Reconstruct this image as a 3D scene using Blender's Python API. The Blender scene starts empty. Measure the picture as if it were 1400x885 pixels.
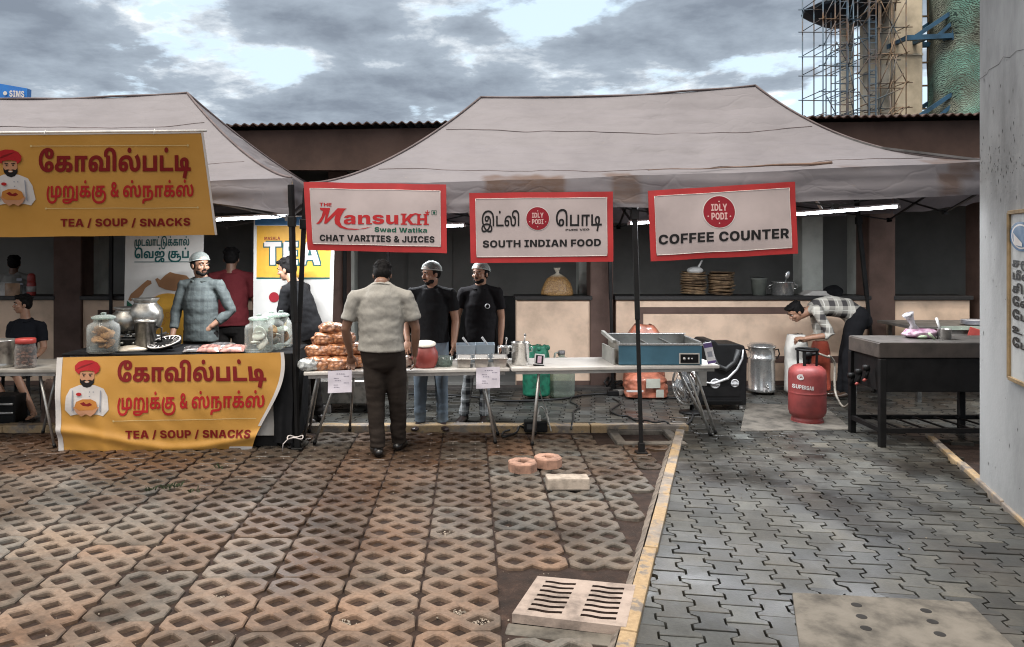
import bpy, bmesh, math, random
from mathutils import Vector, Matrix, noise
random.seed(7)
R = math.radians
sc = bpy.context.scene
col = sc.collection

# ------------------------------------------------------------------ camera
FPX, CX, CY, CAMH = 1050.0, 642.0, 338.0, 1.82       # photograph pixels (1400 x 885)
cd = bpy.data.cameras.new('camera')
cd.sensor_width = 36; cd.sensor_fit = 'HORIZONTAL'
cd.lens = FPX / 1400 * 36
cd.shift_x = (700 - CX) / 1400
cd.shift_y = -(442.5 - CY) / 1400
cd.clip_start = 0.05; cd.clip_end = 2000
cam = bpy.data.objects.new('camera', cd); col.objects.link(cam)
cam.location = (0, 0, CAMH); cam.rotation_euler = (R(90), 0, 0)
sc.camera = cam

# ------------------------------------------------------------------ render settings, exposure
sc.render.engine = 'CYCLES'
cy = sc.cycles
cy.use_denoising = True; cy.filter_width = 1.1
try: cy.denoiser = 'OPENIMAGEDENOISE'
except Exception: pass
cy.max_bounces = 7; cy.diffuse_bounces = 4; cy.glossy_bounces = 3; cy.transmission_bounces = 6; cy.transparent_max_bounces = 8
cy.sample_clamp_indirect = 6
cy.caustics_reflective = False; cy.caustics_refractive = False
vs = sc.view_settings
vs.view_transform = 'Standard'; vs.look = 'None'; vs.gamma = 1; vs.use_curve_mapping = False
vs.exposure = 0.52

# ------------------------------------------------------------------ world: evening sky with broken cloud
SUN_EL, SUN_AZ = 70.0, 205.0       # soft light through cloud, from behind the camera
w = bpy.data.worlds.new('World'); sc.world = w; w.use_nodes = True
nt = w.node_tree; N = nt.nodes; L = nt.links; N.clear()
def wn(t, **k):
    n = N.new(t)
    for a, b in k.items(): setattr(n, a, b)
    return n
def wmath(op, a, b=None):
    n = wn('ShaderNodeMath', operation=op)
    for i, v in enumerate((a, b)):
        if v is None: continue
        if isinstance(v, (int, float)): n.inputs[i].default_value = v
        else: L.new(v, n.inputs[i])
    return n.outputs[0]
out = wn('ShaderNodeOutputWorld'); bg = wn('ShaderNodeBackground')
sky = wn('ShaderNodeTexSky'); sky.sky_type = 'NISHITA'; sky.sun_disc = False
sky.sun_elevation = R(SUN_EL); sky.sun_rotation = R(SUN_AZ); sky.air_density = 1.0; sky.dust_density = 2.0
skys = wn('ShaderNodeVectorMath', operation='SCALE'); L.new(sky.outputs[0], skys.inputs[0]); skys.inputs['Scale'].default_value = 0.10
tc = wn('ShaderNodeTexCoord'); sp = wn('ShaderNodeSeparateXYZ'); L.new(tc.outputs['Generated'], sp.inputs[0])
zz = wmath('ADD', wmath('MAXIMUM', sp.outputs[2], 0.0), 0.16)
cb = wn('ShaderNodeCombineXYZ')
L.new(wmath('DIVIDE', sp.outputs[0], zz), cb.inputs[0]); L.new(wmath('DIVIDE', sp.outputs[1], zz), cb.inputs[1]); cb.inputs[2].default_value = 3.7
def wnoise(scale, detail, rough, off, dist=0.0):
    m = wn('ShaderNodeMapping'); L.new(cb.outputs[0], m.inputs[0]); m.inputs['Location'].default_value = off
    n = wn('ShaderNodeTexNoise'); L.new(m.outputs[0], n.inputs['Vector'])
    n.inputs['Scale'].default_value = scale; n.inputs['Detail'].default_value = detail; n.inputs['Roughness'].default_value = rough
    n.inputs['Distortion'].default_value = dist
    return n.outputs['Fac']
def wramp(fac, stops):
    r = wn('ShaderNodeValToRGB'); L.new(fac, r.inputs[0]); e = r.color_ramp.elements
    while len(e) < len(stops): e.new(0.5)
    for k, (p, c) in zip(e, stops): k.position = p; k.color = (*c, 1) if len(c) == 3 else c
    return r.outputs[0]
cl = wnoise(1.75, 10, 0.58, (1.9, 0.35, 0), 0.15)
shade = wnoise(2.2, 9, 0.62, (1.9, 0.55, 0.3), 0.15)
mask = wramp(cl, [(0.415, (0, 0, 0)), (0.465, (1, 1, 1))])
dark = wramp(wmath('ADD', wmath('MULTIPLY', cl, 0.6), wmath('MULTIPLY', shade, 0.4)),
             [(0.41, (0.88, 0.90, 0.92)), (0.445, (0.52, 0.57, 0.62)), (0.485, (0.305, 0.355, 0.415)), (0.60, (0.18, 0.212, 0.26))])
# open sky between the clouds: pale milky blue
gap = wn('ShaderNodeMix', data_type='RGBA'); gap.inputs[0].default_value = 0.72
L.new(skys.outputs[0], gap.inputs[6]); gap.inputs[7].default_value = (0.68, 0.83, 0.94, 1)
mx = wn('ShaderNodeMix', data_type='RGBA'); L.new(mask, mx.inputs[0]); L.new(gap.outputs[2], mx.inputs[6]); L.new(dark, mx.inputs[7])
# broad glow of the low sun through the cloud, behind the viewer
sd = Vector((math.sin(R(SUN_AZ)) * math.cos(R(SUN_EL)), math.cos(R(SUN_AZ)) * math.cos(R(SUN_EL)), math.sin(R(SUN_EL))))
dt = wn('ShaderNodeVectorMath', operation='DOT_PRODUCT'); L.new(tc.outputs['Generated'], dt.inputs[0]); dt.inputs[1].default_value = sd
gl = wmath('MULTIPLY', wmath('POWER', wmath('MAXIMUM', dt.outputs['Value'], 0.0), 5.0), 3.6)
ad = wn('ShaderNodeMix', data_type='RGBA'); ad.blend_type = 'ADD'; ad.inputs[0].default_value = 1.0
gc_ = wn('ShaderNodeCombineColor'); L.new(gl, gc_.inputs[0]); L.new(wmath('MULTIPLY', gl, .90), gc_.inputs[1]); L.new(wmath('MULTIPLY', gl, .78), gc_.inputs[2])
L.new(mx.outputs[2], ad.inputs[6]); L.new(gc_.outputs[0], ad.inputs[7])
L.new(ad.outputs[2], bg.inputs[0]); bg.inputs[1].default_value = 1.0
L.new(bg.outputs[0], out.inputs[0])

# ------------------------------------------------------------------ sun behind thin cloud
sl = bpy.data.lights.new('sun', 'SUN'); sl.energy = 1.5; sl.angle = R(16); sl.color = (1.0, 0.93, 0.84)
so = bpy.data.objects.new('sun', sl); col.objects.link(so)
so.rotation_euler = (R(90 - SUN_EL), 0, R(180 - SUN_AZ))
so.location = (0, -10, 20)

# ------------------------------------------------------------------ helpers
def P(px, py, Y):
    """point at depth Y that the photograph shows at pixel px, py"""
    return Vector(((px - CX) / FPX * Y, Y, CAMH - (py - CY) / FPX * Y))
def XA(px, Y): return (px - CX) / FPX * Y
def ZA(py, Y): return CAMH - (py - CY) / FPX * Y
def GP(px, py, z=0.0):
    Y = FPX * (CAMH - z) / (py - CY)
    return Vector(((px - CX) / FPX * Y, Y, z))
def lerp(a, b, t): return a + (b - a) * t

def wloc(o):
    v = Vector((0, 0, 0))
    while o is not None: v += o.location; o = o.parent
    return v
def tag(o, label=None, cat=None, group=None, kind=None):
    if label: o['label'] = label
    if cat: o['category'] = cat
    if group: o['group'] = group
    if kind: o['kind'] = kind
    return o
def thing(name, label, cat, loc, group=None):
    o = bpy.data.objects.new(name, None); col.objects.link(o)
    o.location = loc; o.empty_display_size = 0.1
    return tag(o, label, cat, group)
def finish_mesh(name, me, mats, parent, smooth=None):
    if not isinstance(mats, (list, tuple)): mats = [mats]
    for m in mats: me.materials.append(m)
    o = bpy.data.objects.new(name, me); col.objects.link(o)
    if parent is not None:
        off = wloc(parent); o.parent = parent
    else:
        vs_ = me.vertices
        if len(vs_):
            xs = [v.co.x for v in vs_]; ys = [v.co.y for v in vs_]; zs = [v.co.z for v in vs_]
            off = Vector(((min(xs) + max(xs)) / 2, (min(ys) + max(ys)) / 2, min(zs)))
        else: off = Vector((0, 0, 0))
        o.location = off
    me.transform(Matrix.Translation(-off))
    return o
def copy_tree(o, parent=None):
    c = o.copy(); col.objects.link(c)
    if parent is not None: c.parent = parent
    for ch in list(o.children): copy_tree(ch, c)
    return c

class MB:
    """collects shapes in world coordinates; build() links them as one mesh object"""
    def __init__(s): s.v = []; s.f = []; s.m = []; s.sm = []; s.vc = []
    def add(s, vs_, fs, mi=0, smooth=False, c=None):
        b = len(s.v); s.v += [tuple(p) for p in vs_]
        for f in fs: s.f.append(tuple(b + i for i in f)); s.m.append(mi); s.sm.append(smooth)
        if c is not None or s.vc:
            while len(s.vc) < b: s.vc.append((0, 0, 0, 1))
            s.vc += [c or (0, 0, 0, 1)] * len(vs_)
        return s
    def box(s, c, d, rz=0.0, mi=0, M=None, col_=None):
        x, y, z = d[0] / 2, d[1] / 2, d[2] / 2
        T = Matrix.Translation(c) @ Matrix.Rotation(rz, 4, 'Z') if M is None else Matrix.Translation(c) @ M.to_4x4()
        p = [T @ Vector((a * x, b * y, e * z)) for a, b, e in ((-1,-1,-1),(1,-1,-1),(1,1,-1),(-1,1,-1),(-1,-1,1),(1,-1,1),(1,1,1),(-1,1,1))]
        return s.add(p, [(0,3,2,1),(4,5,6,7),(0,1,5,4),(1,2,6,5),(2,3,7,6),(3,0,4,7)], mi, False, col_)
    def b2(s, lo, hi, mi=0):
        return s.box([(a + b) / 2 for a, b in zip(lo, hi)], [abs(b - a) for a, b in zip(lo, hi)], 0, mi)
    def bar(s, a, b, t, t2=None, mi=0):
        a = Vector(a); b = Vector(b); d = b - a; q = d.to_track_quat('Z', 'Y').to_matrix()
        return s.box((a + b) / 2, (t, t2 or t, d.length), 0, mi, q)
    def tube(s, pts, r, n=10, mi=0, cap=True, rounded=False, right=None, smooth=True):
        pts = [Vector(p) for p in pts]; k = len(pts)
        rs = r if isinstance(r, (list, tuple)) else [r] * k
        rs = [(q, q) if isinstance(q, (int, float)) else q for q in rs]
        tn = []
        for i in range(k):
            a = pts[max(i - 1, 0)]; b = pts[min(i + 1, k - 1)]
            tn.append((b - a).normalized() if (b - a).length > 1e-9 else Vector((0, 0, 1)))
        ref = Vector(right).normalized() if right is not None else (Vector((1, 0, 0)) if abs(tn[0].x) < 0.9 else Vector((0, 1, 0)))
        rings = []
        for i in range(k):
            x = ref - tn[i] * ref.dot(tn[i])
            if x.length < 1e-4: x = tn[i].orthogonal()
            x.normalize(); y = tn[i].cross(x).normalized()
            if right is None: ref = x
            rings.append((pts[i], x, y, rs[i][0], rs[i][1], tn[i]))
        if rounded:
            def caps(ring, sgn):
                p, x, y, a, b, t = ring; o = []
                for q in (0.5, 0.8, 0.97):
                    o.append((p + t * sgn * q * min(a, b), x, y, a * math.sqrt(1 - q * q), b * math.sqrt(1 - q * q), t))
                return o
            rings = caps(rings[0], -1)[::-1] + rings + caps(rings[-1], 1)
        V = []; F = []
        for p, x, y, a, b, t in rings:
            for j in range(n):
                an = 2 * math.pi * j / n; V.append(p + x * (a * math.cos(an)) + y * (b * math.sin(an)))
        for i in range(len(rings) - 1):
            for j in range(n):
                j2 = (j + 1) % n; F.append((i * n + j, i * n + j2, (i + 1) * n + j2, (i + 1) * n + j))
        if cap:
            F.append(tuple(range(n))[::-1]); F.append(tuple((len(rings) - 1) * n + j for j in range(n)))
        return s.add(V, F, mi, smooth)
    def lathe(s, prof, c=(0, 0, 0), n=24, mi=0, smooth=True, M=None, sx=1.0, sy=1.0):
        V = []; F = []; c = Vector(c)
        for r, z in prof:
            for j in range(n):
                a = 2 * math.pi * j / n; q = Vector((r * sx * math.cos(a), r * sy * math.sin(a), z))
                if M is not None: q = M @ q
                V.append(c + q)
        for i in range(len(prof) - 1):
            for j in range(n):
                j2 = (j + 1) % n; F.append((i * n + j, i * n + j2, (i + 1) * n + j2, (i + 1) * n + j))
        if prof[0][0] > 1e-5: F.append(tuple(range(n))[::-1])
        if prof[-1][0] > 1e-5: F.append(tuple((len(prof) - 1) * n + j for j in range(n)))
        return s.add(V, F, mi, smooth)
    def ell(s, c, r, M=None, n=16, mi=0, k=10):
        prof = [(math.sin(math.pi * i / k), -math.cos(math.pi * i / k)) for i in range(k + 1)]
        prof[0] = (1e-4, -1); prof[-1] = (1e-4, 1)
        V = []; F = []; c = Vector(c); r = Vector(r)
        for q, z in prof:
            for j in range(n):
                a = 2 * math.pi * j / n; p = Vector((q * math.cos(a) * r.x, q * math.sin(a) * r.y, z * r.z))
                V.append(c + (M @ p if M is not None else p))
        for i in range(k):
            for j in range(n):
                j2 = (j + 1) % n; F.append((i * n + j, i * n + j2, (i + 1) * n + j2, (i + 1) * n + j))
        return s.add(V, F, mi, True)
    def prism(s, poly, z0, z1, mi=0, smooth=False):
        n = len(poly)
        V = [(x, y, z0) for x, y in poly] + [(x, y, z1) for x, y in poly]
        F = [tuple(range(n))[::-1], tuple(range(n, 2 * n))] + [(i, (i + 1) % n, n + (i + 1) % n, n + i) for i in range(n)]
        return s.add(V, F, mi, smooth)
    def grid(s, fn, nu, nv, mi=0, smooth=True):
        V = [fn(i / nu, j / nv) for j in range(nv + 1) for i in range(nu + 1)]
        F = [(j * (nu + 1) + i, j * (nu + 1) + i + 1, (j + 1) * (nu + 1) + i + 1, (j + 1) * (nu + 1) + i) for j in range(nv) for i in range(nu)]
        return s.add(V, F, mi, smooth)
    def mesh(s, name, bevel=0.0, weld=False, seg=1):
        me = bpy.data.meshes.new(name)
        me.from_pydata(s.v, [], s.f)
        me.polygons.foreach_set('material_index', s.m); me.polygons.foreach_set('use_smooth', s.sm)
        if s.vc:
            while len(s.vc) < len(s.v): s.vc.append((0, 0, 0, 1))
            at = me.color_attributes.new('tint', 'FLOAT_COLOR', 'POINT')
            at.data.foreach_set('color', [x for c in s.vc for x in c])
        if bevel or weld:
            bm = bmesh.new(); bm.from_mesh(me)
            if weld: bmesh.ops.remove_doubles(bm, verts=bm.verts, dist=1e-4)
            if bevel:
                es = [e for e in bm.edges if len(e.link_faces) == 2 and e.calc_face_angle(0) > 0.6]
                bmesh.ops.bevel(bm, geom=es, offset=bevel, segments=seg, profile=0.6, affect='EDGES', clamp_overlap=True)
            bm.to_mesh(me); bm.free()
        me.update()
        return me
    def build(s, name, mats, parent=None, bevel=0.0, weld=False, seg=1):
        return finish_mesh(name, s.mesh(name, bevel, weld, seg), mats, parent)

def evaluated_mesh(o):
    """the object's mesh with its modifiers, worked out in a scene of its own (much faster than in the full one)"""
    ts = bpy.data.scenes.new('workshop'); ts.collection.objects.link(o)
    vl = ts.view_layers[0]; vl.update(); dg = vl.depsgraph
    me = bpy.data.meshes.new_from_object(o.evaluated_get(dg), depsgraph=dg)
    d = o.data; bpy.data.objects.remove(o); bpy.data.scenes.remove(ts)
    return me
def blob(mb, name, mats, parent, voxel=0.006, smooth=4, fac=0.5):
    """one continuous surface round all the closed shapes collected in mb"""
    me = mb.mesh('tmp'); o = bpy.data.objects.new('tmp', me)
    m = o.modifiers.new('r', 'REMESH'); m.mode = 'VOXEL'; m.voxel_size = voxel; m.use_smooth_shade = True
    if smooth:
        q = o.modifiers.new('s', 'SMOOTH'); q.iterations = smooth; q.factor = fac
    me2 = evaluated_mesh(o); bpy.data.meshes.remove(me)
    me2.name = name; me2.materials.clear()
    return finish_mesh(name, me2, mats, parent)

# ------------------------------------------------------------------ materials
def srgb(r, g, b):
    f = lambda c: c / 12.92 if c <= 0.04045 else ((c + 0.055) / 1.055) ** 2.4
    return (f(r / 255), f(g / 255), f(b / 255))
def nmat(name):
    m = bpy.data.materials.new(name); m.use_nodes = True
    t = m.node_tree; b = t.nodes['Principled BSDF']
    return m, t, b
def _n(t, typ, **k):
    n = t.nodes.new(typ)
    for a, b in k.items(): setattr(n, a, b)
    return n
def tex(t, scale, detail=5, rough=0.55, coord='Object', stretch=None, off=None):
    c = _n(t, 'ShaderNodeTexCoord'); mp = _n(t, 'ShaderNodeMapping')
    t.links.new(c.outputs[coord], mp.inputs[0])
    if stretch: mp.inputs['Scale'].default_value = stretch
    if off: mp.inputs['Location'].default_value = off
    n = _n(t, 'ShaderNodeTexNoise'); t.links.new(mp.outputs[0], n.inputs['Vector'])
    n.inputs['Scale'].default_value = scale; n.inputs['Detail'].default_value = detail; n.inputs['Roughness'].default_value = rough
    return n.outputs['Fac']
def ramp(t, fac, stops):
    r = _n(t, 'ShaderNodeValToRGB'); t.links.new(fac, r.inputs[0]); e = r.color_ramp.elements
    while len(e) < len(stops): e.new(0.5)
    for k, (p, c) in zip(e, stops): k.position = p; k.color = (*c, 1)
    return r.outputs[0]
def mixc(t, fac, a, b, mode='MIX'):
    m = _n(t, 'ShaderNodeMix', data_type='RGBA'); m.blend_type = mode
    for i, v in ((0, fac), (6, a), (7, b)):
        if hasattr(v, 'is_output'): t.links.new(v, m.inputs[i])
        elif i == 0: m.inputs[0].default_value = v
        else: m.inputs[i].default_value = (*v, 1)
    return m.outputs[2]
def bump(t, b, h, strength, dist=0.01):
    n = _n(t, 'ShaderNodeBump'); n.inputs['Strength'].default_value = strength; n.inputs['Distance'].default_value = dist
    t.links.new(h, n.inputs['Height']); t.links.new(n.outputs[0], b.inputs['Normal'])
MATS = {}
def pm(name, c, rough=0.6, metal=0.0, var=0.18, scale=6.0, bmp=0.15, bscale=50.0, bdist=0.006, c2=None, spec=0.5, coat=0.0, stretch=None, sheen=0.0):
    """plain surface with uneven colour and gloss"""
    if name in MATS: return MATS[name]
    m, t, b = nmat(name)
    f = tex(t, scale, 6, 0.6, stretch=stretch)
    lo = c2 or tuple(x * (1 - 2 * var) for x in c); hi = tuple(min(1, x * (1 + var * 0.6)) for x in c)
    cc = ramp(t, f, [(0.33, lo), (0.55, c), (0.75, hi)])
    t.links.new(cc, b.inputs['Base Color'])
    r1 = _n(t, 'ShaderNodeMapRange'); t.links.new(f, r1.inputs[0]); r1.inputs[1].default_value = 0.3; r1.inputs[2].default_value = 0.7
    r1.inputs[3].default_value = min(1, rough * 1.15); r1.inputs[4].default_value = rough * 0.85
    t.links.new(r1.outputs[0], b.inputs['Roughness'])
    b.inputs['Metallic'].default_value = metal; b.inputs['Specular IOR Level'].default_value = spec
    b.inputs['Coat Weight'].default_value = coat; b.inputs['Sheen Weight'].default_value = sheen
    if bmp: bump(t, b, tex(t, bscale, 4), bmp, bdist)
    MATS[name] = m
    return m
def flat(name, c, rough=0.5, spec=0.3):
    """printed ink: even colour, faint unevenness"""
    return pm(name, c, rough, 0, 0.05, 9, 0, spec=spec)
def emis(name, c, s):
    m, t, b = nmat(name); b.inputs['Base Color'].default_value = (0.9, 0.9, 0.9, 1)
    b.inputs['Emission Color'].default_value = (*c, 1); b.inputs['Emission Strength'].default_value = s
    return m
def glass(name, c=(0.93, 0.97, 0.95), rough=0.03, trans=0.95):
    """thin clear glass or plastic: mostly see-through, glossy towards grazing"""
    m, t, b = nmat(name); b.inputs['Base Color'].default_value = (*[x * .5 for x in c], 1); b.inputs['Roughness'].default_value = rough
    tr = _n(t, 'ShaderNodeBsdfTransparent'); tr.inputs[0].default_value = (*c, 1)
    lw = _n(t, 'ShaderNodeLayerWeight'); lw.inputs[0].default_value = .35
    mr = _n(t, 'ShaderNodeMapRange'); t.links.new(lw.outputs['Facing'], mr.inputs[0]); mr.inputs[3].default_value = 1.02 - trans; mr.inputs[4].default_value = min(1, 1.55 - trans)
    ms = _n(t, 'ShaderNodeMixShader'); t.links.new(mr.outputs[0], ms.inputs[0]); t.links.new(tr.outputs[0], ms.inputs[1]); t.links.new(b.outputs[0], ms.inputs[2])
    t.links.new(ms.outputs[0], t.nodes['Material Output'].inputs[0])
    return m

# outlines of the letters on the signs: advance and contours, as steps of 1/250 em
LATIN_CODES = [38,47,65,67,68,69,70,71,72,73,74,75,76,77,78,79,80,82,83,84,85,86,87,89,97,100,105,107,110,115,116,117,119]
LATIN_GLYPHS = [
[172,[[70,-3,-9,1,-16,3,-8,3,-12,8,-9,10,-4,6,-3,13,-1,7,4,19,12,15,17,13,42,27,7,7,1,10,-3,6,-5,3,-9,1,-8,-4,-4,-6,0,-9,4,-9,12,-16,94,-105,-45,0,-73,79,-16,19,-6,10,-6,16,-1,12,1,12,5,12,8,10,11,8,12,5,15,1,20,-3,15,-10,7,-9,5,-11,1,-11,-1,-9,-5,-15,-11,-13,-47,-35,-6,-6,-3,-8,0,-6,4,-9,8,-5,14,-1,14,4,9,5,8,7,9,14,6,17,2,12,36,0,-1,-8,-1,-15,-6,-20,-6,-12,-8,-11,-10,-8,-23,-13,-18,-6]]],
[101,[[99,190,-59,-217,-38,0,59,217]]],
[194,[[6,0,60,182,61,0,62,-182,-51,0,-30,98,-18,70,11,0,-19,-81,-26,-87],[48,38,0,34,99,0,0,-34]]],
[186,[[96,-2,-23,2,-11,4,-10,4,-18,14,-7,8,-11,21,-6,25,0,15,0,14,6,26,11,21,7,8,9,8,19,10,11,4,23,2,16,-1,14,-3,14,-6,11,-7,10,-10,8,-11,5,-14,3,-15,-45,0,-4,11,-5,7,-10,7,-12,3,-10,-1,-11,-3,-5,-3,-8,-8,-6,-10,-4,-13,-1,-16,1,-17,7,-18,7,-10,4,-3,10,-5,19,0,9,2,7,4,8,10,4,11,45,0,-2,-12,-7,-18,-8,-11,-11,-10,-12,-7,-15,-6]]],
[180,[[81,0,-49,0,0,38,54,1,19,5,9,6,6,10,4,14,2,26,-3,16,-9,16,-15,8,-13,3,-54,0,0,39,62,-1,13,-2,22,-8,18,-13,7,-9,11,-20,3,-12,2,-13,0,-27,-5,-24,-11,-21,-16,-15,-20,-11,-23,-5],[58,182,0,-182,-45,0,0,182]]],
[153,[[13,0,0,182,128,0,0,-37,-83,0,0,-35,76,0,0,-36,-76,0,0,-37,83,0,0,-37]]],
[146,[[13,0,0,182,125,0,0,-37,-80,0,0,-44,72,0,0,-36,-72,0,0,-65]]],
[188,[[98,-2,-13,0,-23,6,-10,5,-18,13,-7,9,-11,21,-4,12,-2,26,0,15,6,25,5,12,14,18,9,7,19,11,22,6,12,0,15,-1,14,-3,13,-6,12,-7,9,-9,8,-11,5,-12,3,-13,-46,0,-4,10,-7,7,-15,5,-12,0,-16,-6,-9,-7,-6,-11,-4,-13,-1,-16,2,-23,6,-12,7,-9,9,-6,12,-3,12,-1,10,2,8,4,6,5,6,11,0,9,9,-1,-44,0,0,33,79,0,0,-36,-2,-11,-4,-10,-10,-17,-6,-8,-17,-11,-19,-7]]],
[187,[[13,0,0,182,45,0,0,-71,71,0,0,71,45,0,0,-182,-45,0,0,74,-71,0,0,-74]]],
[124,[[8,0,0,37,32,0,0,108,-32,0,0,37,108,0,0,-37,-32,0,0,-108,32,0,0,-37]]],
[148,[[71,-2,-27,3,-12,5,-9,7,-7,8,-6,10,-3,12,-1,24,45,0,1,-17,4,-12,6,-4,9,-1,8,1,6,4,4,8,1,10,0,126,44,0,0,-126,0,-13,-4,-12,-5,-10,-7,-8,-9,-7,-11,-5]]],
[186,[[48,35,0,39,7,16,17,27,52,65,54,0,-77,-92,-4,2],[13,0,0,182,45,0,0,-93,0,-89],[127,0,-47,76,28,34,72,-110]]],
[141,[[13,0,0,182,45,0,0,-145,76,0,0,-37]]],
[237,[[13,0,0,182,71,0,22,-70,17,-83,-9,0,6,32,12,55,21,66,71,0,0,-182,-46,0,2,158,2,0,-13,-57,-31,-101,-38,0,-31,96,-15,62,3,0,2,-158]]],
[192,[[13,0,0,182,50,0,56,-92,11,-24,10,-25,-4,0,-4,53,0,88,46,0,0,-182,-49,0,-56,92,-22,46,5,0,2,-25,2,-37,0,-76]]],
[194,[[97,-2,-24,2,-11,4,-19,10,-8,8,-8,8,-11,21,-6,25,0,15,0,14,6,26,11,21,8,8,8,8,19,10,11,4,24,2,12,0,22,-6,10,-4,18,-14,7,-8,11,-21,6,-26,1,-14,-1,-15,-6,-25,-5,-11,-13,-18,-9,-8,-19,-10,-22,-6],[97,37,17,3,13,11,8,17,3,23,-3,23,-8,17,-13,10,-17,4,-17,-4,-13,-10,-9,-17,-2,-23,2,-23,9,-17,13,-11]]],
[163,[[13,0,0,182,86,0,18,-4,15,-8,11,-12,5,-6,3,-8,4,-16,1,-10,-2,-17,-3,-8,-8,-14,-5,-6,-14,-9,-17,-6,-19,-2,-47,0,0,35,38,0,13,2,6,3,6,5,5,13,0,8,-3,11,-10,9,-12,3,-26,1,0,-146]]],
[166,[[13,0,0,182,86,0,18,-4,15,-8,11,-10,5,-6,6,-16,2,-17,-1,-9,-4,-16,-3,-7,-10,-12,-14,-9,-8,-2,-28,-4,-48,0,0,35,48,1,13,5,5,5,2,6,1,7,-1,7,-2,7,-5,5,-13,5,-30,1,0,-146],[113,0,-45,83,49,0,45,-83]]],
[166,[[85,-2,-22,1,-9,3,-18,6,-6,5,-12,13,-4,7,-3,9,-3,19,44,0,1,-7,5,-10,9,-6,8,-2,21,0,8,4,6,6,1,10,-4,7,-15,7,-40,10,-18,9,-14,12,-4,8,-2,9,-1,10,2,16,3,7,9,12,6,6,15,8,26,7,31,-2,24,-9,12,-10,9,-13,4,-15,1,-8,-43,0,-3,8,-5,7,-14,5,-19,-2,-5,-3,-5,-5,-1,-7,0,-4,3,-4,6,-5,9,-4,36,-9,12,-4,14,-8,6,-7,6,-8,4,-14,1,-10,-2,-16,-6,-14,-5,-6,-12,-9,-17,-7,-19,-3]]],
[170,[[8,145,0,37,154,0,0,-37,-54,0,0,-145,-46,0,0,145]]],
[181,[[90,-2,-11,0,-20,4,-17,8,-14,12,-9,15,-3,9,-3,19,0,117,45,0,2,-122,2,-8,8,-9,8,-4,12,-2,10,1,11,5,8,9,3,8,1,122,45,0,0,-117,-2,-19,-4,-9,-9,-15,-14,-12,-17,-8,-10,-2]]],
[194,[[68,0,-62,182,50,0,30,-98,18,-68,-10,0,18,79,26,87,51,0,-61,-182]]],
[267,[[54,0,-48,182,50,0,19,-90,11,-72,-8,0,13,78,19,84,46,0,21,-90,12,-72,-9,0,11,72,20,90,50,0,-49,-182,-51,0,-22,90,-11,70,11,0,-11,-70,-23,-90]]],
[190,[[73,0,0,65,-67,117,53,0,29,-60,12,-30,-8,0,5,14,6,16,29,60,52,0,-66,-117,0,-65]]],
[148,[[52,-2,-13,1,-11,3,-12,9,-6,9,-3,11,2,22,7,11,9,8,17,6,40,6,7,5,0,8,-4,6,-10,4,-8,-1,-9,-3,-4,-4,-3,-6,-40,5,1,6,6,10,7,9,11,7,12,5,16,3,15,0,12,-2,17,-5,13,-8,6,-7,5,-8,2,-10,0,-98,-42,0,-1,19,-7,-9,-8,-7,-12,-4],[66,27,12,3,8,7,4,8,0,16,-28,-7,-6,-2,-5,-4,-2,-6,2,-9,6,-5]]],
[160,[[63,-2,-15,2,-12,6,-12,10,-8,13,-6,18,-2,21,2,22,6,18,9,13,11,10,13,5,13,2,15,-2,11,-6,8,-8,6,-9,0,69,44,0,0,-182,-44,0,0,22,-1,0,-5,-9,-12,-10,-8,-3],[78,33,11,2,7,7,5,12,2,9,-2,20,-5,11,-7,7,-11,3,-10,-3,-5,-4,-6,-10,-3,-14,1,-15,4,-12,4,-6,5,-5]]],
[72,[[14,0,0,136,44,0,0,-136],[36,152,-9,1,-7,5,-5,7,-2,8,2,8,5,7,7,4,9,2,8,-2,8,-4,5,-7,1,-8,-1,-8,-5,-7,-8,-5]]],
[149,[[54,35,0,53,6,0,37,48,51,0,-57,-70,-12,0],[14,0,0,182,44,0,0,-182],[98,0,-34,56,29,32,57,-88]]],
[160,[[58,78,0,-78,-44,0,0,136,42,0,0,-34,-1,0,6,14,9,12,13,8,16,2,13,-2,12,-4,14,-13,5,-11,3,-21,0,-87,-44,0,0,83,-4,9,-5,6,-8,3,-5,1,-11,-3,-8,-9]]],
[144,[[72,-2,-24,2,-20,9,-14,13,-3,6,-3,12,41,6,5,-10,10,-6,18,-1,5,2,3,3,2,5,-1,4,-5,4,-44,10,-15,7,-11,10,-4,13,-1,7,2,13,2,6,7,10,17,10,15,4,18,1,24,-2,18,-8,12,-12,7,-16,-39,-6,-3,6,-5,4,-10,4,-7,0,-9,-3,-4,-3,-1,-5,2,-5,9,-5,40,-8,16,-7,5,-4,8,-10,2,-14,-2,-13,-3,-6,-13,-15,-21,-9]]],
[97,[[89,136,0,-32,-87,0,0,32],[20,169,45,0,0,-129,1,-4,5,-3,16,1,6,-32,-25,-4,-22,2,-14,8,-9,13,-3,17]]],
[160,[[61,-2,-13,2,-12,5,-14,12,-5,12,-3,21,0,86,44,0,1,-83,3,-9,5,-6,8,-3,5,0,6,1,8,3,5,7,2,6,1,84,44,0,0,-136,-42,0,0,34,1,0,-6,-14,-9,-12,-13,-7]]],
[217,[[41,0,-40,136,47,0,21,-111,-4,0,1,9,23,102,39,0,24,-111,-4,0,2,19,18,92,48,0,-40,-136,-46,0,-15,51,-11,50,8,0,-11,-50,-15,-51]]]]
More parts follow.
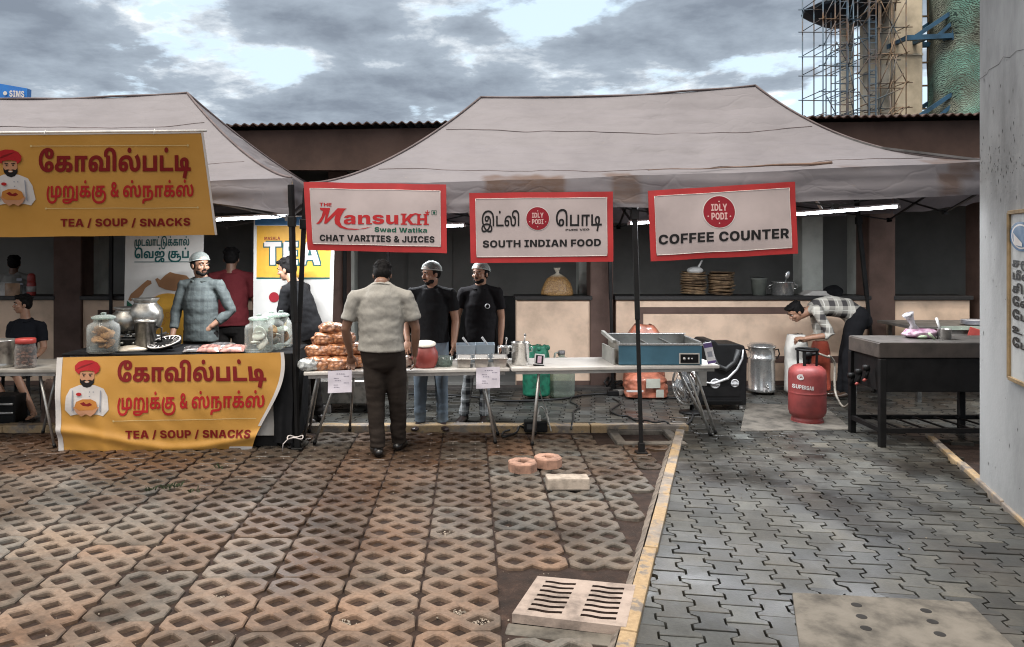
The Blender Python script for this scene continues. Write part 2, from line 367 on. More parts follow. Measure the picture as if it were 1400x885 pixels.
TAMIL_WORDS = [
[1934,[[[125,-3,-32,3,-15,4,-25,12,-20,18,-14,24,-5,14,-4,32,2,16,2,16,12,26,17,22,11,8,12,8,28,10,16,2,32,0,12,-2,23,-7,15,-13,6,-8,2,-10,1,-20,-5,-14,-5,-7,-14,-11,-20,-5,-25,0,-19,5,-14,10,-5,6,-5,15,1,19,8,20,41,0,-5,-6,-5,-10,-1,-18,4,-7,7,-3,8,0,7,4,2,8,0,7,-3,9,-5,4,-9,4,-10,0,-29,-4,-20,-12,-10,-14,-9,-16,-5,-20,0,-24,6,-22,8,-16,18,-17,22,-8,19,-1,12,2,7,4,4,6,2,8,-2,9,-4,7,-9,2,-8,-2,-5,-6,-2,-10,2,-12,4,-10,5,-6,-41,2,-8,18,0,21,2,7,7,13,14,10,9,3,22,3,24,-3,18,-9,10,-13,6,-15,0,-17,-7,-18,-6,-7,-8,-6,-22,-9]],[[284,-3,-26,2,-21,7,-15,11,-4,7,-4,18,4,17,12,14,9,5,25,8,18,2,103,0,18,-4,16,-6,11,-8,7,-12,3,-16,-2,-13,-4,-11,-8,-9,-10,-7,-14,-4,-20,-1,-27,3,7,32,20,-2,8,3,4,6,0,10,-4,4,-9,4,-15,1,-92,-1,-8,-3,-5,-6,0,-9,6,-6,11,-3,18,1,9,3,6,8,4,18,0,50,-34,0,0,-34,-43,-4,0,70,170,0,0,-32,-47,0,-1,-58,-4,-18,-7,-14,-13,-12,-16,-7]],[[465,0,0,142,161,0,0,-32,-33,0,0,-110,-47,0,0,110,-34,0,0,-110]],[[702,-3,-24,3,-19,10,-12,16,-7,22,1,31,4,15,7,14,10,11,12,9,13,8,33,8,18,1,28,-2,24,-8,17,-12,12,-15,4,-8,5,-29,-2,-19,-5,-20,43,0,0,110,48,0,0,-142,-139,0,-2,25,5,11,4,21,-2,26,-8,14,-5,6,-14,7,-17,3,-10,-1,-18,-6,-13,-11,-8,-16,-3,-20,4,-21,8,-8,7,-2,8,2,3,3,3,11,-4,11,-11,3,-12,-2,-19,-16,-8,25,24,17,9,4,20,3,13,-1,12,-4,9,-6,7,-9,4,-11,1,-14,-2,-17,-4,-8,-5,-7,-14,-9,-9,-3]],[[908,213,26,-3,21,-7,21,-17,10,-18,5,-17,2,-21,0,-130,-47,0,-2,143,-5,21,-7,9,-10,6,-13,2,-11,-2,-8,-4,-5,-7,-2,-11,1,-13,6,-15,-46,0,-2,4,-4,15,0,19,2,9,8,14,12,10,15,7,17,5]],[[1081,-3,-23,3,-19,10,-7,8,-9,19,-3,25,3,25,10,21,15,16,20,12,24,7,13,2,38,-1,10,-2,17,-8,13,-10,12,-18,5,-16,5,-39,3,-12,10,-8,13,-1,10,5,4,8,2,12,0,16,-7,31,-8,15,-10,15,39,22,20,-29,6,-14,7,-29,0,-28,-2,-12,-10,-20,-8,-9,-20,-12,-13,-3,-25,-1,-16,3,-14,4,-12,9,-10,14,-6,19,-5,38,-7,16,-8,7,-10,4,-23,1,-17,-6,-14,-11,-9,-16,-2,-9,0,-23,5,-12,9,-6,7,0,7,3,3,6,1,6,-4,11,-11,3,-12,-2,-19,-16,-8,25,24,17,9,4,20,3,13,-1,11,-4,10,-6,7,-9,4,-11,1,-14,-2,-17,-4,-8,-5,-7,-14,-9,-9,-3],[1158,164,-7,1,-11,5,-6,11,-1,7,3,12,4,5,5,4,13,3,12,-3,6,-4,4,-5,2,-12,0,-7,-6,-11,-11,-5]],[[1322,0,0,142,48,0,0,-110,84,0,0,110,48,0,0,-142]],[[1536,0,0,142,48,0,0,-110,121,0,0,-32],[1622,164,-7,1,-11,5,-6,11,-1,7,3,12,4,5,5,4,13,3,12,-3,6,-4,3,-5,3,-12,0,-7,-6,-11,-12,-5]],[[1726,0,0,142,48,0,0,-110,156,0,0,-32],[1849,122,20,-2,20,-10,11,-14,4,-17,-1,-23,-3,-17,-32,-110,-44,12,21,71,11,45,2,17,-2,10,-5,5,-11,-1,-4,-7,-1,-9,4,-21,19,-28,-31,-18,-23,29,-8,14,-4,17,2,25,8,14,7,6,17,9]]]],
[2823,[[[118,-76,-33,4,-27,11,-10,8,-18,20,-10,25,-6,28,-1,18,3,27,10,38,22,41,32,-18,-16,-30,-6,-15,-6,-31,-1,-15,2,-24,5,-19,8,-16,13,-12,8,-4,20,-6,25,0,10,2,10,4,14,12,8,16,5,20,39,-1,-3,-18,-5,-15,-8,-13,-9,-11,-12,-10,-13,-6,-32,-8],[232,144,15,-1,13,-3,11,-6,9,-8,13,-19,6,-25,1,-26,-5,-20,-9,-16,-10,-9,-10,-5,-29,-6,-143,0,0,141,40,0,0,-113,44,0,0,60,4,26,6,12,9,9,19,7],[235,116,-10,-4,-6,-9,-1,-75,16,1,12,3,8,7,4,12,2,26,-4,22,-6,11,-9,5]],[[476,144,27,-4,21,-14,8,-10,10,-25,4,-31,-2,-35,-8,-27,-12,-25,0,-6,-14,-15,-16,-12,-19,-9,-21,-6,-24,-4,-48,-1,-26,4,-20,8,-13,12,-3,8,-1,13,4,10,5,5,16,5,246,0,0,-28,-86,0,-15,3,-129,0,-5,-2,1,-5,16,-6,48,-1,32,6,13,4,11,7,10,9,1,10,7,13,6,17,5,28,1,31,-8,28,-8,11,-11,5,-10,1,-10,-4,-7,-8,-5,-14,-1,-90,-40,0,0,75,-1,27,-3,7,-6,5,-4,2,-12,-2,-7,-8,-2,-9,-1,-97,-40,0,0,90,3,20,5,10,6,8,13,11,19,5,15,0,14,-4,11,-6,10,-10,8,-14,-14,2,14,17,18,11],[577,-43,0,184,40,0,0,-184]],[[711,-3,-24,2,-19,7,-8,5,-10,13,-4,18,4,16,11,14,9,5,24,8,16,2,99,-1,18,-4,15,-7,9,-9,6,-11,2,-14,-1,-13,-4,-11,-8,-9,-10,-6,-12,-4,-20,-1,-24,3,6,28,21,-2,5,2,7,5,2,9,-1,8,-8,6,-7,3,-23,2,-59,0,-25,-3,-8,-5,-4,-7,0,-9,7,-8,12,-3,14,0,11,2,8,6,6,17,0,61,-37,0,0,-36,-36,-4,0,69,159,0,0,-29,-47,0,0,-51,-2,-20,-5,-15,-7,-11,-7,-6,-17,-8],[758,165,-10,3,-5,3,-3,5,-3,11,3,11,3,4,9,6,6,0,12,-2,4,-4,5,-9,1,-6,-3,-11,-3,-5,-4,-3]],[[1010,-3,-23,2,-20,7,-7,5,-11,13,-3,18,3,16,11,14,20,10,30,5,18,0,53,0,15,-3,12,-3,21,-10,8,-7,12,-15,9,-27,0,-22,-3,-12,-9,-21,-7,-9,-8,-8,-18,-12,-34,-13,-38,-5,-40,0,-19,3,-31,9,-25,13,-18,17,-8,10,-10,20,-6,22,-2,26,5,40,12,34,17,30,31,-18,-10,-18,-8,-18,-7,-28,-1,-36,5,-23,4,-10,14,-18,19,-14,26,-9,33,-3,41,4,21,7,16,10,11,14,4,8,3,20,-4,20,-10,15,-14,9,-19,4,-48,1,-21,-2,-13,-6,-4,-7,1,-9,6,-7,13,-4,14,0,10,2,8,6,6,17,0,61,-36,0,0,-41,-37,-4,0,74,160,0,0,-29,-48,0,-2,-71,-4,-15,-8,-11,-15,-11,-9,-3]],[],[[1303,-3,-23,3,-18,9,-13,13,-4,8,-3,18,4,19,11,15,57,39,8,8,2,7,-2,8,-5,6,-8,1,-11,-3,-4,-6,-1,-10,5,-11,105,-121,-43,0,-77,84,-13,18,-8,12,-4,15,0,16,6,16,5,7,13,10,8,4,9,2,19,0,16,-6,12,-10,5,-6,5,-14,-1,-19,-6,-15,-7,-8,-47,-35,-10,-9,-3,-12,1,-7,4,-6,10,-6,15,0,12,3,12,8,10,11,8,13,4,25,34,0,0,-11,-6,-28,-8,-16,-10,-12,-32,-20,-16,-5]],[],[[1537,-3,-21,3,-18,10,-12,16,-7,21,0,27,7,22,12,19,8,8,18,11,10,5,23,5,32,-2,24,-9,19,-16,5,-7,-17,-3,14,20,18,13,23,4,16,-2,12,-4,15,-14,6,-14,4,-20,1,-42,3,-11,9,-9,11,-3,13,4,6,7,4,10,1,17,-1,16,-7,24,-18,31,32,19,20,-28,11,-29,3,-16,0,-28,-6,-22,-6,-10,-16,-14,-24,-8,-22,-1,-21,5,-16,10,-10,14,-4,12,-3,16,0,38,-3,14,-7,8,-10,2,-10,-5,-6,-13,0,-98,-41,0,0,73,-4,21,-7,10,-8,6,-10,4,-14,1,-11,-1,-18,-6,-13,-12,-9,-17,-3,-21,2,-14,3,-10,5,-6,8,-3,8,-1,8,4,4,8,1,6,-2,10,-3,4,-8,4,-12,0,-11,-5,-15,-13,-6,24,22,15,8,3,19,3,13,-1,11,-4,9,-6,7,-8,4,-11,2,-13,-1,-10,-5,-15,-11,-12,-7,-4,-9,-3],[1648,165,-11,3,-4,3,-3,5,-3,11,3,11,3,4,4,4,11,2,12,-2,4,-4,5,-9,1,-6,-3,-11,-3,-5,-4,-3]],[[1991,91,20,-3,16,-9,11,-15,4,-9,2,-23,-3,-26,-4,-10,-12,-17,-20,-13,-23,-6,-90,-5,-8,-5,-4,-6,-2,-7,1,-15,-39,-2,-2,22,2,14,6,11,12,11,13,4,17,3,60,1,24,2,11,3,12,8,7,13,3,12,0,14,-3,10,-8,11,-8,3,-13,0,-13,-7,-2,27,15,7],[1848,0,0,141,150,0,0,-29,-35,0,0,-112,-40,0,0,112,-35,0,0,-112]],[[2074,0,0,141,152,0,0,-29,-35,0,0,-112,-40,0,0,112,-37,0,0,-112]],[[2305,-3,-13,1,-22,4,-16,9,-10,13,-4,18,4,16,4,8,16,11,24,8,16,2,99,-1,18,-4,14,-7,10,-9,6,-11,2,-14,-1,-13,-5,-11,-7,-9,-10,-6,-13,-4,-19,-1,-24,3,6,28,20,-2,6,2,6,5,3,9,-1,8,-8,6,-7,3,-23,2,-59,0,-25,-3,-9,-5,-3,-7,0,-9,7,-8,12,-3,19,0,10,5,6,8,3,12,1,61,-37,0,0,-36,-36,-4,0,69,159,0,0,-29,-47,0,0,-51,-2,-20,-5,-15,-8,-11,-6,-6,-17,-8],[2352,165,-11,3,-4,3,-4,5,-3,11,3,11,4,4,4,4,11,2,11,-2,5,-4,5,-9,1,-6,-3,-11,-3,-5,-5,-3]],[[2532,-3,-22,3,-17,10,-13,16,-6,21,0,27,6,22,6,10,14,17,19,11,10,5,23,5,32,-2,24,-9,18,-16,6,-7,-17,-3,14,20,17,13,24,4,16,-2,12,-4,14,-14,7,-14,3,-20,2,-42,2,-11,10,-9,10,-3,14,4,6,7,4,10,1,17,-3,24,-6,16,-18,31,34,19,18,-28,12,-29,3,-31,-1,-13,-6,-22,-5,-10,-16,-14,-24,-8,-23,-1,-20,5,-16,10,-10,14,-4,12,-3,16,-1,38,-2,14,-7,8,-11,2,-9,-5,-6,-13,-1,-98,-40,0,0,73,-4,21,-7,10,-8,6,-11,4,-14,1,-10,-1,-18,-6,-14,-12,-8,-17,-3,-21,1,-14,4,-10,5,-6,7,-3,8,-1,8,4,6,11,-1,9,-4,8,-9,4,-11,0,-11,-5,-16,-13,-6,24,22,15,8,3,20,3,13,-1,11,-4,9,-6,7,-8,4,-11,2,-13,-1,-10,-5,-15,-5,-7,-13,-9,-9,-3],[2643,165,-11,3,-4,3,-4,5,-2,11,2,11,4,4,4,4,11,2,11,-2,5,-4,5,-9,1,-6,-3,-11,-3,-5,-5,-3]]]],
[2332,[[[116,-75,-32,4,-25,11,-20,17,-8,10,-11,25,-6,28,0,18,2,27,11,37,21,41,30,-16,-16,-31,-6,-16,-4,-16,-3,-29,4,-35,7,-17,10,-14,16,-10,20,-6,24,1,11,2,9,4,14,11,9,17,5,20,36,-2,-3,-17,-5,-15,-7,-12,-9,-12,-12,-8,-27,-13],[230,144,26,-5,11,-5,9,-8,12,-20,6,-24,1,-26,-4,-20,-8,-15,-11,-9,-10,-6,-29,-6,-139,0,0,140,37,0,0,-114,46,0,0,72,6,22,7,10,10,8,14,4],[232,117,-10,-3,-7,-10,-1,-78,18,1,12,3,8,8,5,12,1,26,-4,23,-6,11,-5,4]],[[328,0,0,140,36,0,0,-114,125,0,0,-26]],[[562,-3,-21,3,-17,10,-12,15,-7,22,1,30,4,15,6,14,20,20,26,13,15,3,31,1,13,-2,21,-8,9,-5,13,-14,5,-7,6,-17,2,-19,-1,-16,-8,-29,53,0,0,114,37,0,0,-140,-128,0,-1,20,8,20,3,17,0,20,-2,9,-8,14,-12,10,-17,6,-10,0,-11,0,-18,-8,-14,-13,-8,-17,-2,-28,4,-18,10,-8,8,-2,10,3,4,4,4,9,0,10,-5,8,-9,5,-12,0,-12,-5,-15,-14,-5,24,20,15,9,3,19,3,12,-1,11,-4,9,-6,7,-9,5,-11,1,-12,-1,-10,-5,-16,-5,-6,-12,-10,-18,-4]],[[798,0,0,140,149,0,0,-26,-36,0,0,-114,-37,0,0,114,-39,0,0,-114]],[[971,0,0,140,37,0,0,-114,124,0,0,-26],[1051,166,-10,2,-4,4,-5,8,-1,6,1,6,5,9,4,3,10,3,6,-1,9,-5,3,-4,3,-11,-3,-10,-3,-4,-9,-6]],[[1255,-78,-34,4,-14,6,-23,16,-16,24,-11,29,-5,34,0,39,5,33,10,30,15,25,9,12,22,18,27,13,32,7,34,0,27,-5,22,-9,16,-12,15,-18,10,-24,4,-20,2,-25,1,-99,-37,0,0,80,-2,35,-8,30,-9,16,-6,7,-21,12,-31,5,-32,-5,-19,-9,-18,-14,-14,-18,-10,-24,-7,-29,-2,-33,2,-37,7,-28,11,-18,7,-7,15,-9,17,-4,19,0,9,2,14,6,14,17,5,15,3,24,-3,26,-5,10,-8,5,-14,1,-10,-3,-14,-10,-2,27,16,10,22,4,10,-1,19,-7,7,-6,12,-17,6,-24,0,-30,-2,-14,-4,-12,-12,-21,-7,-8,-19,-12,-22,-8],[1231,0,0,140,37,0,0,-140]],[[1496,-3,-12,1,-21,4,-16,9,-11,13,-3,17,4,17,11,13,19,10,29,5,18,1,62,-1,23,-2,17,-5,9,-5,8,-9,6,-11,2,-14,-1,-12,-5,-11,-7,-9,-10,-6,-12,-4,-19,-1,-23,3,6,26,20,-2,6,2,7,6,3,10,-2,8,-4,5,-11,5,-20,2,-66,0,-20,-3,-9,-6,-4,-8,0,-9,8,-8,12,-4,20,1,10,4,6,9,4,22,0,54,-38,0,0,-38,-34,-4,0,68,155,0,0,-26,-47,0,-2,-74,-4,-14,-7,-11,-15,-11,-9,-3],[1542,166,-10,2,-4,4,-6,8,0,6,0,6,6,9,4,3,10,3,11,-3,4,-3,5,-9,0,-6,0,-6,-5,-8,-4,-4]],[[1724,-3,-22,2,-19,7,-13,11,-5,7,-3,17,3,17,11,13,19,10,29,5,18,1,63,-1,23,-2,16,-5,9,-5,9,-9,5,-11,2,-14,-1,-12,-4,-11,-8,-9,-10,-6,-12,-4,-18,-1,-24,3,6,26,21,-2,9,4,4,4,2,10,-2,8,-7,7,-8,3,-19,2,-66,0,-21,-3,-9,-6,-4,-8,1,-9,7,-8,13,-4,14,0,11,2,8,7,6,18,0,63,-38,0,0,-38,-33,-4,0,68,154,0,0,-26,-47,0,0,-65,-3,-17,-10,-17,-7,-6,-16,-8]],[[1899,0,0,140,149,0,0,-26,-36,0,0,-114,-36,0,0,114,-40,0,0,-114]],[[2121,-3,-21,3,-17,10,-12,15,-4,10,-3,25,3,25,9,21,15,16,18,12,22,7,11,2,34,-1,18,-6,8,-4,14,-14,9,-17,3,-17,4,-37,3,-11,10,-10,15,-2,9,3,7,7,4,12,1,25,-9,33,-18,30,30,18,20,-28,11,-29,3,-15,0,-16,-3,-24,-9,-20,-7,-8,-19,-11,-12,-3,-29,0,-19,7,-11,9,-9,14,-5,18,-5,40,-7,16,-7,8,-11,5,-25,1,-10,-3,-16,-10,-11,-15,-5,-20,0,-25,6,-14,7,-5,9,-2,12,4,5,8,0,14,-5,8,-4,3,-10,3,-12,-3,-22,-17,-5,24,21,15,8,3,20,3,12,-1,11,-4,9,-6,7,-9,4,-11,1,-12,0,-10,-6,-16,-4,-6,-13,-10,-17,-4],[2192,166,-5,0,-9,6,-6,8,0,6,0,6,6,9,9,5,5,1,11,-3,4,-3,5,-9,0,-6,0,-6,-5,-8,-4,-4]]]],
[1458,[[[104,-3,-27,3,-23,9,-18,15,-7,9,-11,22,-5,26,0,32,9,31,15,26,10,11,12,9,27,14,32,8,17,1,25,-2,22,-6,19,-11,13,-12,10,-15,6,-19,3,-26,0,-122,-42,0,0,103,-2,29,-4,16,-6,14,-9,10,-12,7,-24,3,-21,-2,-9,-3,-10,-4,-16,-11,-14,-18,-5,-10,-5,-25,-1,-25,4,-25,7,-18,11,-11,8,-4,26,-1,13,3,4,4,4,10,-1,14,-5,8,-10,3,-8,-2,-7,-7,-2,-11,2,-12,9,-17,-34,2,-8,18,0,20,4,16,5,6,13,9,8,3,20,3,22,-3,16,-8,11,-13,5,-15,0,-8,0,-11,-8,-17,-6,-7,-16,-10,-11,-3]],[[322,-3,-22,3,-18,10,-12,16,-5,10,-3,25,2,17,4,16,6,13,10,11,11,10,27,12,16,3,32,1,14,-2,22,-8,9,-5,14,-14,5,-7,7,-18,2,-19,-1,-14,-7,-27,48,0,0,111,42,0,0,-141,-133,0,-2,22,6,13,4,22,0,19,-2,8,-3,8,-10,12,-14,8,-19,2,-10,0,-18,-7,-13,-12,-8,-17,-3,-20,1,-13,3,-10,5,-6,7,-3,8,0,8,3,5,10,-1,9,-4,8,-8,4,-11,0,-11,-6,-15,-13,-7,25,23,15,18,6,10,1,13,-2,11,-3,9,-7,7,-8,5,-11,1,-13,-3,-18,-3,-7,-11,-12,-8,-4,-8,-3]],[[630,144,25,-2,26,-9,21,-20,-13,-3,14,18,19,12,26,4,27,-4,21,-11,13,-16,7,-20,0,-24,-3,-11,-9,-18,-15,-14,-22,-10,-37,-5,-94,-1,-14,-2,-11,-4,-9,-8,-6,-12,0,-11,6,-14,8,-6,11,-3,12,0,11,2,16,8,36,31,16,9,24,8,19,1,18,-2,14,-5,12,-7,8,-10,5,-11,1,-12,-2,-15,-3,-7,-10,-10,-15,-8,-21,-2,-25,3,-15,10,-8,12,-2,9,0,11,4,13,13,16,33,-4,-14,-13,-4,-9,0,-9,8,-9,8,-2,7,1,7,5,2,4,1,8,-3,6,-10,8,-16,1,-12,-3,-13,-6,-32,-30,-16,-11,-27,-9,-23,-2,-30,3,-11,5,-17,12,-10,18,-3,20,0,10,2,9,8,15,18,14,20,9,26,4,92,1,21,2,11,4,9,5,7,7,5,10,1,20,-7,16,-12,9,-15,1,-12,-5,-6,-9,-4,-17,0,-31,-42,0,-1,32,-5,16,-12,11,-12,4,-15,2,-23,-5,-8,-5,-6,-6,-4,-7,0,-12,3,-8,7,-4,10,0,8,4,4,7,-2,12,-3,7,-8,5,-20,3,35,13,16,-7,12,-12,5,-19,-2,-11,-4,-10,-7,-9,-10,-6,-13,-4,-27,-1,-18,6,-12,10,-8,14,-2,16,4,21,6,9,17,14,23,9],[686,165,-12,3,-5,3,-3,5,-3,11,3,11,3,5,5,3,12,3,11,-3,5,-3,3,-5,3,-11,-3,-11,-3,-5,-5,-3]],[],[[1198,50,11,-1,16,-6,6,-5,9,-12,4,-15,-1,-20,-3,-12,-10,-19,-18,-15,-34,-15,-27,-6,-45,-4,-58,1,-26,3,-24,4,-20,8,-19,9,-16,11,-21,22,-12,28,-4,31,2,31,6,24,9,22,17,30,33,-19,-15,-27,-9,-27,-3,-29,4,-28,10,-22,8,-10,10,-8,26,-13,33,-8,61,-3,43,4,20,5,17,7,14,9,10,12,2,7,0,14,-4,9,-7,4,-12,-1,-13,-6,-3,26,15,7],[1036,-3,-24,2,-20,7,-8,5,-10,13,-4,18,4,16,11,14,9,6,24,7,16,2,166,1,0,-28,-158,0,-19,-2,-10,-7,-2,-8,3,-9,10,-6,14,-2,12,2,8,4,7,8,3,20,0,52,-35,0,0,-36,-38,-4,0,69,162,0,0,-29,-48,0,-1,-71,-6,-15,-8,-12,-6,-5,-18,-8],[1133,0,0,69,39,-2,0,-67]],[[1266,0,0,141,42,0,0,-111,90,0,0,111,42,0,0,-141],[1353,165,-12,3,-4,3,-6,10,-1,6,1,6,6,10,4,3,12,3,11,-3,5,-3,3,-5,3,-11,-3,-11,-3,-5,-5,-3]]]],
[828,[[[69,-80,-23,2,-18,8,-7,6,-9,14,-4,18,5,22,14,20,21,14,22,9,27,6,29,2,36,-3,22,-6,20,-8,23,-16,11,-14,6,-17,-2,-23,-5,-12,-8,-10,-13,-6,-15,-5,-32,-1,-25,5,-35,15,-26,18,-15,14,-20,24,-13,24,-11,28,-5,30,0,31,3,15,10,27,19,25,11,10,30,16,18,6,42,4,22,-1,36,-7,15,-7,13,-9,19,-18,11,-18,7,-20,5,-38,0,-94,-32,0,-1,81,-2,28,-9,32,-9,16,-6,7,-18,13,-23,8,-13,2,-29,-1,-26,-5,-22,-11,-19,-16,-7,-10,-10,-24,-4,-29,1,-17,2,-16,8,-23,13,-25,20,-26,25,-22,19,-10,28,-7,26,0,14,6,7,12,0,15,-3,7,-9,11,-14,9,-29,9,-21,2,-24,0,-36,-6,-9,-3,-15,-9,-9,-10,-5,-11,1,-14,2,-6,10,-10,20,-3,25,3,23,8,18,12,17,15,13,19,9,21,5,26,0,24,-3,16,-11,20,-11,9,-7,2,-26,0,-8,-3,-6,-4,-4,-8,0,-9,4,-9,4,-2,9,-2,9,2,6,6,2,5,0,12,-4,11,-10,14,28,-5,8,-10,5,-19,-5,-19,-9,-11,-13,-7,-19,-3,-7,1,-15,4,-12,8,-5,6,-3,6,-3,16,4,18,10,13,16,8,19,4,27,0,14,-4,13,-5,11,-8,9,-9,11,-24,4,-29,-2,-28,-4,-17,-12,-28,-19,-26,-16,-14,-18,-11,-23,-10,-25,-7]],[[321,0,0,140,33,0,0,-116,124,0,0,-24],[397,166,-10,3,-4,3,-3,4,-3,10,3,10,3,4,4,4,10,2,9,-2,4,-4,6,-8,0,-6,0,-5,-6,-9,-4,-3]],[[723,212,25,-2,20,-8,22,-18,10,-18,5,-16,2,-22,0,-128,-33,0,0,130,-6,28,-5,10,-8,8,-19,10,-24,0,-14,-4,-12,-12,-4,-16,2,-14,4,-7,6,-5,22,-8,-2,-28,-22,5,-19,11,-14,15,-4,9,-3,11,0,22,7,19,7,8,18,13,12,4],[550,-3,-20,3,-17,9,-11,16,-4,10,-4,25,4,25,8,21,14,16,28,16,22,4,31,-1,18,-5,7,-4,15,-14,8,-18,7,-53,2,-12,7,-8,7,-4,14,-1,9,3,7,7,4,12,2,18,-4,30,-6,14,-10,20,28,15,10,-17,7,-16,7,-35,0,-23,-2,-11,-4,-11,-12,-17,-18,-11,-25,-3,-21,3,-17,9,-10,12,-7,16,-5,46,-7,19,-6,7,-9,6,-19,3,-20,-3,-16,-11,-12,-15,-5,-20,0,-27,7,-15,8,-5,9,-2,13,4,4,9,2,8,-1,6,-5,10,-9,5,-13,0,-12,-6,-15,-13,-5,22,20,15,8,3,19,3,12,-2,11,-4,8,-6,7,-8,4,-11,1,-12,-2,-17,-3,-8,-5,-6,-12,-10,-16,-4]]]],
[826,[[[102,-3,-13,1,-24,6,-19,12,-16,18,-10,22,-6,26,1,32,3,16,5,15,15,26,21,20,12,7,27,11,15,2,28,1,22,-4,19,-8,14,-11,11,-13,7,-18,6,-36,0,-122,-33,0,0,115,-3,27,-6,16,-8,13,-11,9,-14,6,-17,1,-30,-5,-18,-10,-8,-6,-14,-18,-6,-11,-6,-26,0,-26,4,-26,9,-19,13,-13,10,-5,21,-2,11,1,6,3,5,4,5,11,-1,18,-7,8,-4,3,-12,0,-8,-6,-6,-9,0,-13,3,-12,8,-13,-26,-1,-11,20,-2,14,2,16,7,12,6,6,15,7,19,3,10,-1,17,-5,6,-4,10,-12,4,-8,2,-16,-1,-10,-7,-17,-12,-13,-8,-4,-20,-4]],[[261,0,0,140,33,0,0,-116,97,0,0,116,33,0,0,-140]],[[465,0,0,140,145,0,0,-24,-38,0,0,-116,-32,0,0,116,-42,0,0,-116]],[[634,0,0,140,34,0,0,-116,154,0,0,-24],[746,120,22,-4,14,-10,8,-14,2,-16,-4,-32,-33,-115,-29,8,32,115,2,22,-2,11,-4,8,-9,2,-9,-3,-6,-7,-2,-20,3,-13,11,-18,14,-16,-24,-14,-18,21,-8,15,-6,16,-2,18,0,8,5,14,10,12,14,9]]]],
[800,[[[76,-3,-36,5,-23,15,-7,15,0,18,14,22,20,10,30,5,122,1,0,-28,-115,0,-22,-4,-7,-5,-2,-8,4,-9,9,-6,26,0,9,4,6,8,4,20,0,52,-36,0,0,-36,-38,-4,0,69,162,0,0,-29,-48,0,-1,-71,-13,-27,-24,-13]],[[358,-76,-38,4,-33,11,-15,9,-24,22,-17,30,-9,37,1,46,6,21,9,17,21,17,18,6,29,-2,15,-8,12,-18,0,-32,-7,-13,-11,-10,-18,-5,-27,2,-16,6,-13,12,9,31,16,-17,16,-6,14,7,0,19,-7,6,-8,-1,-14,-13,-7,-33,1,-32,11,-36,22,-26,14,-9,33,-10,42,0,17,6,18,14,7,12,5,21,42,-2,-11,-35,-21,-26,-34,-16],[485,144,28,-4,11,-6,10,-7,12,-20,7,-25,0,-26,-5,-20,-8,-16,-22,-14,-28,-6,-145,0,0,141,43,0,0,-111,42,0,0,68,6,23,19,17],[488,115,-11,-5,-5,-11,0,-69,26,3,8,7,4,12,2,25,-4,22,-10,13]],[[640,-3,-35,5,-17,9,-10,13,-4,18,4,16,11,14,20,10,48,6,89,-2,26,-10,10,-9,6,-11,2,-15,-6,-23,-7,-10,-23,-10,-44,2,6,29,20,-2,12,7,1,16,-14,8,-104,0,-10,-4,-5,-6,0,-10,6,-8,26,-3,18,8,6,17,0,60,-36,0,0,-36,-38,-4,0,69,162,0,0,-29,-46,0,-2,-71,-14,-27,-24,-13]]]],
[962,[[[187,213,30,-5,17,-12,6,-19,-5,-17,-14,-12,-11,-3,-26,1,-18,7,-8,15,-1,14,8,18,9,10,23,-8,-12,-15,0,-15,6,-5,14,3,3,7,-6,8,-16,3,-20,-5,-15,-11,-5,-11,4,-27,-32,-6,-6,19,0,17,11,25,12,11,17,8],[158,144,28,-4,12,-6,16,-16,6,-11,6,-25,0,-26,-4,-20,-9,-16,-21,-14,-29,-6,-145,0,0,141,43,0,0,-111,42,0,0,68,7,23,18,17],[161,115,-11,-5,-4,-11,-1,-69,26,3,8,7,5,12,1,25,-4,22,-10,13]],[[308,-3,-22,3,-18,10,-12,16,-7,22,1,29,11,28,10,11,27,18,37,9,31,1,28,-3,32,-13,35,-28,15,-24,4,-14,-2,-34,-14,-21,-15,-7,-20,-3,-21,3,-16,8,-11,14,-5,17,4,36,13,23,13,13,21,16,29,11,31,3,94,0,0,-29,-34,0,0,-112,-43,0,0,112,-45,-4,-11,-4,-19,-14,-10,-16,-5,-24,4,-19,10,-5,8,2,6,17,-4,23,-10,18,-32,22,-39,6,-36,-6,-17,-10,-11,-13,-7,-21,2,-24,11,-13,17,1,7,11,-5,17,-19,4,-11,-6,-15,-13,-7,25,23,15,28,7,24,-5,16,-15,6,-24,-6,-25,-18,-16],[412,165,-17,6,-6,16,6,16,17,6,16,-6,6,-16,-6,-16]],[],[[723,-80,-27,2,-20,8,-12,13,-7,17,1,22,10,22,19,17,24,11,55,11,38,-1,36,-6,21,-8,25,-16,12,-14,6,-18,-1,-25,-5,-12,-22,-17,-17,-5,-35,-1,-26,5,-36,15,-28,18,-36,39,-25,51,-5,30,0,32,14,42,8,13,23,22,32,16,19,5,65,4,36,-7,30,-14,27,-26,16,-31,6,-41,0,-93,-42,0,-3,105,-8,32,-15,23,-18,12,-22,8,-43,2,-25,-5,-32,-18,-21,-29,-7,-25,0,-23,3,-24,7,-21,26,-42,23,-22,19,-11,22,-9,28,-4,18,3,12,14,-2,19,-16,15,-36,12,-44,2,-35,-6,-25,-10,-9,-9,-4,-11,2,-18,10,-8,18,-3,26,3,22,8,33,25,13,17,9,20,6,26,1,23,-5,22,-7,12,-20,12,-22,-1,-13,-6,-2,-14,10,-11,14,3,3,20,-15,25,32,-1,9,-13,6,-20,-5,-22,-9,-11,-15,-7,-28,-2,-23,7,-11,11,-6,24,3,18,11,13,16,9,20,5,30,-1,15,-3,25,-14,10,-10,12,-24,4,-29,-1,-20,-13,-45,-18,-26,-14,-15,-18,-12,-33,-16,-26,-7]]]],
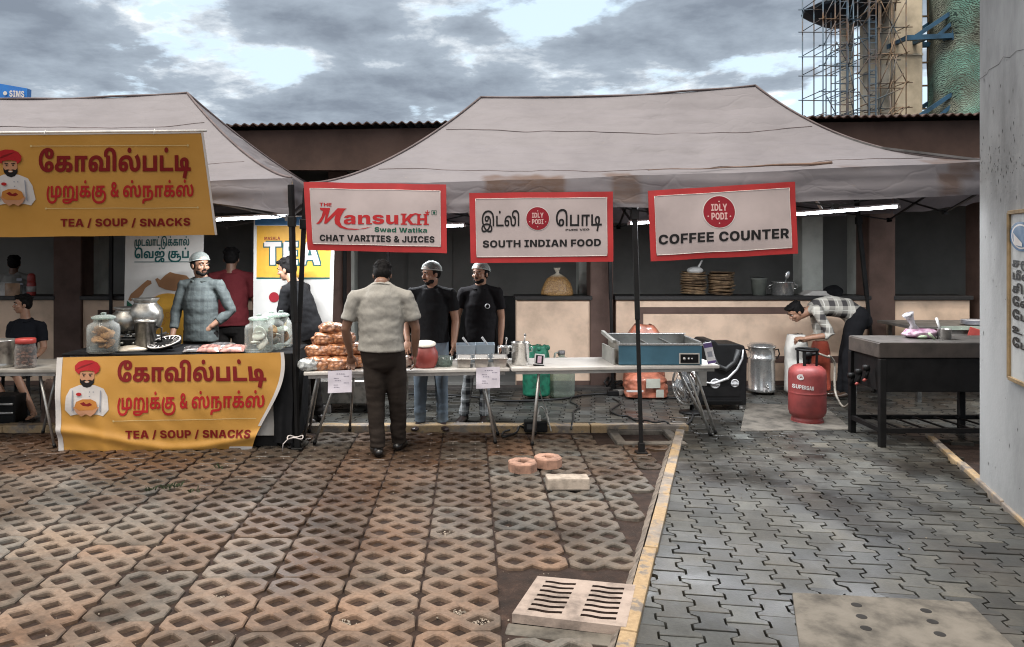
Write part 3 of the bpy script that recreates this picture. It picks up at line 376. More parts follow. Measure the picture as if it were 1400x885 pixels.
[959,[[[76,-3,-36,5,-23,15,-7,15,0,18,14,22,20,10,30,5,122,1,0,-28,-115,0,-22,-4,-7,-5,-2,-8,4,-9,9,-6,26,0,9,4,6,8,4,20,0,52,-36,0,0,-36,-38,-4,0,69,162,0,0,-29,-48,0,-1,-71,-13,-27,-24,-13]],[[188,213,25,-3,20,-7,19,-16,10,-17,7,-39,1,-131,-43,0,-1,138,-4,22,-9,15,-11,7,-13,2,-12,-2,-11,-8,-4,-20,8,-25,-42,0,-4,9,-2,30,9,22,25,17]],[[455,144,15,-1,24,-9,10,-8,14,-21,7,-28,0,-37,-3,-16,-10,-27,-16,-19,-24,-13,-40,-8,-79,-3,-13,-10,-1,-22,-41,-2,0,36,16,20,26,9,75,1,33,6,16,8,11,13,9,32,0,26,-7,27,-13,14,-23,1,-7,-5,-7,-13,-1,-95,-42,0,-1,96,-7,16,-15,2,-7,-5,-5,-13,-1,-96,-42,0,0,89,4,21,7,15,23,17,29,2,26,-10,17,-24,-14,2,20,22,12,6]],[[556,0,0,141,42,0,0,-111,90,0,0,111,42,0,0,-141],[643,165,-16,6,-6,16,6,16,16,6,17,-6,6,-16,-6,-16]],[[899,-71,0,71,-132,0,0,141,42,0,0,-111,90,0,0,111,42,0,0,-212]]]],
[1360,[[[123,-3,-45,7,-36,21,-23,33,-8,46,9,46,24,34,36,22,47,7,37,-6,23,-17,9,-28,-6,-23,-11,-12,-16,-8,-21,-3,-30,6,-12,10,-10,20,0,21,10,18,36,0,-10,-16,0,-23,14,-8,12,6,3,20,-6,9,-7,4,-18,1,-33,-8,-20,-15,-10,-15,-7,-19,-2,-23,2,-24,7,-19,10,-15,21,-14,29,-6,21,2,6,6,4,10,-3,17,-12,6,-8,-2,-6,-7,-1,-22,10,-18,-36,1,-9,19,-1,20,10,21,13,10,29,6,22,-3,16,-8,11,-13,5,-15,0,-18,-13,-24,-29,-14]],[[271,-3,-23,3,-17,10,-13,16,-6,22,1,30,4,16,7,13,20,21,28,12,33,4,28,-2,22,-8,23,-19,12,-25,2,-26,-8,-34,48,0,0,111,42,0,0,-141,-133,0,-1,22,10,35,-3,27,-13,20,-14,8,-18,2,-29,-7,-13,-12,-8,-17,-3,-20,4,-23,13,-9,15,3,5,13,-5,14,-19,4,-11,-6,-15,-13,-6,25,22,15,28,7,24,-5,16,-15,6,-24,-6,-25,-18,-16]],[[511,0,0,141,169,0,0,-29,-51,0,0,-29,26,8,26,-2,13,-7,11,-17,1,-22,-5,-13,47,0,0,-30,-161,0,0,30,73,0,4,9,1,12,-7,9,-12,2,-17,-7,0,-13,-42,0,0,70,-33,0,0,-112],[717,0,-4,30,22,0,0,111,43,0,0,-141],[644,165,-16,6,-6,16,6,16,16,6,17,-6,6,-16,-6,-16]],[[866,-3,-22,3,-18,10,-12,16,-7,22,1,29,12,28,9,11,28,18,36,9,31,1,28,-3,32,-13,36,-28,14,-24,4,-14,0,-25,-5,-17,-11,-13,-15,-7,-31,-2,-18,6,-14,11,-8,15,-2,20,3,24,7,16,26,32,20,13,21,7,41,1,28,-9,19,-16,7,-10,7,-24,-1,-33,-6,-27,-14,-27,-35,18,10,22,5,31,-6,25,-14,16,-14,5,-21,-1,-16,-7,-17,-18,-9,-18,-3,-21,4,-18,10,-5,6,1,6,7,1,25,-7,19,-13,16,-25,14,-18,5,-34,1,-22,-6,-24,-16,-9,-15,-3,-14,1,-19,5,-12,15,-6,13,5,2,17,-4,8,-8,4,-16,-2,-20,-17,-7,25,22,15,28,7,24,-5,9,-7,12,-19,0,-22,-5,-16,-11,-12,-16,-7]],[[1201,-3,-25,2,-20,7,-18,18,-4,18,4,16,12,14,20,10,48,6,88,-2,26,-10,10,-9,7,-11,1,-28,-5,-10,-7,-10,-23,-10,-45,2,7,29,20,-2,12,7,1,16,-14,8,-104,0,-8,-2,-7,-8,0,-10,6,-8,26,-3,17,8,7,17,0,60,-36,0,0,-36,-38,-4,0,69,162,0,0,-29,-47,0,-2,-71,-13,-27,-24,-13]]]],
[900,[[[123,-3,-45,7,-36,21,-23,33,-8,46,9,46,24,34,36,22,47,7,37,-6,23,-17,9,-28,-6,-23,-11,-12,-16,-8,-21,-3,-30,6,-12,10,-10,20,0,21,10,18,36,0,-10,-16,0,-23,14,-8,12,6,3,20,-6,9,-7,4,-18,1,-33,-8,-20,-15,-10,-15,-7,-19,-2,-23,2,-24,7,-19,10,-15,21,-14,29,-6,21,2,6,6,4,10,-3,17,-12,6,-8,-2,-6,-7,-1,-22,10,-18,-36,1,-9,19,-1,20,10,21,13,10,29,6,22,-3,16,-8,11,-13,5,-15,0,-18,-13,-24,-29,-14]],[[359,144,28,-4,11,-6,17,-16,6,-11,6,-25,1,-26,-5,-20,-9,-16,-22,-14,-28,-6,-144,0,0,141,42,0,0,-111,42,0,0,68,6,23,20,17],[362,115,-11,-5,-5,-11,0,-69,26,3,8,7,4,12,2,25,-4,22,-10,13]],[[606,144,14,-1,25,-9,9,-8,15,-21,7,-28,0,-37,-2,-16,-11,-27,-17,-19,-23,-13,-41,-8,-74,-2,-11,-4,-5,-7,-2,-22,-42,-2,1,36,15,20,27,9,75,1,33,6,22,14,9,16,4,23,-1,37,-5,16,-14,14,-22,1,-10,-9,-5,-14,-1,-90,-42,0,-1,101,-9,12,-12,1,-8,-5,-4,-13,-1,-96,-42,0,0,89,3,21,8,15,24,17,28,2,26,-10,18,-24,-15,2,20,22,12,6],[564,165,-16,6,-7,16,7,16,16,6,16,-6,6,-16,-6,-16]],[[707,0,0,141,43,0,0,-111,89,0,0,111,42,0,0,-141]]]],
[1034,[[[80,144,37,-3,37,-15,13,-15,3,-28,-6,-15,-18,-16,-37,-11,-54,-5,-4,-5,218,-1,0,-30,-212,0,-21,2,-14,6,-8,8,-3,14,3,13,8,9,20,8,67,9,13,5,6,8,2,9,-2,11,-9,7,-18,6,-44,0,-9,-8,2,-11,16,-4,7,3,3,7,-3,19,-10,13,31,3,10,-12,6,-17,-2,-17,-11,-17,-22,-8,-23,0,-23,5,-12,9,-7,22,8,24,24,14]],[],[[408,-3,-32,7,-20,21,-8,34,9,38,13,19,31,18,29,6,47,1,1,-29,-59,-4,-18,-11,-9,-13,-6,-28,4,-21,13,-9,15,3,5,10,-4,17,-19,4,-12,-6,-14,-13,-7,25,23,15,28,7,24,-5,16,-15,5,-24,-6,-25,-18,-16],[483,0,0,112,-12,0,2,29,87,0,0,-29,-34,0,0,-112]],[[634,-3,-22,3,-18,10,-12,16,-7,22,1,30,4,16,16,24,11,10,28,12,16,3,32,1,35,-10,24,-19,11,-25,2,-26,-8,-34,48,0,0,111,43,0,0,-141,-134,0,-2,22,10,35,-2,27,-12,20,-15,8,-18,2,-29,-7,-13,-12,-8,-17,-3,-20,4,-23,9,-8,17,1,7,11,-5,17,-18,4,-12,-6,-14,-13,-7,25,22,15,29,7,24,-5,16,-15,5,-24,-6,-25,-18,-16]],[[939,-53,-27,24,41,38,0,103,-36,0,0,-112,-43,0,0,141,156,0,0,-29,-35,0,0,-112],[945,165,-16,6,-7,16,7,16,16,6,16,-6,6,-16,-6,-16]]]],
[1055,[[[123,-3,-45,7,-36,21,-23,33,-8,46,9,46,24,34,36,22,47,7,37,-6,23,-17,9,-28,-6,-23,-11,-12,-16,-8,-21,-3,-30,6,-12,10,-10,20,0,21,10,18,36,0,-10,-16,0,-23,14,-8,12,6,3,20,-6,9,-7,4,-18,1,-33,-8,-20,-15,-10,-15,-7,-19,-2,-23,2,-24,7,-19,10,-15,21,-14,29,-6,21,2,6,6,4,10,-3,17,-12,6,-8,-2,-6,-7,-1,-22,10,-18,-36,1,-9,19,-1,20,10,21,13,10,29,6,22,-3,16,-8,11,-13,5,-15,0,-18,-13,-24,-29,-14]],[[359,144,28,-4,11,-6,17,-16,6,-11,6,-25,1,-26,-5,-20,-9,-16,-22,-14,-28,-6,-144,0,0,141,42,0,0,-111,42,0,0,68,6,23,20,17],[362,115,-11,-5,-5,-11,0,-69,26,3,8,7,4,12,2,25,-4,22,-10,13]],[[509,-3,-23,3,-17,10,-13,16,-6,22,0,29,12,28,10,11,28,18,36,9,31,1,28,-3,32,-13,36,-28,14,-24,4,-14,0,-25,-5,-17,-10,-13,-16,-7,-31,-2,-19,6,-13,11,-8,15,-3,20,2,16,8,24,27,32,19,13,22,7,41,1,28,-9,19,-16,6,-10,8,-24,0,-23,-8,-37,-13,-27,-35,18,10,22,4,31,-5,25,-14,16,-14,5,-21,-1,-16,-7,-18,-18,-8,-18,-3,-21,4,-18,10,-5,6,1,6,7,1,25,-6,19,-14,16,-25,14,-18,5,-34,1,-23,-6,-23,-16,-9,-15,-3,-17,2,-20,7,-11,15,-3,9,5,3,17,-4,8,-7,4,-18,-2,-20,-17,-6,25,22,15,28,7,13,-2,20,-10,11,-19,1,-22,-5,-16,-11,-12,-16,-7]],[[838,-3,-22,3,-18,10,-16,26,-4,25,4,25,10,21,14,16,20,12,34,9,36,-1,19,-5,19,-14,12,-17,14,-71,10,-8,12,-1,12,5,4,9,3,30,-8,31,-18,31,35,20,19,-28,13,-44,-2,-40,-16,-29,-20,-11,-13,-3,-31,0,-20,7,-12,9,-9,14,-6,18,-5,39,-7,17,-17,11,-24,1,-18,-6,-14,-12,-11,-27,0,-24,6,-13,14,-6,11,3,5,13,-5,14,-18,4,-12,-6,-14,-13,-7,25,22,15,29,7,23,-5,17,-15,5,-24,-6,-25,-18,-16]]]]]
# =================================================================== SETTING: ground
def dirt_mat():
    m, t, b = nmat('wet_dirt')
    f = tex(t, 9, 9, 0.7); g = tex(t, 90, 4, 0.7); big = tex(t, 1.1, 4)
    c = ramp(t, f, [(0.3, (0.012, 0.007, 0.005)), (0.55, (0.030, 0.017, 0.012)), (0.75, (0.075, 0.044, 0.031))])
    c = mixc(t, ramp(t, g, [(0.66, (0, 0, 0)), (0.74, (1, 1, 1))]), c, (0.22, 0.16, 0.12))
    t.links.new(c, b.inputs['Base Color']); b.inputs['Roughness'].default_value = 0.85; b.inputs['Specular IOR Level'].default_value = 0.3
    bump(t, b, g, 0.5, 0.012); return m
M_dirt = dirt_mat()
gm = MB(); gm.b2((-400, -60, -0.5), (400, 900, -0.062))
ground = gm.build('ground', M_dirt); tag(ground, kind='structure')

# kerb line on the left of the path (world X at depth Y) and on its right
def kx(Y): return 0.735 + (Y - 3.5) * 0.3358
def kxr(Y): return 4.30 + (Y - 7.03) * 0.327

# ---- grass paver blocks: octagonal lobes with a diamond hole each, 2 x 3 lobes to a block
def paver_mat():
    m, t, b = nmat('grid_paver_concrete')
    at = _n(t, 'ShaderNodeAttribute'); at.attribute_name = 'tint'
    f = tex(t, 3.2, 8, 0.65); g = tex(t, 45, 5, 0.7); wet = tex(t, 0.55, 5, 0.6, off=(2.1, 0.4, 0))
    c = mixc(t, ramp(t, f, [(0.3, (0.42,) * 3), (0.52, (1.0,) * 3), (0.70, (1.5, 1.44, 1.38))]), (0, 0, 0), (1, 1, 1))
    hue = tex(t, 1.7, 6, .65, off=(9, 4, 0)); c = mixc(t, 1.0, at.outputs['Color'], c, 'MULTIPLY')
    c = mixc(t, 1.0, c, ramp(t, hue, [(.34, (.80, .90, .97)), (.5, (1, 1, 1)), (.64, (1.10, .99, .90))]), 'MULTIPLY')
    c = mixc(t, 1.0, c, ramp(t, g, [(0.3, (0.7,) * 3), (0.6, (1.08,) * 3)]), 'MULTIPLY')
    # damp patches; a bias with depth makes the far pavers darker and glossier
    co = _n(t, 'ShaderNodeTexCoord'); sx = _n(t, 'ShaderNodeSeparateXYZ'); t.links.new(co.outputs['Object'], sx.inputs[0])
    wm_ = _n(t, 'ShaderNodeMath', operation='MULTIPLY_ADD'); t.links.new(sx.outputs[1], wm_.inputs[0]); wm_.inputs[1].default_value = -.055; t.links.new(wet, wm_.inputs[2]); wet = wm_.outputs[0]
    mudf = tex(t, 1.9, 7, .68, off=(7, 2, 0)); c = mixc(t, ramp(t, mudf, [(.54, (0, 0, 0)), (.66, (.7,) * 3)]), c, (.075, .05, .037))
    wf = ramp(t, wet, [(0.40, (1, 1, 1)), (0.58, (0, 0, 0))])
    c = mixc(t, wf, c, mixc(t, 1.0, c, (0.44, 0.37, 0.32), 'MULTIPLY'))
    t.links.new(c, b.inputs['Base Color'])
    t.links.new(ramp(t, wet, [(0.40, (0.38,) * 3), (0.58, (0.72,) * 3)]), b.inputs['Roughness'])
    b.inputs['Specular IOR Level'].default_value = 0.3
    bump(t, b, g, 0.5, 0.005); return m
M_paver = paver_mat()
PW, PL = 0.4150, 0.5870
HX, HY = PW / 4, PL / 6
A8 = 0.046
def lobe(mb, cx, cy, z, tint, edges, rnd, tilt):
    """octagon ring: outer rim (with a small bevel) and inner diamond hole; edges = which sides face a joint"""
    gx0 = 0.006 if 'w' in edges else 0.0; gx1 = 0.006 if 'e' in edges else 0.0
    gy0 = 0.005 if 's' in edges else 0.0; gy1 = 0.005 if 'n' in edges else 0.0
    o = [(HX - gx1, -A8), (HX - gx1, A8), (A8, HY - gy1), (-A8, HY - gy1), (-HX + gx0, A8), (-HX + gx0, -A8), (-A8, -HY + gy0), (A8, -HY + gy0)]
    ax, ay = 0.062 + rnd.uniform(-.005, .004), 0.055 + rnd.uniform(-.005, .004)
    e = 0.006
    h = [(ax, -e), (ax, e), (e, ay), (-e, ay), (-ax, e), (-ax, -e), (-e, -ay), (e, -ay)]
    bv = 0.0065
    free = {0: 'e' in edges, 2: 'n' in edges, 4: 'w' in edges, 6: 's' in edges}
    def inset(p, k):        # pull towards the ring's middle
        l = math.hypot(*p); return (p[0] * (1 + k / l), p[1] * (1 + k / l))
    V = []
    Z = lambda p: z + p[0] * tilt[0] + p[1] * tilt[1]
    # outer vertices: bevelled only where the side is free (gap diagonals always free)
    oi = []
    for i, p in enumerate(o):
        s_ = i - (i % 2)
        shared = not free[s_]
        q = inset(p, -bv)
        if shared:          # move along the shared side only
            if s_ in (0, 4): q = (p[0], p[1] * (1 - bv * 1.1 / A8))
            else: q = (p[0] * (1 - bv * 1.1 / A8), p[1])
        oi.append(q)
    hi = [inset(p, bv * .8) for p in h]
    d = -0.075
    rows = [[(x, y, d) for x, y in o], [(x, y, -bv) for x, y in o], [(x, y, 0) for x, y in oi], [(x, y, 0) for x, y in hi], [(x, y, -bv) for x, y in h], [(x * .93, y * .93, d) for x, y in h]]
    for r_ in rows:
        for x, y, zz_ in r_:
            q_ = Vector((cx + x, cy + y, 0)); j_ = noise.noise_vector(q_ * 17) * .0045 + noise.noise_vector(q_ * 60) * .002
            V.append((q_.x + j_.x, q_.y + j_.y, Z((x, y)) + zz_ + j_.z * .6))
    F = []
    for r_ in range(5):
        for i in range(8):
            j = (i + 1) % 8
            if r_ in (0, 1) and i in (0, 2, 4, 6) and not free[i]: continue
            F.append((r_ * 8 + i, r_ * 8 + j, (r_ + 1) * 8 + j, (r_ + 1) * 8 + i))
    mb.add(V, F, 0, False, tint)
gp = MB(); rnd = random.Random(3)
def has_lobe(lx, ly):
    return not (ly > 7.52 or ly < 2.6 or lx > kx(ly) - 0.17 or (lx > 0.16 and 3.62 < ly < 4.41) or (lx > 0.157 and ly < 3.62 and (ly < 3.30 or lx > .95))
                or (1.28 < lx < 2.05 and ly > 7.02) or abs(lx) / max(ly, .1) > 1.1)
REDDISH = [(0.18, 0.124, 0.09), (0.162, 0.115, 0.085), (0.19, 0.134, 0.098), (0.145, 0.107, 0.08)]
GREYISH = [(0.165, 0.136, 0.11), (0.145, 0.133, 0.117), (0.178, 0.145, 0.118)]
for ci in range(-26, 6):
    x0 = 0.157 + ci * PW
    ph = 0.13 if ci >= 0 else (0 if ci > -5 else (ci * 0.217) % PL)
    for ri in range(-3, 9):
        y0 = 3.65 + ri * PL + ph
        n_ = noise.noise(Vector((x0 * 0.45 + 4, y0 * 0.5, 1.3)))
        base = rnd.choice(REDDISH if n_ + rnd.uniform(-.35, .35) > -0.04 else GREYISH)
        k = rnd.uniform(0.82, 1.15); tint = (base[0] * k, base[1] * k, base[2] * k, 1)
        dz = rnd.uniform(-0.004, 0.003); tl = (rnd.uniform(-.008, .008), rnd.uniform(-.008, .008))
        for a in range(2):
            for b_ in range(3):
                lx = x0 + HX * (2 * a + 1); ly = y0 + HY * (2 * b_ + 1)
                if not has_lobe(lx, ly): continue
                ed = ''.join(q for q, c_, nx_, ny_ in (('w', a == 0, -1, 0), ('e', a == 1, 1, 0), ('s', b_ == 0, 0, -1), ('n', b_ == 2, 0, 1))
                             if c_ or not has_lobe(lx + nx_ * 2 * HX, ly + ny_ * 2 * HY))
                zz2 = dz + (lx - x0 - PW / 2) * tl[0] + (ly - y0 - PL / 2) * tl[1]
                lobe(gp, lx, ly, zz2, tint, ed, rnd, tl)
grid_paving = gp.build('grid_paving', M_paver); tag(grid_paving, kind='structure')

# bare dirt where blocks are missing, lumpy
def dirt_patch(poly_fn, x0, x1, y0, y1, n, amp, base, seed, name):
    mb = MB()
    def fn(u, v):
        x = lerp(x0, x1, u); y = lerp(y0, y1, v); x = min(x, poly_fn(y))
        z = base + amp * (noise.fractal(Vector((x * 5 + seed, y * 5, 0)), 1.0, 2.0, 4) * 0.6 + abs(noise.noise(Vector((x * 31, y * 31, seed)))) * 0.5)
        return (x, y, z)
    mb.grid(fn, n, n); return tag(mb.build(name, M_dirt), kind='structure')
dirt_patch(lambda y: kx(y) - 0.02, -7.6, 2.3, 2.6, 7.62, 260, 0.012, -0.024, 3.0, 'soil')
dirt_patch(lambda y: kx(y) - 0.02, 0.10, 1.4, 3.2, 4.55, 70, 0.026, -0.045, 1.0, 'dirt')
dirt_patch(lambda y: kx(y) - 0.02, 0.9, 2.4, 4.4, 7.6, 70, 0.012, -0.045, 5.0, 'dirt')
dirt_patch(lambda y: 9, 4.0, 6.6, 5.4, 9.0, 60, 0.012, -0.03, 9.0, 'dirt')
# pebbles and litter in the dirt and the holes: nobody could count them
pb = MB(); rp = random.Random(11)
M_peb = pm('pebble_stone', (0.30, 0.25, 0.20), 0.8, var=0.3, scale=30)
def pebble(x, y, z, s):
    V = []; 
    Mx = Matrix.Rotation(rp.uniform(0, 6), 3, 'Z') @ Matrix.Rotation(rp.uniform(0, 6), 3, 'X')
    pb.ell((x, y, z), (s, s * rp.uniform(.6, 1), s * rp.uniform(.4, .8)), Mx, 6, 0, 4)
for i in range(520):
    y = rp.uniform(3.5, 4.45); x = rp.uniform(0.2, kx(y) - .04); pebble(x, y, -0.036, rp.choice((.003, .004, .005, .006, .010)))
for i in range(160):
    y = rp.uniform(4.4, 7.4); x = kx(y) - rp.uniform(.03, .16); pebble(x, y, -0.036, rp.choice((.003, .004, .006, .009)))
for i in range(450):
    y = rp.uniform(3.4, 7.2); x = rp.uniform(-.75 * y, .5)
    pebble(x, y, -0.019, rp.choice((.003, .004, .005, .007)))
for hx, hy in ((-0.258 + HX * 3, 3.65 + HY), (-0.258 + HX, 3.65 + HY * 2), (-0.62, 3.75), (-0.258 + HX * 2, 3.65 + HY * 2), (-1.3, 4.0), (-0.15, 4.9)):
    for i in range(45): pebble(hx + rp.gauss(0, .022), hy + rp.gauss(0, .02), -0.020 + rp.random() * .012, rp.uniform(.003, .008))
for i in range(60):
    y = rp.uniform(4.5, 9); x = rp.uniform(kx(y) + .1, kxr(y) + 1.5); pebble(x, y, 0.004, rp.choice((.003, .004, .006)))
tag(pb.build('pebbles', M_peb), 'small pale pebbles and grit lying in the dirt and paving holes', 'pebbles', kind='stuff')
# scraps of grass tufts in the joints
gr = MB(); M_grass = pm('grass_blade', (0.04, 0.052, 0.02), 0.7)
def tuft(x, y, n=14, h=.05):
    for i in range(n):
        a = rp.uniform(0, 6.28); l = rp.uniform(.4, 1) * h; b0 = Vector((x + rp.gauss(0, .02), y + rp.gauss(0, .012), -.02)); d = Vector((math.cos(a), math.sin(a), 0))
        s_ = Vector((-d.y, d.x, 0)) * .003
        gr.add([b0 - s_, b0 + s_, b0 + d * l * .35 + Vector((0, 0, l)) + s_ * .5, b0 + d * l * .9 + Vector((0, 0, l * 1.1))], [(0, 1, 2), (0, 2, 3)])
for px, py in ((227, 667), (243, 665), (262, 672), (205, 671), (752, 586), (746, 588), (300, 640)):
    q = GP(px, py); tuft(q.x, q.y)
tag(gr.build('grass', M_grass), 'sparse tufts of short grass in the paving joints', 'grass', kind='stuff')

# ---- interlocking paver path and the strip in front of the canteen
def path_mat():
    m, t, b = nmat('interlocking_paver')
    at = _n(t, 'ShaderNodeAttribute'); at.attribute_name = 'tint'
    f = tex(t, 5, 8, 0.7); g = tex(t, 60, 5, 0.7); wet = tex(t, 0.8, 6, 0.62, off=(0.5, 3.2, 0)); mud = tex(t, 0.75, 6, 0.62, off=(4.6, 1.0, 0))
    c = mixc(t, 1.0, at.outputs['Color'], ramp(t, f, [(0.28, (0.55,) * 3), (0.55, (1.0,) * 3), (0.75, (1.25, 1.22, 1.16))]), 'MULTIPLY')
    c = mixc(t, 1.0, c, ramp(t, g, [(0.3, (0.72,) * 3), (0.62, (1.1,) * 3)]), 'MULTIPLY')
    c = mixc(t, ramp(t, mud, [(0.54, (0, 0, 0)), (0.68, (0.7, 0.7, 0.7))]), c, (0.045, 0.034, 0.026))
    c = mixc(t, ramp(t, wet, [(0.40, (1, 1, 1)), (0.56, (0, 0, 0))]), c, mixc(t, 1.0, c, (0.40, 0.39, 0.38), 'MULTIPLY'))
    t.links.new(c, b.inputs['Base Color'])
    t.links.new(ramp(t, wet, [(0.40, (0.30,) * 3), (0.58, (0.66,) * 3)]), b.inputs['Roughness'])
    bump(t, b, g, 0.3, 0.004); return m
M_path = path_mat()
pv = MB(); ang = R(9.2); ca, sa = math.cos(ang), math.sin(ang)
CWD, CLN = 0.166, 0.186
def inpath(x, y):
    if y > 9.97: return False
    if y >= 7.74: return -9.5 < x < 8.5 and x > -1.05 * y
    return kx(y) - .07 < x < kxr(y) + (0.0 if y < 7.2 else 4.0)
for i in range(-70, 70):
    for j in range(-30, 90):
        u = i * CWD; v = j * CLN + (CLN / 2 if i % 2 else 0) + 0.004 * (i % 3)
        x0, y0 = 1.6 + u * ca + v * sa, 3.2 - u * sa + v * ca
        if y0 < 2.7 or not inpath(x0, y0): continue
        w_ = CWD / 2 - 0.0055; d = 0.021; l = CLN - 0.011
        sd = [(-w_ - d, 0), (-w_ - d, .18), (-w_ + d, .32), (-w_ + d, .68), (-w_ - d, .82), (-w_ - d, 1)]
        poly = [(a, b_ * l - l / 2) for a, b_ in sd] + [(-a, b_ * l - l / 2) for a, b_ in sd[::-1]]
        n_ = noise.noise(Vector((x0 * .8, y0 * .8, 4)))
        g_ = rnd.choice((.036, .047, .056, .066, .080)) * (1 + .35 * n_)
        if rnd.random() < .12: g_ *= 0.55
        if rnd.random() < .05: g_ *= 1.4
        hue = rnd.random()
        tint = (g_ * (.99 + .12 * hue), g_ * (1.03), g_ * (.96 - .12 * hue), 1)
        dz = rnd.uniform(-.003, .002); tx, ty = rnd.uniform(-.02, .02), rnd.uniform(-.02, .02)
        V = []
        for k, zz3 in ((1.0, -.06), (1.0, -.0022), (.975, 0)):
            for a, b_ in poly:
                a2, b2_ = a * k, b_ * k
                wy_ = y0 - a2 * sa + b2_ * ca; wx_ = x0 + a2 * ca + b2_ * sa
                if y0 < 7.7: wx_ = max(wx_, kx(wy_) - .02)
                V.append((wx_, wy_, zz3 + dz + (a2 * tx + b2_ * ty if zz3 == 0 else 0)))
        n = 12
        F = [(q * n + k, (q + 1) * n + k, (q + 1) * n + (k + 1) % n, q * n + (k + 1) % n) for q in range(2) for k in range(n)]
        # top as three quads per half, so the concave outline stays clean
        T_ = [2 * n + k for k in range(n)]
        F += [(T_[k], T_[k + 1], T_[10 - k], T_[11 - k])[::-1] for k in range(5)]
        pv.add(V, F, 0, False, tint)
path = pv.build('path', M_path); tag(path, kind='structure')

# ---- kerbs
def kerb_mat():
    m, t, b = nmat('kerb_paint')
    f = tex(t, 6, 8, 0.7); g = tex(t, 40, 5, 0.7); h = tex(t, 1.6, 5, 0.6)
    c = ramp(t, g, [(0.3, (0.24, 0.165, 0.088)), (0.6, (0.35, 0.245, 0.135))])
    conc = ramp(t, f, [(0.3, (0.11, 0.09, 0.075)), (0.65, (0.30, 0.26, 0.22))])
    mk = mixc(t, ramp(t, h, [(0.47, (0, 0, 0)), (0.53, (1, 1, 1))]), ramp(t, f, [(0.40, (1, 1, 1)), (0.47, (0, 0, 0))]), ramp(t, f, [(0.52, (1, 1, 1)), (0.60, (0, 0, 0))]))
    c = mixc(t, mk, c, conc)
    t.links.new(c, b.inputs['Base Color']); b.inputs['Roughness'].default_value = 0.75
    bump(t, b, f, 0.6, 0.01); return m
M_kerb = kerb_mat()
def kerb_run(a, b, wd, top, name='kerb', bot=-.1, wob=0.006, seglen=.9):
    a = Vector(a); b = Vector(b); d = b - a; n = max(1, int(d.length / seglen)); mb = MB(); s = Vector((-d.y, d.x, 0)).normalized() * wd / 2
    for i in range(n):
        p = a + d * (i / n) + d.normalized() * .003; q = a + d * ((i + 1) / n) - d.normalized() * .003
        o = Vector((rnd.uniform(-wob, wob), rnd.uniform(-wob, wob), rnd.uniform(-wob, wob)))
        V = [p - s + o, q - s + o, q + s + o, p + s + o]
        mb.add([(v.x, v.y, bot) for v in V] + [(v.x, v.y, top + o.z) for v in V], [(0,3,2,1),(4,5,6,7),(0,1,5,4),(1,2,6,5),(2,3,7,6),(3,0,4,7)])
    return tag(mb.build(name, M_kerb, bevel=.010, seg=2), kind='structure')
kerb_run((kx(2.6) - .02, 2.6, 0), (kx(7.56) - .02, 7.56, 0), .080, .028)
kerb_run((-9.5, 7.68, 0), (2.17, 7.68, 0), .13, .05)
kerb_run((kxr(2.4), 2.4, 0), (kxr(7.4), 7.4, 0), .06, .03)
# mortar haunch on the dirt side of the sloping kerb
hm = MB()
def hfn(u, v):
    y = lerp(2.6, 7.4, v); x = kx(y) - .07 - .07 * (1 - u)
    return (x, y, lerp(-.06, .018, u ** .7) + .008 * noise.noise(Vector((x * 9, y * 9, 2))))
hm.grid(hfn, 6, 120); tag(hm.build('kerb_haunch', pm('mortar', (0.20, 0.165, 0.135), .85, var=.3, scale=14, bmp=.5)), kind='structure')

# ---- concrete slabs let into the path
M_slab = pm('slab_concrete', (0.125, 0.11, 0.09), .8, var=.35, scale=5, bmp=.35, bscale=70)
def quad_slab(pts, z0, z1, name, label, holes=()):
    mb = MB(); mb.prism([(p.x, p.y) for p in pts], z0, z1)
    root = thing(name, label, 'concrete slab', sum(pts, Vector()) / len(pts))
    o = mb.build('slab', M_slab, root, bevel=.008, seg=2)
    return root, o
sl1, o1 = quad_slab([GP(1095, 905), GP(1405, 905), GP(1325, 825), GP(1083, 812)], -.05, .010, 'cover_slab', 'concrete cover slab with two rows of three holes at the near end of the path')
hb = MB(); M_hole = pm('hole_dark', (0.012, 0.010, 0.009), .95, bmp=0)  # near-black colour stands for the shade inside the holes and pits
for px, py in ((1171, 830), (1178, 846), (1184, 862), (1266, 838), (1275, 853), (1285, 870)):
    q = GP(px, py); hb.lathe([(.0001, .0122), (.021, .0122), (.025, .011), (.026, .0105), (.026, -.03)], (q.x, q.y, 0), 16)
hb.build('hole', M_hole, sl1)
quad_slab([GP(1012, 590), GP(1165, 588), GP(1128, 556), GP(1020, 552)], -.05, .008, 'cover_slab', 'worn concrete slab in the paving under the red gas cylinder')
# joint line
# ---- drain grate in the dirt
q4 = [GP(700, 834, .05), GP(856, 852, .05), GP(869, 795, .05), GP(735, 783, .05)]
cen = sum(q4, Vector()) / 4
gt = thing('drain_cover', 'square cream concrete drain cover with two columns of wavy slots, lying tilted in the dirt', 'drain cover', (cen.x, cen.y, -.05))
e1 = (q4[1] - q4[0]); e2 = (q4[3] - q4[0])
def gq(u, v, z): 
    p = q4[0] * (1 - u) * (1 - v) + q4[1] * u * (1 - v) + q4[2] * u * v + q4[3] * (1 - u) * v
    return (p.x, p.y, z)
M_cover = pm('cover_concrete', (0.31, 0.245, 0.205), .75, var=.3, scale=7, bmp=.3, bscale=90)
cv = MB()
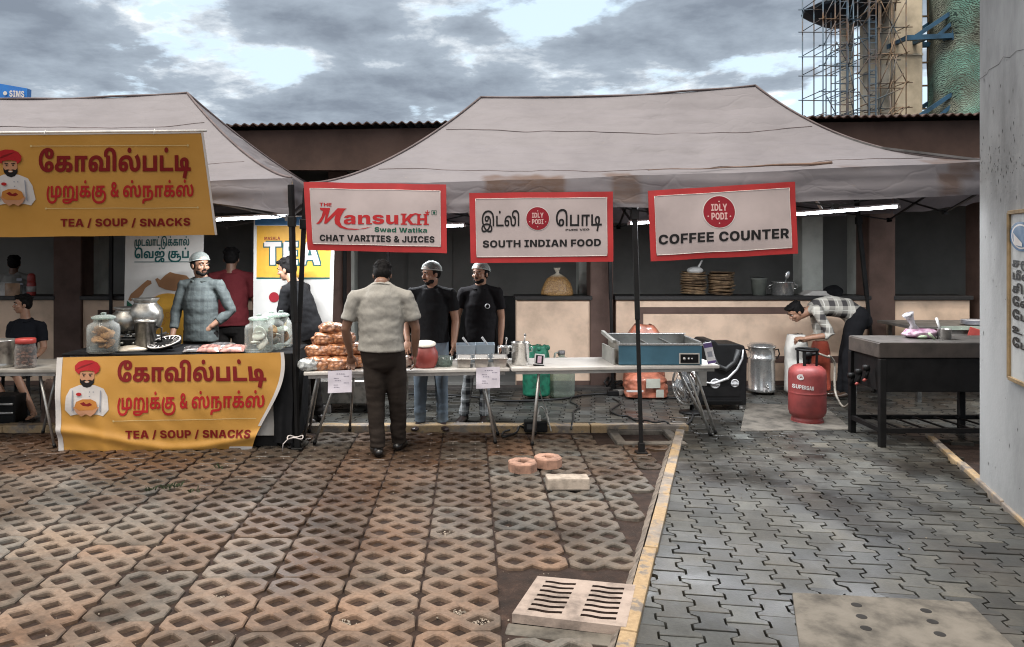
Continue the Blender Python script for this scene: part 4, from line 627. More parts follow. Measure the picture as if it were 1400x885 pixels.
# plate cut into rows: strips between slots, so that the slots are real openings
rows_ = 7; top_, bot_ = .032, -.012
def slot_strip(u0, u1):
    """fills u0..u1 with a plate that has seven wavy slots"""
    nseg = 14
    def wav(u, k): return .010 * math.sin((u - u0) / (u1 - u0) * 6.283 * 1.15 + 0.5)
    mar, sh = .08, .052
    vs_e = []
    lo = 0.0
    for k in range(rows_):
        vc = lerp(mar, 1 - mar, (k + .5) / rows_)
        vs_e.append((lo, vc - sh / 2, k)); lo = vc + sh / 2
    vs_e.append((lo, 1.0, rows_))
    for a, b_, k in vs_e:
        for i in range(nseg):
            ua, ub = lerp(u0, u1, i / nseg), lerp(u0, u1, (i + 1) / nseg)
            fa = lambda u, v: v + (0 if v in (0.0, 1.0) else wav(u, k))
            c4 = [(ua, fa(ua, a)), (ub, fa(ub, a)), (ub, fa(ub, b_)), (ua, fa(ua, b_))]
            V = [gq(u, v, bot_) for u, v in c4] + [gq(u, v, top_) for u, v in c4]
            cv.add(V, [(4, 5, 6, 7)]); cv.add(V, [(0, 1, 5, 4)], 0 if k == 0 else 1); cv.add(V, [(2, 3, 7, 6)], 0 if k == rows_ else 1)  # inner slot walls in the dark dirt colour, which paints the slots' shade
def solid(u0, u1):
    V = [gq(u, v, bot_) for u, v in ((u0, 0), (u1, 0), (u1, 1), (u0, 1))] + [gq(u, v, top_) for u, v in ((u0, 0), (u1, 0), (u1, 1), (u0, 1))]
    cv.add(V, [(0,3,2,1),(4,5,6,7),(0,1,5,4),(1,2,6,5),(2,3,7,6),(3,0,4,7)])
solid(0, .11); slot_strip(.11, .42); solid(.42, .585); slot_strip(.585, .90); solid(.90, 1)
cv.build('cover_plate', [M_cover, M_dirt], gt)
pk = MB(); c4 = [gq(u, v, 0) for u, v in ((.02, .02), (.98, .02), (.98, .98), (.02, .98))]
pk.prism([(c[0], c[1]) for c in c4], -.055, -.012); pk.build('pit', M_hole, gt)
# concrete beam beside the cover
bm_ = MB(); a = GP(690, 862); b_ = GP(868, 882)
bm_.prism([(a.x, a.y), (b_.x, b_.y), (b_.x + .02, b_.y + .10), (a.x + .02, a.y + .10)], -.06, -.012)
tag(bm_.build('drain_edge', M_slab, bevel=.006), 'grey concrete edging beam in front of the square drain cover', 'edging')
# ---- open drain pit at the back corner
od = thing('drain_pit', 'open rectangular drain with a concrete rim by the corner of the yellow kerb', 'drain', (1.66, 7.3, -.06))
rim = MB()
for lo, hi in (((1.36, 7.06, -.06), (2.0, 7.14, .02)), ((1.36, 7.14, -.06), (1.45, 7.60, .022)), ((1.9, 7.14, -.06), (1.99, 7.60, .018)), ((1.45, 7.54, -.06), (1.9, 7.60, .02))): rim.b2(lo, hi)
rim.build('rim', pm('rim_concrete', (.12, .105, .088), .85, var=.35, scale=8, bmp=.4), od, bevel=.008)
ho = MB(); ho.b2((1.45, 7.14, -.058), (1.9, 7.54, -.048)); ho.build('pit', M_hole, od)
# ---- loose pieces on the paving
def broken(px, py, w, rz, lobes=2):
    pass
M_brick = pm('broken_paver', (0.36, 0.205, 0.145), .8, var=.3, scale=8, bmp=.4)
q = GP(735, 642); root = thing('broken_paver', 'broken two-lobed terracotta piece of grid paver lying loose on the paving', 'paver', (q.x, q.y, 0))
bp = MB()
def loose_lobe(cx, cy, s, rot, zt, full=True):
    V = []; F = []; n = 16; rg = range(n)
    for r_, z in ((1, 0), (1, zt - .01), (.94, zt), (.50, zt), (.45, zt - .01), (.42, 0)):
        for i in rg:
            a = 2 * math.pi * i / n; k = 1 / max(abs(math.cos(a)), abs(math.sin(a)), (abs(math.cos(a)) + abs(math.sin(a))) / 1.45)
            if r_ < .6: k = 1 / (abs(math.cos(a)) + abs(math.sin(a)))*1.1
            x, y = s * r_ * k * math.cos(a), s * r_ * k * math.sin(a)
            V.append((cx + x * math.cos(rot) - y * math.sin(rot), cy + x * math.sin(rot) + y * math.cos(rot), z))
    for q_ in range(5):
        for i in rg: F.append((q_ * n + i, q_ * n + (i + 1) % n, (q_ + 1) * n + (i + 1) % n, (q_ + 1) * n + i))
    bp.add(V, F)
loose_lobe(q.x - .125, q.y - .02, .112, .1, .075); loose_lobe(q.x + .095, q.y + .10, .108, .2, .08)
bp.build('paver_piece', M_brick, root)
q = GP(777, 671); bk = MB(); bk.box((q.x, q.y + .06, .045), (.32, .13, .09), R(1)); 
o = bk.build('concrete_block', pm('pale_block', (0.37, 0.31, 0.255), .8, var=.22, scale=12, bmp=.35), bevel=.012, seg=2)
tag(o, 'pale solid concrete brick lying on the paving in front of the broken paver', 'brick')
for v in o.data.vertices:
    n_ = noise.noise_vector(v.co * 9); v.co += n_ * .004
# =================================================================== CANTEEN BUILDING
YW = 9.95
M_peach = pm('peach_paint', (0.74, 0.545, 0.40), .8, var=.14, scale=2.6, bmp=.2, bscale=25)
M_brown = pm('brown_paint', (0.105, 0.062, 0.048), .75, var=.15, scale=3, bmp=.2)
M_fascia = pm('fascia_brown', (0.058, 0.028, 0.018), .7, var=.2, scale=1.6, bmp=.15)
M_intw = pm('grey_plaster', (0.205, 0.20, 0.185), .85, var=.12, scale=1.2, bmp=.1)
M_pier = pm('pale_plaster', (0.42, 0.43, 0.39), .85, var=.15, scale=2.5, bmp=.2)
M_ledge = pm('black_granite', (0.022, 0.02, 0.019), .45, var=.2, scale=20, bmp=.05)
M_tin = pm('rusty_tin', (0.085, 0.045, 0.032), .6, metal=.2, var=.3, scale=5, bmp=.3, c2=(0.03, 0.02, 0.018))
bd = thing('canteen_building', 'long low brown roofed canteen with peach half walls and dark serving openings behind the tents', 'building', (0.5, YW + 1.5, 0))
XL, XR = -10.5, 9.5
def bpart(name, mat, fn, bevel=0.0):
    mb = MB(); fn(mb); return mb.build(name, mat, bd, bevel=bevel)
bpart('back_wall', M_intw, lambda b: b.b2((XL, 12.6, 0), (XR, 12.8, 3.2)))
bpart('floor', M_intw, lambda b: b.b2((XL, YW + .3, -.05), (XR, 12.6, .02)))
bpart('ceiling', M_intw, lambda b: b.b2((XL, 9.52, 2.80), (XR, 12.6, 2.9)))
for x in (XL - .2, XR): bpart('side_wall', M_peach, lambda b: b.b2((x, YW, 0), (x + .2, 12.8, 3.2)))
# fascia board: slightly higher at its right end
def fz(x): return lerp(3.235, 3.37, (x + 3.0) / 9.5)
def fascia(b):
    V = []
    for x in (XL - .3, XR + .3):
        for y, z in ((9.36, 2.76), (9.50, 2.76), (9.50, fz(x)), (9.36, fz(x))): V.append((x, y, z))
    b.add(V, [(0, 3, 2, 1), (4, 5, 6, 7), (0, 1, 5, 4), (1, 2, 6, 5), (2, 3, 7, 6), (3, 0, 4, 7)])
bpart('fascia', M_fascia, fascia)
def roof(b):
    n = 1500
    def fn(u, v):
        x = lerp(XL - .4, XR + .4, u); y = lerp(9.22, 13.2, v)
        return (x, y, fz(x) + .055 + (y - 9.22) * .10 * .45 + 0.015 * math.sin(x * 2 * math.pi / .105) + .006 * noise.noise(Vector((x * .9, y, 0))))
    b.grid(fn, n, 6)
    def lip(u, v):
        p = Vector(fn(u, 0)); return (p.x, p.y + .001, p.z - .012 * v)
    b.grid(lip, n, 1)
bpart('roof', M_tin, roof)
# purlin board under the sheet
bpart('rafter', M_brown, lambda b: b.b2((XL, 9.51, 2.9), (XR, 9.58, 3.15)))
def ledge_seg(px0, px1, top=1.19, panel=None):
    x0, x1 = XA(px0, YW), XA(px1, YW)
    o = bpart('half_wall', M_peach, lambda b: b.b2((x0, YW, 0), (x1, YW + .2, top - .055)), .006)
    bpart('counter_ledge', M_ledge, lambda b: b.b2((x0 - .02, YW - .05, top - .053), (x1 + .02, YW + .36, top)), .006)
    bpart('skirting', M_brown, lambda b: b.b2((x0, YW - .012, 0), (x1, YW, .09)))
    if panel:
        (pa, pb_, ya, yb) = panel
        xa, xb = XA(pa, YW), XA(pb_, YW)
        za, zb = ZA(ya, YW), ZA(yb, YW); t = .085
        def bands(b):
            b.b2((xa, YW - .010, za - t), (xb, YW + .001, za)); b.b2((xa, YW - .010, zb - t), (xb, YW + .001, zb))
            b.b2((xa, YW - .010, zb), (xa + .05, YW + .001, za - t))
        bpart('recess_band', M_brown, bands)
ledge_seg(-90, 75); ledge_seg(113, 452, panel=(134, 452, 424, 490)); ledge_seg(706, 807); ledge_seg(842, 1187, panel=(874, 1187, 420, 487)); ledge_seg(1222, 1326)
ledge_seg(1420, 1640)
for px, wpx in ((94, 38), (822, 31), (1204, 36), (1360, 40), (462, 26)):
    x = XA(px, YW); wd = wpx / FPX * YW
    bpart('column', M_brown, lambda b: b.b2((x - wd / 2, YW - .04, 0), (x + wd / 2, YW + .3, 2.8)), .008)
for px, wpx, dy in ((124, 22, .5), (799, 14, .4), (1111, 28, .32), (1180, 14, .4), (480, 9, .4), (588, 60, 2.55)):
    Yp = YW + dy; x = XA(px, Yp); wd = wpx / FPX * Yp
    bpart('inner_pier', M_pier if dy < 2 else M_intw, lambda b: b.b2((x - wd / 2, Yp, .02), (x + wd / 2, min(Yp + .3, 12.59), 2.8)))
# dark plinth step along the foot of the wall
bpart('plinth', pm('plinth_stone', (0.06, 0.052, 0.047), .8), lambda b: b.b2((XL, YW - .16, -.02), (XR, YW - .013, .035)), .006)
# low black strip along the back wall behind the open bay
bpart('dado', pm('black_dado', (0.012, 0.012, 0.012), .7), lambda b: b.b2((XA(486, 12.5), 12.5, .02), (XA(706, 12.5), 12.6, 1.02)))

# =================================================================== CONCRETE PYLON at the right
M_pyl = pm('pylon_concrete', (0.37, 0.375, 0.375), .65, var=.2, scale=1.6, bmp=.35, bscale=28, bdist=.004, stretch=(1, 1, .45))
fd = Vector((-0.3105, -0.9506, 0)); nd = Vector((-0.9506, 0.3105, 0))      # along the face towards the viewer; outward
f0 = Vector((XA(1338.5, 5.93), 5.93, 0))
pyl = thing('concrete_pylon', 'huge smooth grey concrete pillar standing at the right edge of the path', 'pillar', f0 + fd * .9)
pb2 = MB(); c4 = [f0, f0 + fd * 2.2, f0 + fd * 2.2 - nd * 1.4, f0 - nd * 1.4]
def shaft(u, v):
    k = u * 4; i = int(k) % 4; p = c4[i].lerp(c4[(i + 1) % 4], k - int(k)); return (p.x, p.y, v * 7.5 - .1)
pb2.prism([(p.x, p.y) for p in c4[::-1]], -.1, 7.5)
pb2.build('shaft', M_pyl, pyl, bevel=.018, seg=2)
# pits and cracks with a shape of their own
ck = MB(); M_pit = pm('pit_dark', (0.05, 0.048, 0.045), .9, bmp=0)
def fpt(t, z, o=.002): p = f0 + fd * t + nd * o; return Vector((p.x, p.y, z))
def face_px(px, py):
    """where the line of sight through px, py meets the pylon face"""
    d = Vector(((px - CX) / FPX, 1, -(py - CY) / FPX)); o_ = Vector((0, 0, CAMH))
    s_ = (f0 - o_).dot(nd) / d.dot(nd); p = o_ + d * s_
    return (p - f0).dot(fd), p.z
rq = random.Random(5)
for i in range(240):
    t_, z = rq.uniform(.01, 1.6), rq.choice((rq.uniform(.2, 4), rq.gauss(2.45, .12), rq.gauss(2.45, .1)))
    s_ = rq.uniform(.002, .006); h_ = s_ * rq.uniform(1, 5)
    ck.add([fpt(t_ - s_, z), fpt(t_, z - h_), fpt(t_ + s_, z + .001), fpt(t_, z + h_ * .7)], [(0, 1, 2, 3)])
def crack(pts, wd=.0018):
    for a, b in zip(pts, pts[1:]):
        ta, za = face_px(*a); tb, zb = face_px(*b)
        ck.add([fpt(ta, za - wd), fpt(tb, zb - wd), fpt(tb, zb + wd), fpt(ta, za + wd)], [(0, 1, 2, 3)])
crack([(1338, 110), (1350, 101), (1352, 96), (1366, 88), (1372, 78), (1381, 79), (1390, 70), (1400, 68)])
ck.build('surface_pit', M_pit, pyl)

# =================================================================== METRO PIER UNDER CONSTRUCTION, far behind
M_conc = pm('pier_concrete', (0.60, 0.50, 0.36), .8, var=.2, scale=.55, bmp=.2, bscale=4, bdist=.03)
M_conc2 = pm('pier_concrete_shaded', (0.54, 0.49, 0.40), .8, var=.35, scale=.5, bmp=.2, bscale=4, bdist=.03)  # greyer copy of the pier concrete, with shade put into its colour
YT = 42.0
kx_ = YT / FPX
def TX(px, Y=YT): return (px - CX) * Y / FPX
tw = thing('concrete_tower', 'tall raw concrete tower under construction behind the canteen roof', 'tower', (TX(1230), YT, 0))
def tpart(name, mat, fn, bevel=0.0, parent=None):
    mb = MB(); fn(mb); return mb.build(name, mat, parent or tw, bevel=bevel)
tpart('shaft', M_conc, lambda b: b.b2((TX(1224), YT, 0), (TX(1262), YT + 3.9, 26)), .06)
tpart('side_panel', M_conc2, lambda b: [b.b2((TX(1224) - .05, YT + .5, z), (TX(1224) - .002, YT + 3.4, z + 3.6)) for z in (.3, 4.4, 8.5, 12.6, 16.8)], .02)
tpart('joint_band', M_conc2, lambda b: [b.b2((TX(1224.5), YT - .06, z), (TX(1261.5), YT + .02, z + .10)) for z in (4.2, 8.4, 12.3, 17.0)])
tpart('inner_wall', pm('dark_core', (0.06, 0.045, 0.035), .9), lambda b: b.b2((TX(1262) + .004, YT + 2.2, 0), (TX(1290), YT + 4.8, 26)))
def rebar(b):
    for z in [i * 1.28 + .5 for i in range(18)]: b.bar((TX(1262), YT + .5, z), (TX(1288), YT + .6, z + .05), .09)
    for px in (1278,): b.bar((TX(px), YT + .55, 0), (TX(px), YT + .55, 26), .10)
tpart('ladder_bar', pm('rusty_steel', (0.22, 0.15, 0.09), .6, metal=.4), rebar)
M_blue = pm('blue_steel', (0.03, 0.09, 0.155), .5, metal=.3, var=.25, scale=1.5)
def bracket(b, zc):
    for dy in (-.5, 1.2):
        y = YT - .6 + dy
        b.bar((TX(1222), y, zc), (TX(1286), y, zc + .12), .26); b.bar((TX(1236), y, zc + .1), (TX(1286), y, zc + 1.45), .2)
        b.bar((TX(1262), y, zc), (TX(1286), y, zc + .9), .16); b.bar((TX(1286), y, zc - .1), (TX(1286), y, zc + 1.5), .24)
    for px in (1226, 1250, 1280): b.bar((TX(px), YT - 1.1, zc + .05), (TX(px), YT + .6, zc + .05), .2)
z1 = ZA(60, YT); z2 = ZA(163, YT)
tpart('steel_bracket', M_blue, lambda b: bracket(b, z1)); tpart('steel_bracket', M_blue, lambda b: bracket(b, z2 - .25))
# column with the flared dark head beside it
YC = 44.0
pc = thing('flared_column', 'slim concrete column with a wide dark flared head inside the scaffolding', 'column', (TX(1157, YC), YC, 0))
cxc = TX(1157, YC)
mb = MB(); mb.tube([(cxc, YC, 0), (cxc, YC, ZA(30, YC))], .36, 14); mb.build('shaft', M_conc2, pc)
mb = MB(); mb.lathe([(.38, ZA(33, YC)), (1.3, ZA(31, YC)), (2.35, ZA(16, YC)), (2.4, ZA(13, YC)), (2.2, ZA(12, YC)), (1.0, ZA(-4, YC)), (.4, ZA(-8, YC))], (cxc, YC, 0), 12, smooth=False)
mb.build('flared_head', pm('dark_formwork', (0.018, 0.030, 0.048), .6, var=.4, scale=.8), pc)
# scaffolding
M_sc = pm('scaffold_blue', (0.07, 0.11, 0.15), .6, metal=.2, var=.3, scale=.9, c2=(0.15, 0.085, 0.045))
M_sc2 = pm('scaffold_rust', (0.17, 0.11, 0.065), .65, metal=.2, var=.3, scale=.9, c2=(0.06, 0.085, 0.10))
sf = thing('scaffolding', 'bay of blue and rusty tube scaffolding rising round the flared column', 'scaffolding', (TX(1142), YT, 0))
rs = random.Random(9)
def scaf(px_list, Ys, z0, z1, lift, name, mat, th, parent, diag=True):
    b = MB()
    for px in px_list:
        for Y in Ys: b.tube([(TX(px, YT), Y, z0), (TX(px, YT), Y, z1)], th, 6)
    nz = int((z1 - z0) / lift)
    for k in range(nz + 1):
        z = z0 + k * lift + rs.uniform(-.15, .15)
        for Y in Ys:
            b.tube([(TX(px_list[0]) - .25, Y - .06, z), (TX(px_list[-1]) + .3, Y - .06, z + rs.uniform(-.08, .08))], th * .8, 5)
        for px in px_list: b.tube([(TX(px) + .06, Ys[0] - .2, z + .1), (TX(px) + .06, Ys[-1] + .2, z + .1)], th * .7, 5)
        if diag and k < nz:
            for a, c in zip(px_list, px_list[1:]):
                if rs.random() < .8:
                    s_ = rs.random() < .5; xa, xb = (TX(a), TX(c)) if s_ else (TX(c), TX(a))
                    b.tube([(xa, Ys[0] - .1, z), (xb, Ys[0] - .1, z + lift)], th * .7, 5)
    return b.build(name, mat, parent)
scaf([1108, 1124, 1141, 1148], [YT - 1.5, YT + 1.0], 0, 19, 1.25, 'tube_frame', M_sc, .036, sf)
scaf([1160, 1176], [YT - 1.0, YT + 1.5], 0, 19, 1.0, 'tube_frame', M_sc, .034, sf)
def ladders(b):
    for px in (1128, 1166):
        for dx in (0, .36): b.bar((TX(px) + dx, YT - 1.7, 0), (TX(px) + dx, YT - 1.7, 17), .05)
        for k in range(46): b.bar((TX(px), YT - 1.7, .3 + k * .36), (TX(px) + .36, YT - 1.7, .3 + k * .36), .04)
tpart('access_ladder', M_sc, ladders, 0, sf)
sf2 = thing('scaffolding', 'rusty tube scaffolding leaning against the raw concrete tower', 'scaffolding', (TX(1210), YT - 2, 0))
scaf([1183, 1200, 1219], [YT - 1.4, YT - .3], 0, 20, 1.5, 'tube_frame', M_sc2, .036, sf2)
def longd(b):
    for _ in range(16):
        a = TX(rs.uniform(1150, 1205)); c = TX(rs.uniform(1195, 1222)); z = rs.uniform(6, 15)
        b.tube([(a, YT - 1.5, z), (c, YT - 1.5, z + rs.uniform(.4, 2.6))], .035, 5)
tpart('brace', M_sc2, longd, 0, sf2)
# safety net
def net_mat():
    m, t, b = nmat('green_net')
    c = _n(t, 'ShaderNodeTexCoord'); w1 = _n(t, 'ShaderNodeTexWave'); t.links.new(c.outputs['Object'], w1.inputs[0])
    w1.inputs['Scale'].default_value = 5.5; w1.inputs['Distortion'].default_value = 9; w1.inputs['Detail'].default_value = 2; w1.bands_direction = 'DIAGONAL'
    f = tex(t, .9, 6, .65); f2 = tex(t, .35, 3, .5, off=(3, 1, 0))
    base = mixc(t, ramp(t, f2, [(0.46, (0, 0, 0)), (0.6, (1, 1, 1))]), (0.13, 0.14, 0.115), (0.11, 0.20, 0.165))
    cc = mixc(t, 1.0, base, ramp(t, w1.outputs['Fac'], [(0.2, (.45,) * 3), (0.7, (1.5,) * 3)]), 'MULTIPLY')
    cc = mixc(t, 1.0, cc, ramp(t, f, [(0.3, (.5,) * 3), (0.7, (1.4,) * 3)]), 'MULTIPLY')
    t.links.new(cc, b.inputs['Base Color']); b.inputs['Roughness'].default_value = .9; b.inputs['Specular IOR Level'].default_value = .05
    tr = _n(t, 'ShaderNodeBsdfTransparent'); ms = _n(t, 'ShaderNodeMixShader'); t.links.new(ramp(t, w1.outputs['Fac'], [(.15, (.78,) * 3), (.5, (1.0,) * 3)]), ms.inputs[0])
    t.links.new(tr.outputs[0], ms.inputs[1]); t.links.new(b.outputs[0], ms.inputs[2]); t.links.new(ms.outputs[0], t.nodes['Material Output'].inputs[0]); return m
nb = MB()
def netf(u, v):
    a = u * 2 * math.pi; z = lerp(ZA(175, YT), 24, v)
    rx = 2.0 + .18 * noise.noise(Vector((math.cos(a) * 1.5, math.sin(a) * 1.5, z * .35))) + .10 * math.sin(a * 9 + z * .3) * .6
    cx_ = TX(1322) + .15 * noise.noise(Vector((0, 3, z * .3)))
    if z < ZA(140, YT): rx += .25 * (ZA(140, YT) - z)
    return (cx_ + rx * math.cos(a), YT - .2 + 1.8 * math.sin(a) * rx / 2, z)
nb.grid(netf, 64, 60)
tag(nb.build('safety_net', net_mat()), 'green and grey safety netting wrapped round the building work at the far right', 'netting')
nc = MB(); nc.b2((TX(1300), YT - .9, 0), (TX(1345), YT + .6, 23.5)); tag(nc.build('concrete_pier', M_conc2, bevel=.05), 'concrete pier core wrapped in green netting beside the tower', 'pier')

# =================================================================== BLUE HOARDING, far left
M_bill = pm('billboard_blue', (0.02, 0.18, 0.55), .4, var=.25, scale=.25, bmp=0, c2=(0.03, 0.10, 0.36))
YB = 30.0
bb = thing('billboard', 'blue hoarding with white lettering above the left tent', 'billboard', (TX(-20, YB), YB, 0))
mb = MB()
c4 = [(TX(-130, YB), 1.82 + (338 - 150) / FPX * YB), (TX(36, YB), 1.82 + (338 - 150) / FPX * YB), (TX(37, YB), ZA(121, YB)), (TX(-130, YB), ZA(92, YB))]
mb.add([(x, YB, z) for x, z in c4] + [(x, YB + .3, z) for x, z in c4], [(0, 1, 2, 3), (7, 6, 5, 4), (0, 4, 5, 1), (1, 5, 6, 2), (2, 6, 7, 3), (3, 7, 4, 0)])
mb.build('panel', M_bill, bb)
mb = MB()
for px in (-100, -50, 10): mb.bar((TX(px, YB), YB + .45, 0), (TX(px, YB), YB + .45, ZA(125, YB)), .25)
mb.build('post', M_sc, bb)
from mathutils.geometry import delaunay_2d_cdt, tessellate_polygon
# =================================================================== LETTERING
def _contours(cs):
    o = []
    for c in cs:
        x = y = 0; p = []
        for i in range(0, len(c), 2): x += c[i]; y += c[i + 1]; p.append((x * 4, y * 4))
        o.append(p)
    return o
LATIN = {chr(c): (g[0] * 4, g[1]) for c, g in zip(LATIN_CODES, LATIN_GLYPHS)}
TAMIL = {k: (g[0] * 4, g[1]) for k, g in zip(['kovil', 'murukku', 'mudav', 'vej', 'idli', 'podi'] + ['p%d' % i for i in range(7)], TAMIL_WORDS)}
_gcache = {}
def glyph_mesh(key, cs):
    """triangles of a glyph: (points, faces) in 1/1000 em"""
    if key in _gcache: return _gcache[key]
    pts = []; ed = []
    for p in cs:
        n0_ = len(pts); pts += [Vector((x, y)) for x, y in p]; ed += [(n0_ + i, n0_ + (i + 1) % len(p)) for i in range(len(p))]
    V, _, F, *_r = delaunay_2d_cdt(pts, ed, [], 0, 1e-3)
    def inside(x, y):               # non-zero winding: the outlines overlap themselves
        k = 0
        for i, j in ed:
            (x0, y0), (x1, y1) = pts[i], pts[j]
            if (y0 <= y) != (y1 <= y) and x < x0 + (y - y0) / (y1 - y0) * (x1 - x0): k += 1 if y1 > y0 else -1
        return k != 0
    F = [tuple(f) for f in F if inside(sum(V[i].x for i in f) / len(f), sum(V[i].y for i in f) / len(f))]
    r = ([(v.x, v.y) for v in V], F)
    _gcache[key] = r
    return r
def layout(text, font='K'):
    """-> (advance, [(points, faces)]) for a Latin string, or a pre-shaped Tamil word when font is None"""
    out = []
    if font is None:
        adv, gs = TAMIL[text]
        for i, g in enumerate(gs):
            if g: out.append(glyph_mesh((text, i), _contours(g)))
        return adv, out
    x = 0
    for ch in text:
        if ch == ' ': x += 270; continue
        a, cs = LATIN[ch]
        p, f = glyph_mesh(('K', ch), _contours(cs)); out.append(([(q[0] + x, q[1]) for q in p], f)); x += a
    return x, out
class Sheet:
    """a sign face: photograph-pixel corners (tl, tr, br, bl) for the print, S(u, v) for the surface; v runs downwards"""
    def __init__(s, px, fn): s.q = [Vector((*p, 0)) for p in px]; s.fn = fn
    def uv(s, x, y):
        tl, tr, br, bl = s.q; u = v = .5
        for _ in range(12):
            a = tl.lerp(tr, u); b = bl.lerp(br, u); p = a.lerp(b, v)
            du = (tr - tl).lerp(br - bl, v); dv = b - a
            ex, ey = x - p.x, y - p.y; det = du.x * dv.y - du.y * dv.x
            u += (ex * dv.y - ey * dv.x) / det; v += (du.x * ey - du.y * ex) / det
        return u, v
    def at(s, x, y, off):
        u, v = s.uv(x, y); e = .004
        p = s.fn(u, v); n = (s.fn(u + e, v) - s.fn(u - e, v)).cross(s.fn(u, v - e) - s.fn(u, v + e)).normalized()
        if n.dot(Vector((0, 0, CAMH)) - p) < 0: n = -n
        return p + n * off
def split_tris(pts, faces, mx):
    """cut long triangles so that print follows a curved sheet"""
    bm = bmesh.new(); vs_ = [bm.verts.new((*p, 0)) for p in pts]
    for f in faces:
        try: bm.faces.new([vs_[i] for i in f])
        except ValueError: pass
    for _ in range(5):
        es = [e for e in bm.edges if e.calc_length() > mx]
        if not es: break
        bmesh.ops.subdivide_edges(bm, edges=es, cuts=1, use_grid_fill=False)
        bmesh.ops.triangulate(bm, faces=[f for f in bm.faces if len(f.verts) > 3])
    bm.verts.index_update()
    r = ([(v.co.x, v.co.y) for v in bm.verts], [tuple(v.index for v in f.verts) for f in bm.faces]); bm.free()
    return r
def print_poly(mb, sheet, polys, off, mi=0, mx=9):
    """polys: list of (points px, faces)"""
    for pts, fs in polys:
        pts, fs = split_tris(pts, fs, mx)
        mb.add([sheet.at(x, y, off) for x, y in pts], fs, mi)
def text_px(text, font, x0, x1, yb0, yb1, cap, capu=728, slant=0.0):
    adv, gs = layout(text, font); sx = (x1 - x0) / adv; sy = cap / capu; o = []
    for p, f in gs:
        o.append(([(x0 + a * sx + b * sy * slant, lerp(yb0, yb1, a / adv) - b * sy) for a, b in p], f))
    return o
def poly_px(pts):
    return [(pts, fan(pts))]
def fan(pts):
    return [tuple(t) for t in tessellate_polygon([[Vector((x, y, 0)) for x, y in pts]])]
def disc_px(cx, cy, r, ry=None, n=36):
    ry = ry or r
    return poly_px([(cx + r * math.cos(6.28319 * i / n), cy + ry * math.sin(6.28319 * i / n)) for i in range(n)])
def line_px(pts, wd):
    """ribbon along a polyline, mitred"""
    L_, R_ = [], []
    for i, p in enumerate(pts):
        a = Vector(pts[max(i - 1, 0)]); b = Vector(pts[min(i + 1, len(pts) - 1)]); d = (b - a).normalized(); n = Vector((-d.y, d.x)) * wd / 2
        L_.append((p[0] + n.x, p[1] + n.y)); R_.append((p[0] - n.x, p[1] - n.y))
    k = len(pts)
    return [(L_ + R_, [(i, i + 1, k + i + 1, k + i) for i in range(k - 1)])]
I_red = flat('ink_red', (0.42, 0.02, 0.022)); I_maroon = flat('ink_maroon', (0.20, 0.012, 0.012)); I_black = flat('ink_black', (0.012, 0.011, 0.011))
I_white = flat('ink_white', (0.62, 0.58, 0.55)); I_cream = flat('ink_cream', (0.62, 0.47, 0.22)); I_green = flat('ink_green', (0.008, 0.085, 0.05))
I_teal = flat('ink_teal', (0.005, 0.075, 0.075)); I_yellow = flat('ink_yellow', (0.62, 0.33, 0.04)); I_skin = flat('ink_skin', (0.50, 0.25, 0.14))
I_bun = flat('ink_bun', (0.50, 0.20, 0.045)); I_grey = flat('ink_grey', (0.28, 0.29, 0.33)); I_turban = flat('ink_turban', (0.40, 0.018, 0.022)); I_ginger = flat('ink_ginger', (0.26, 0.13, 0.06))
I_blue = flat('ink_blue', (0.02, 0.10, 0.22))

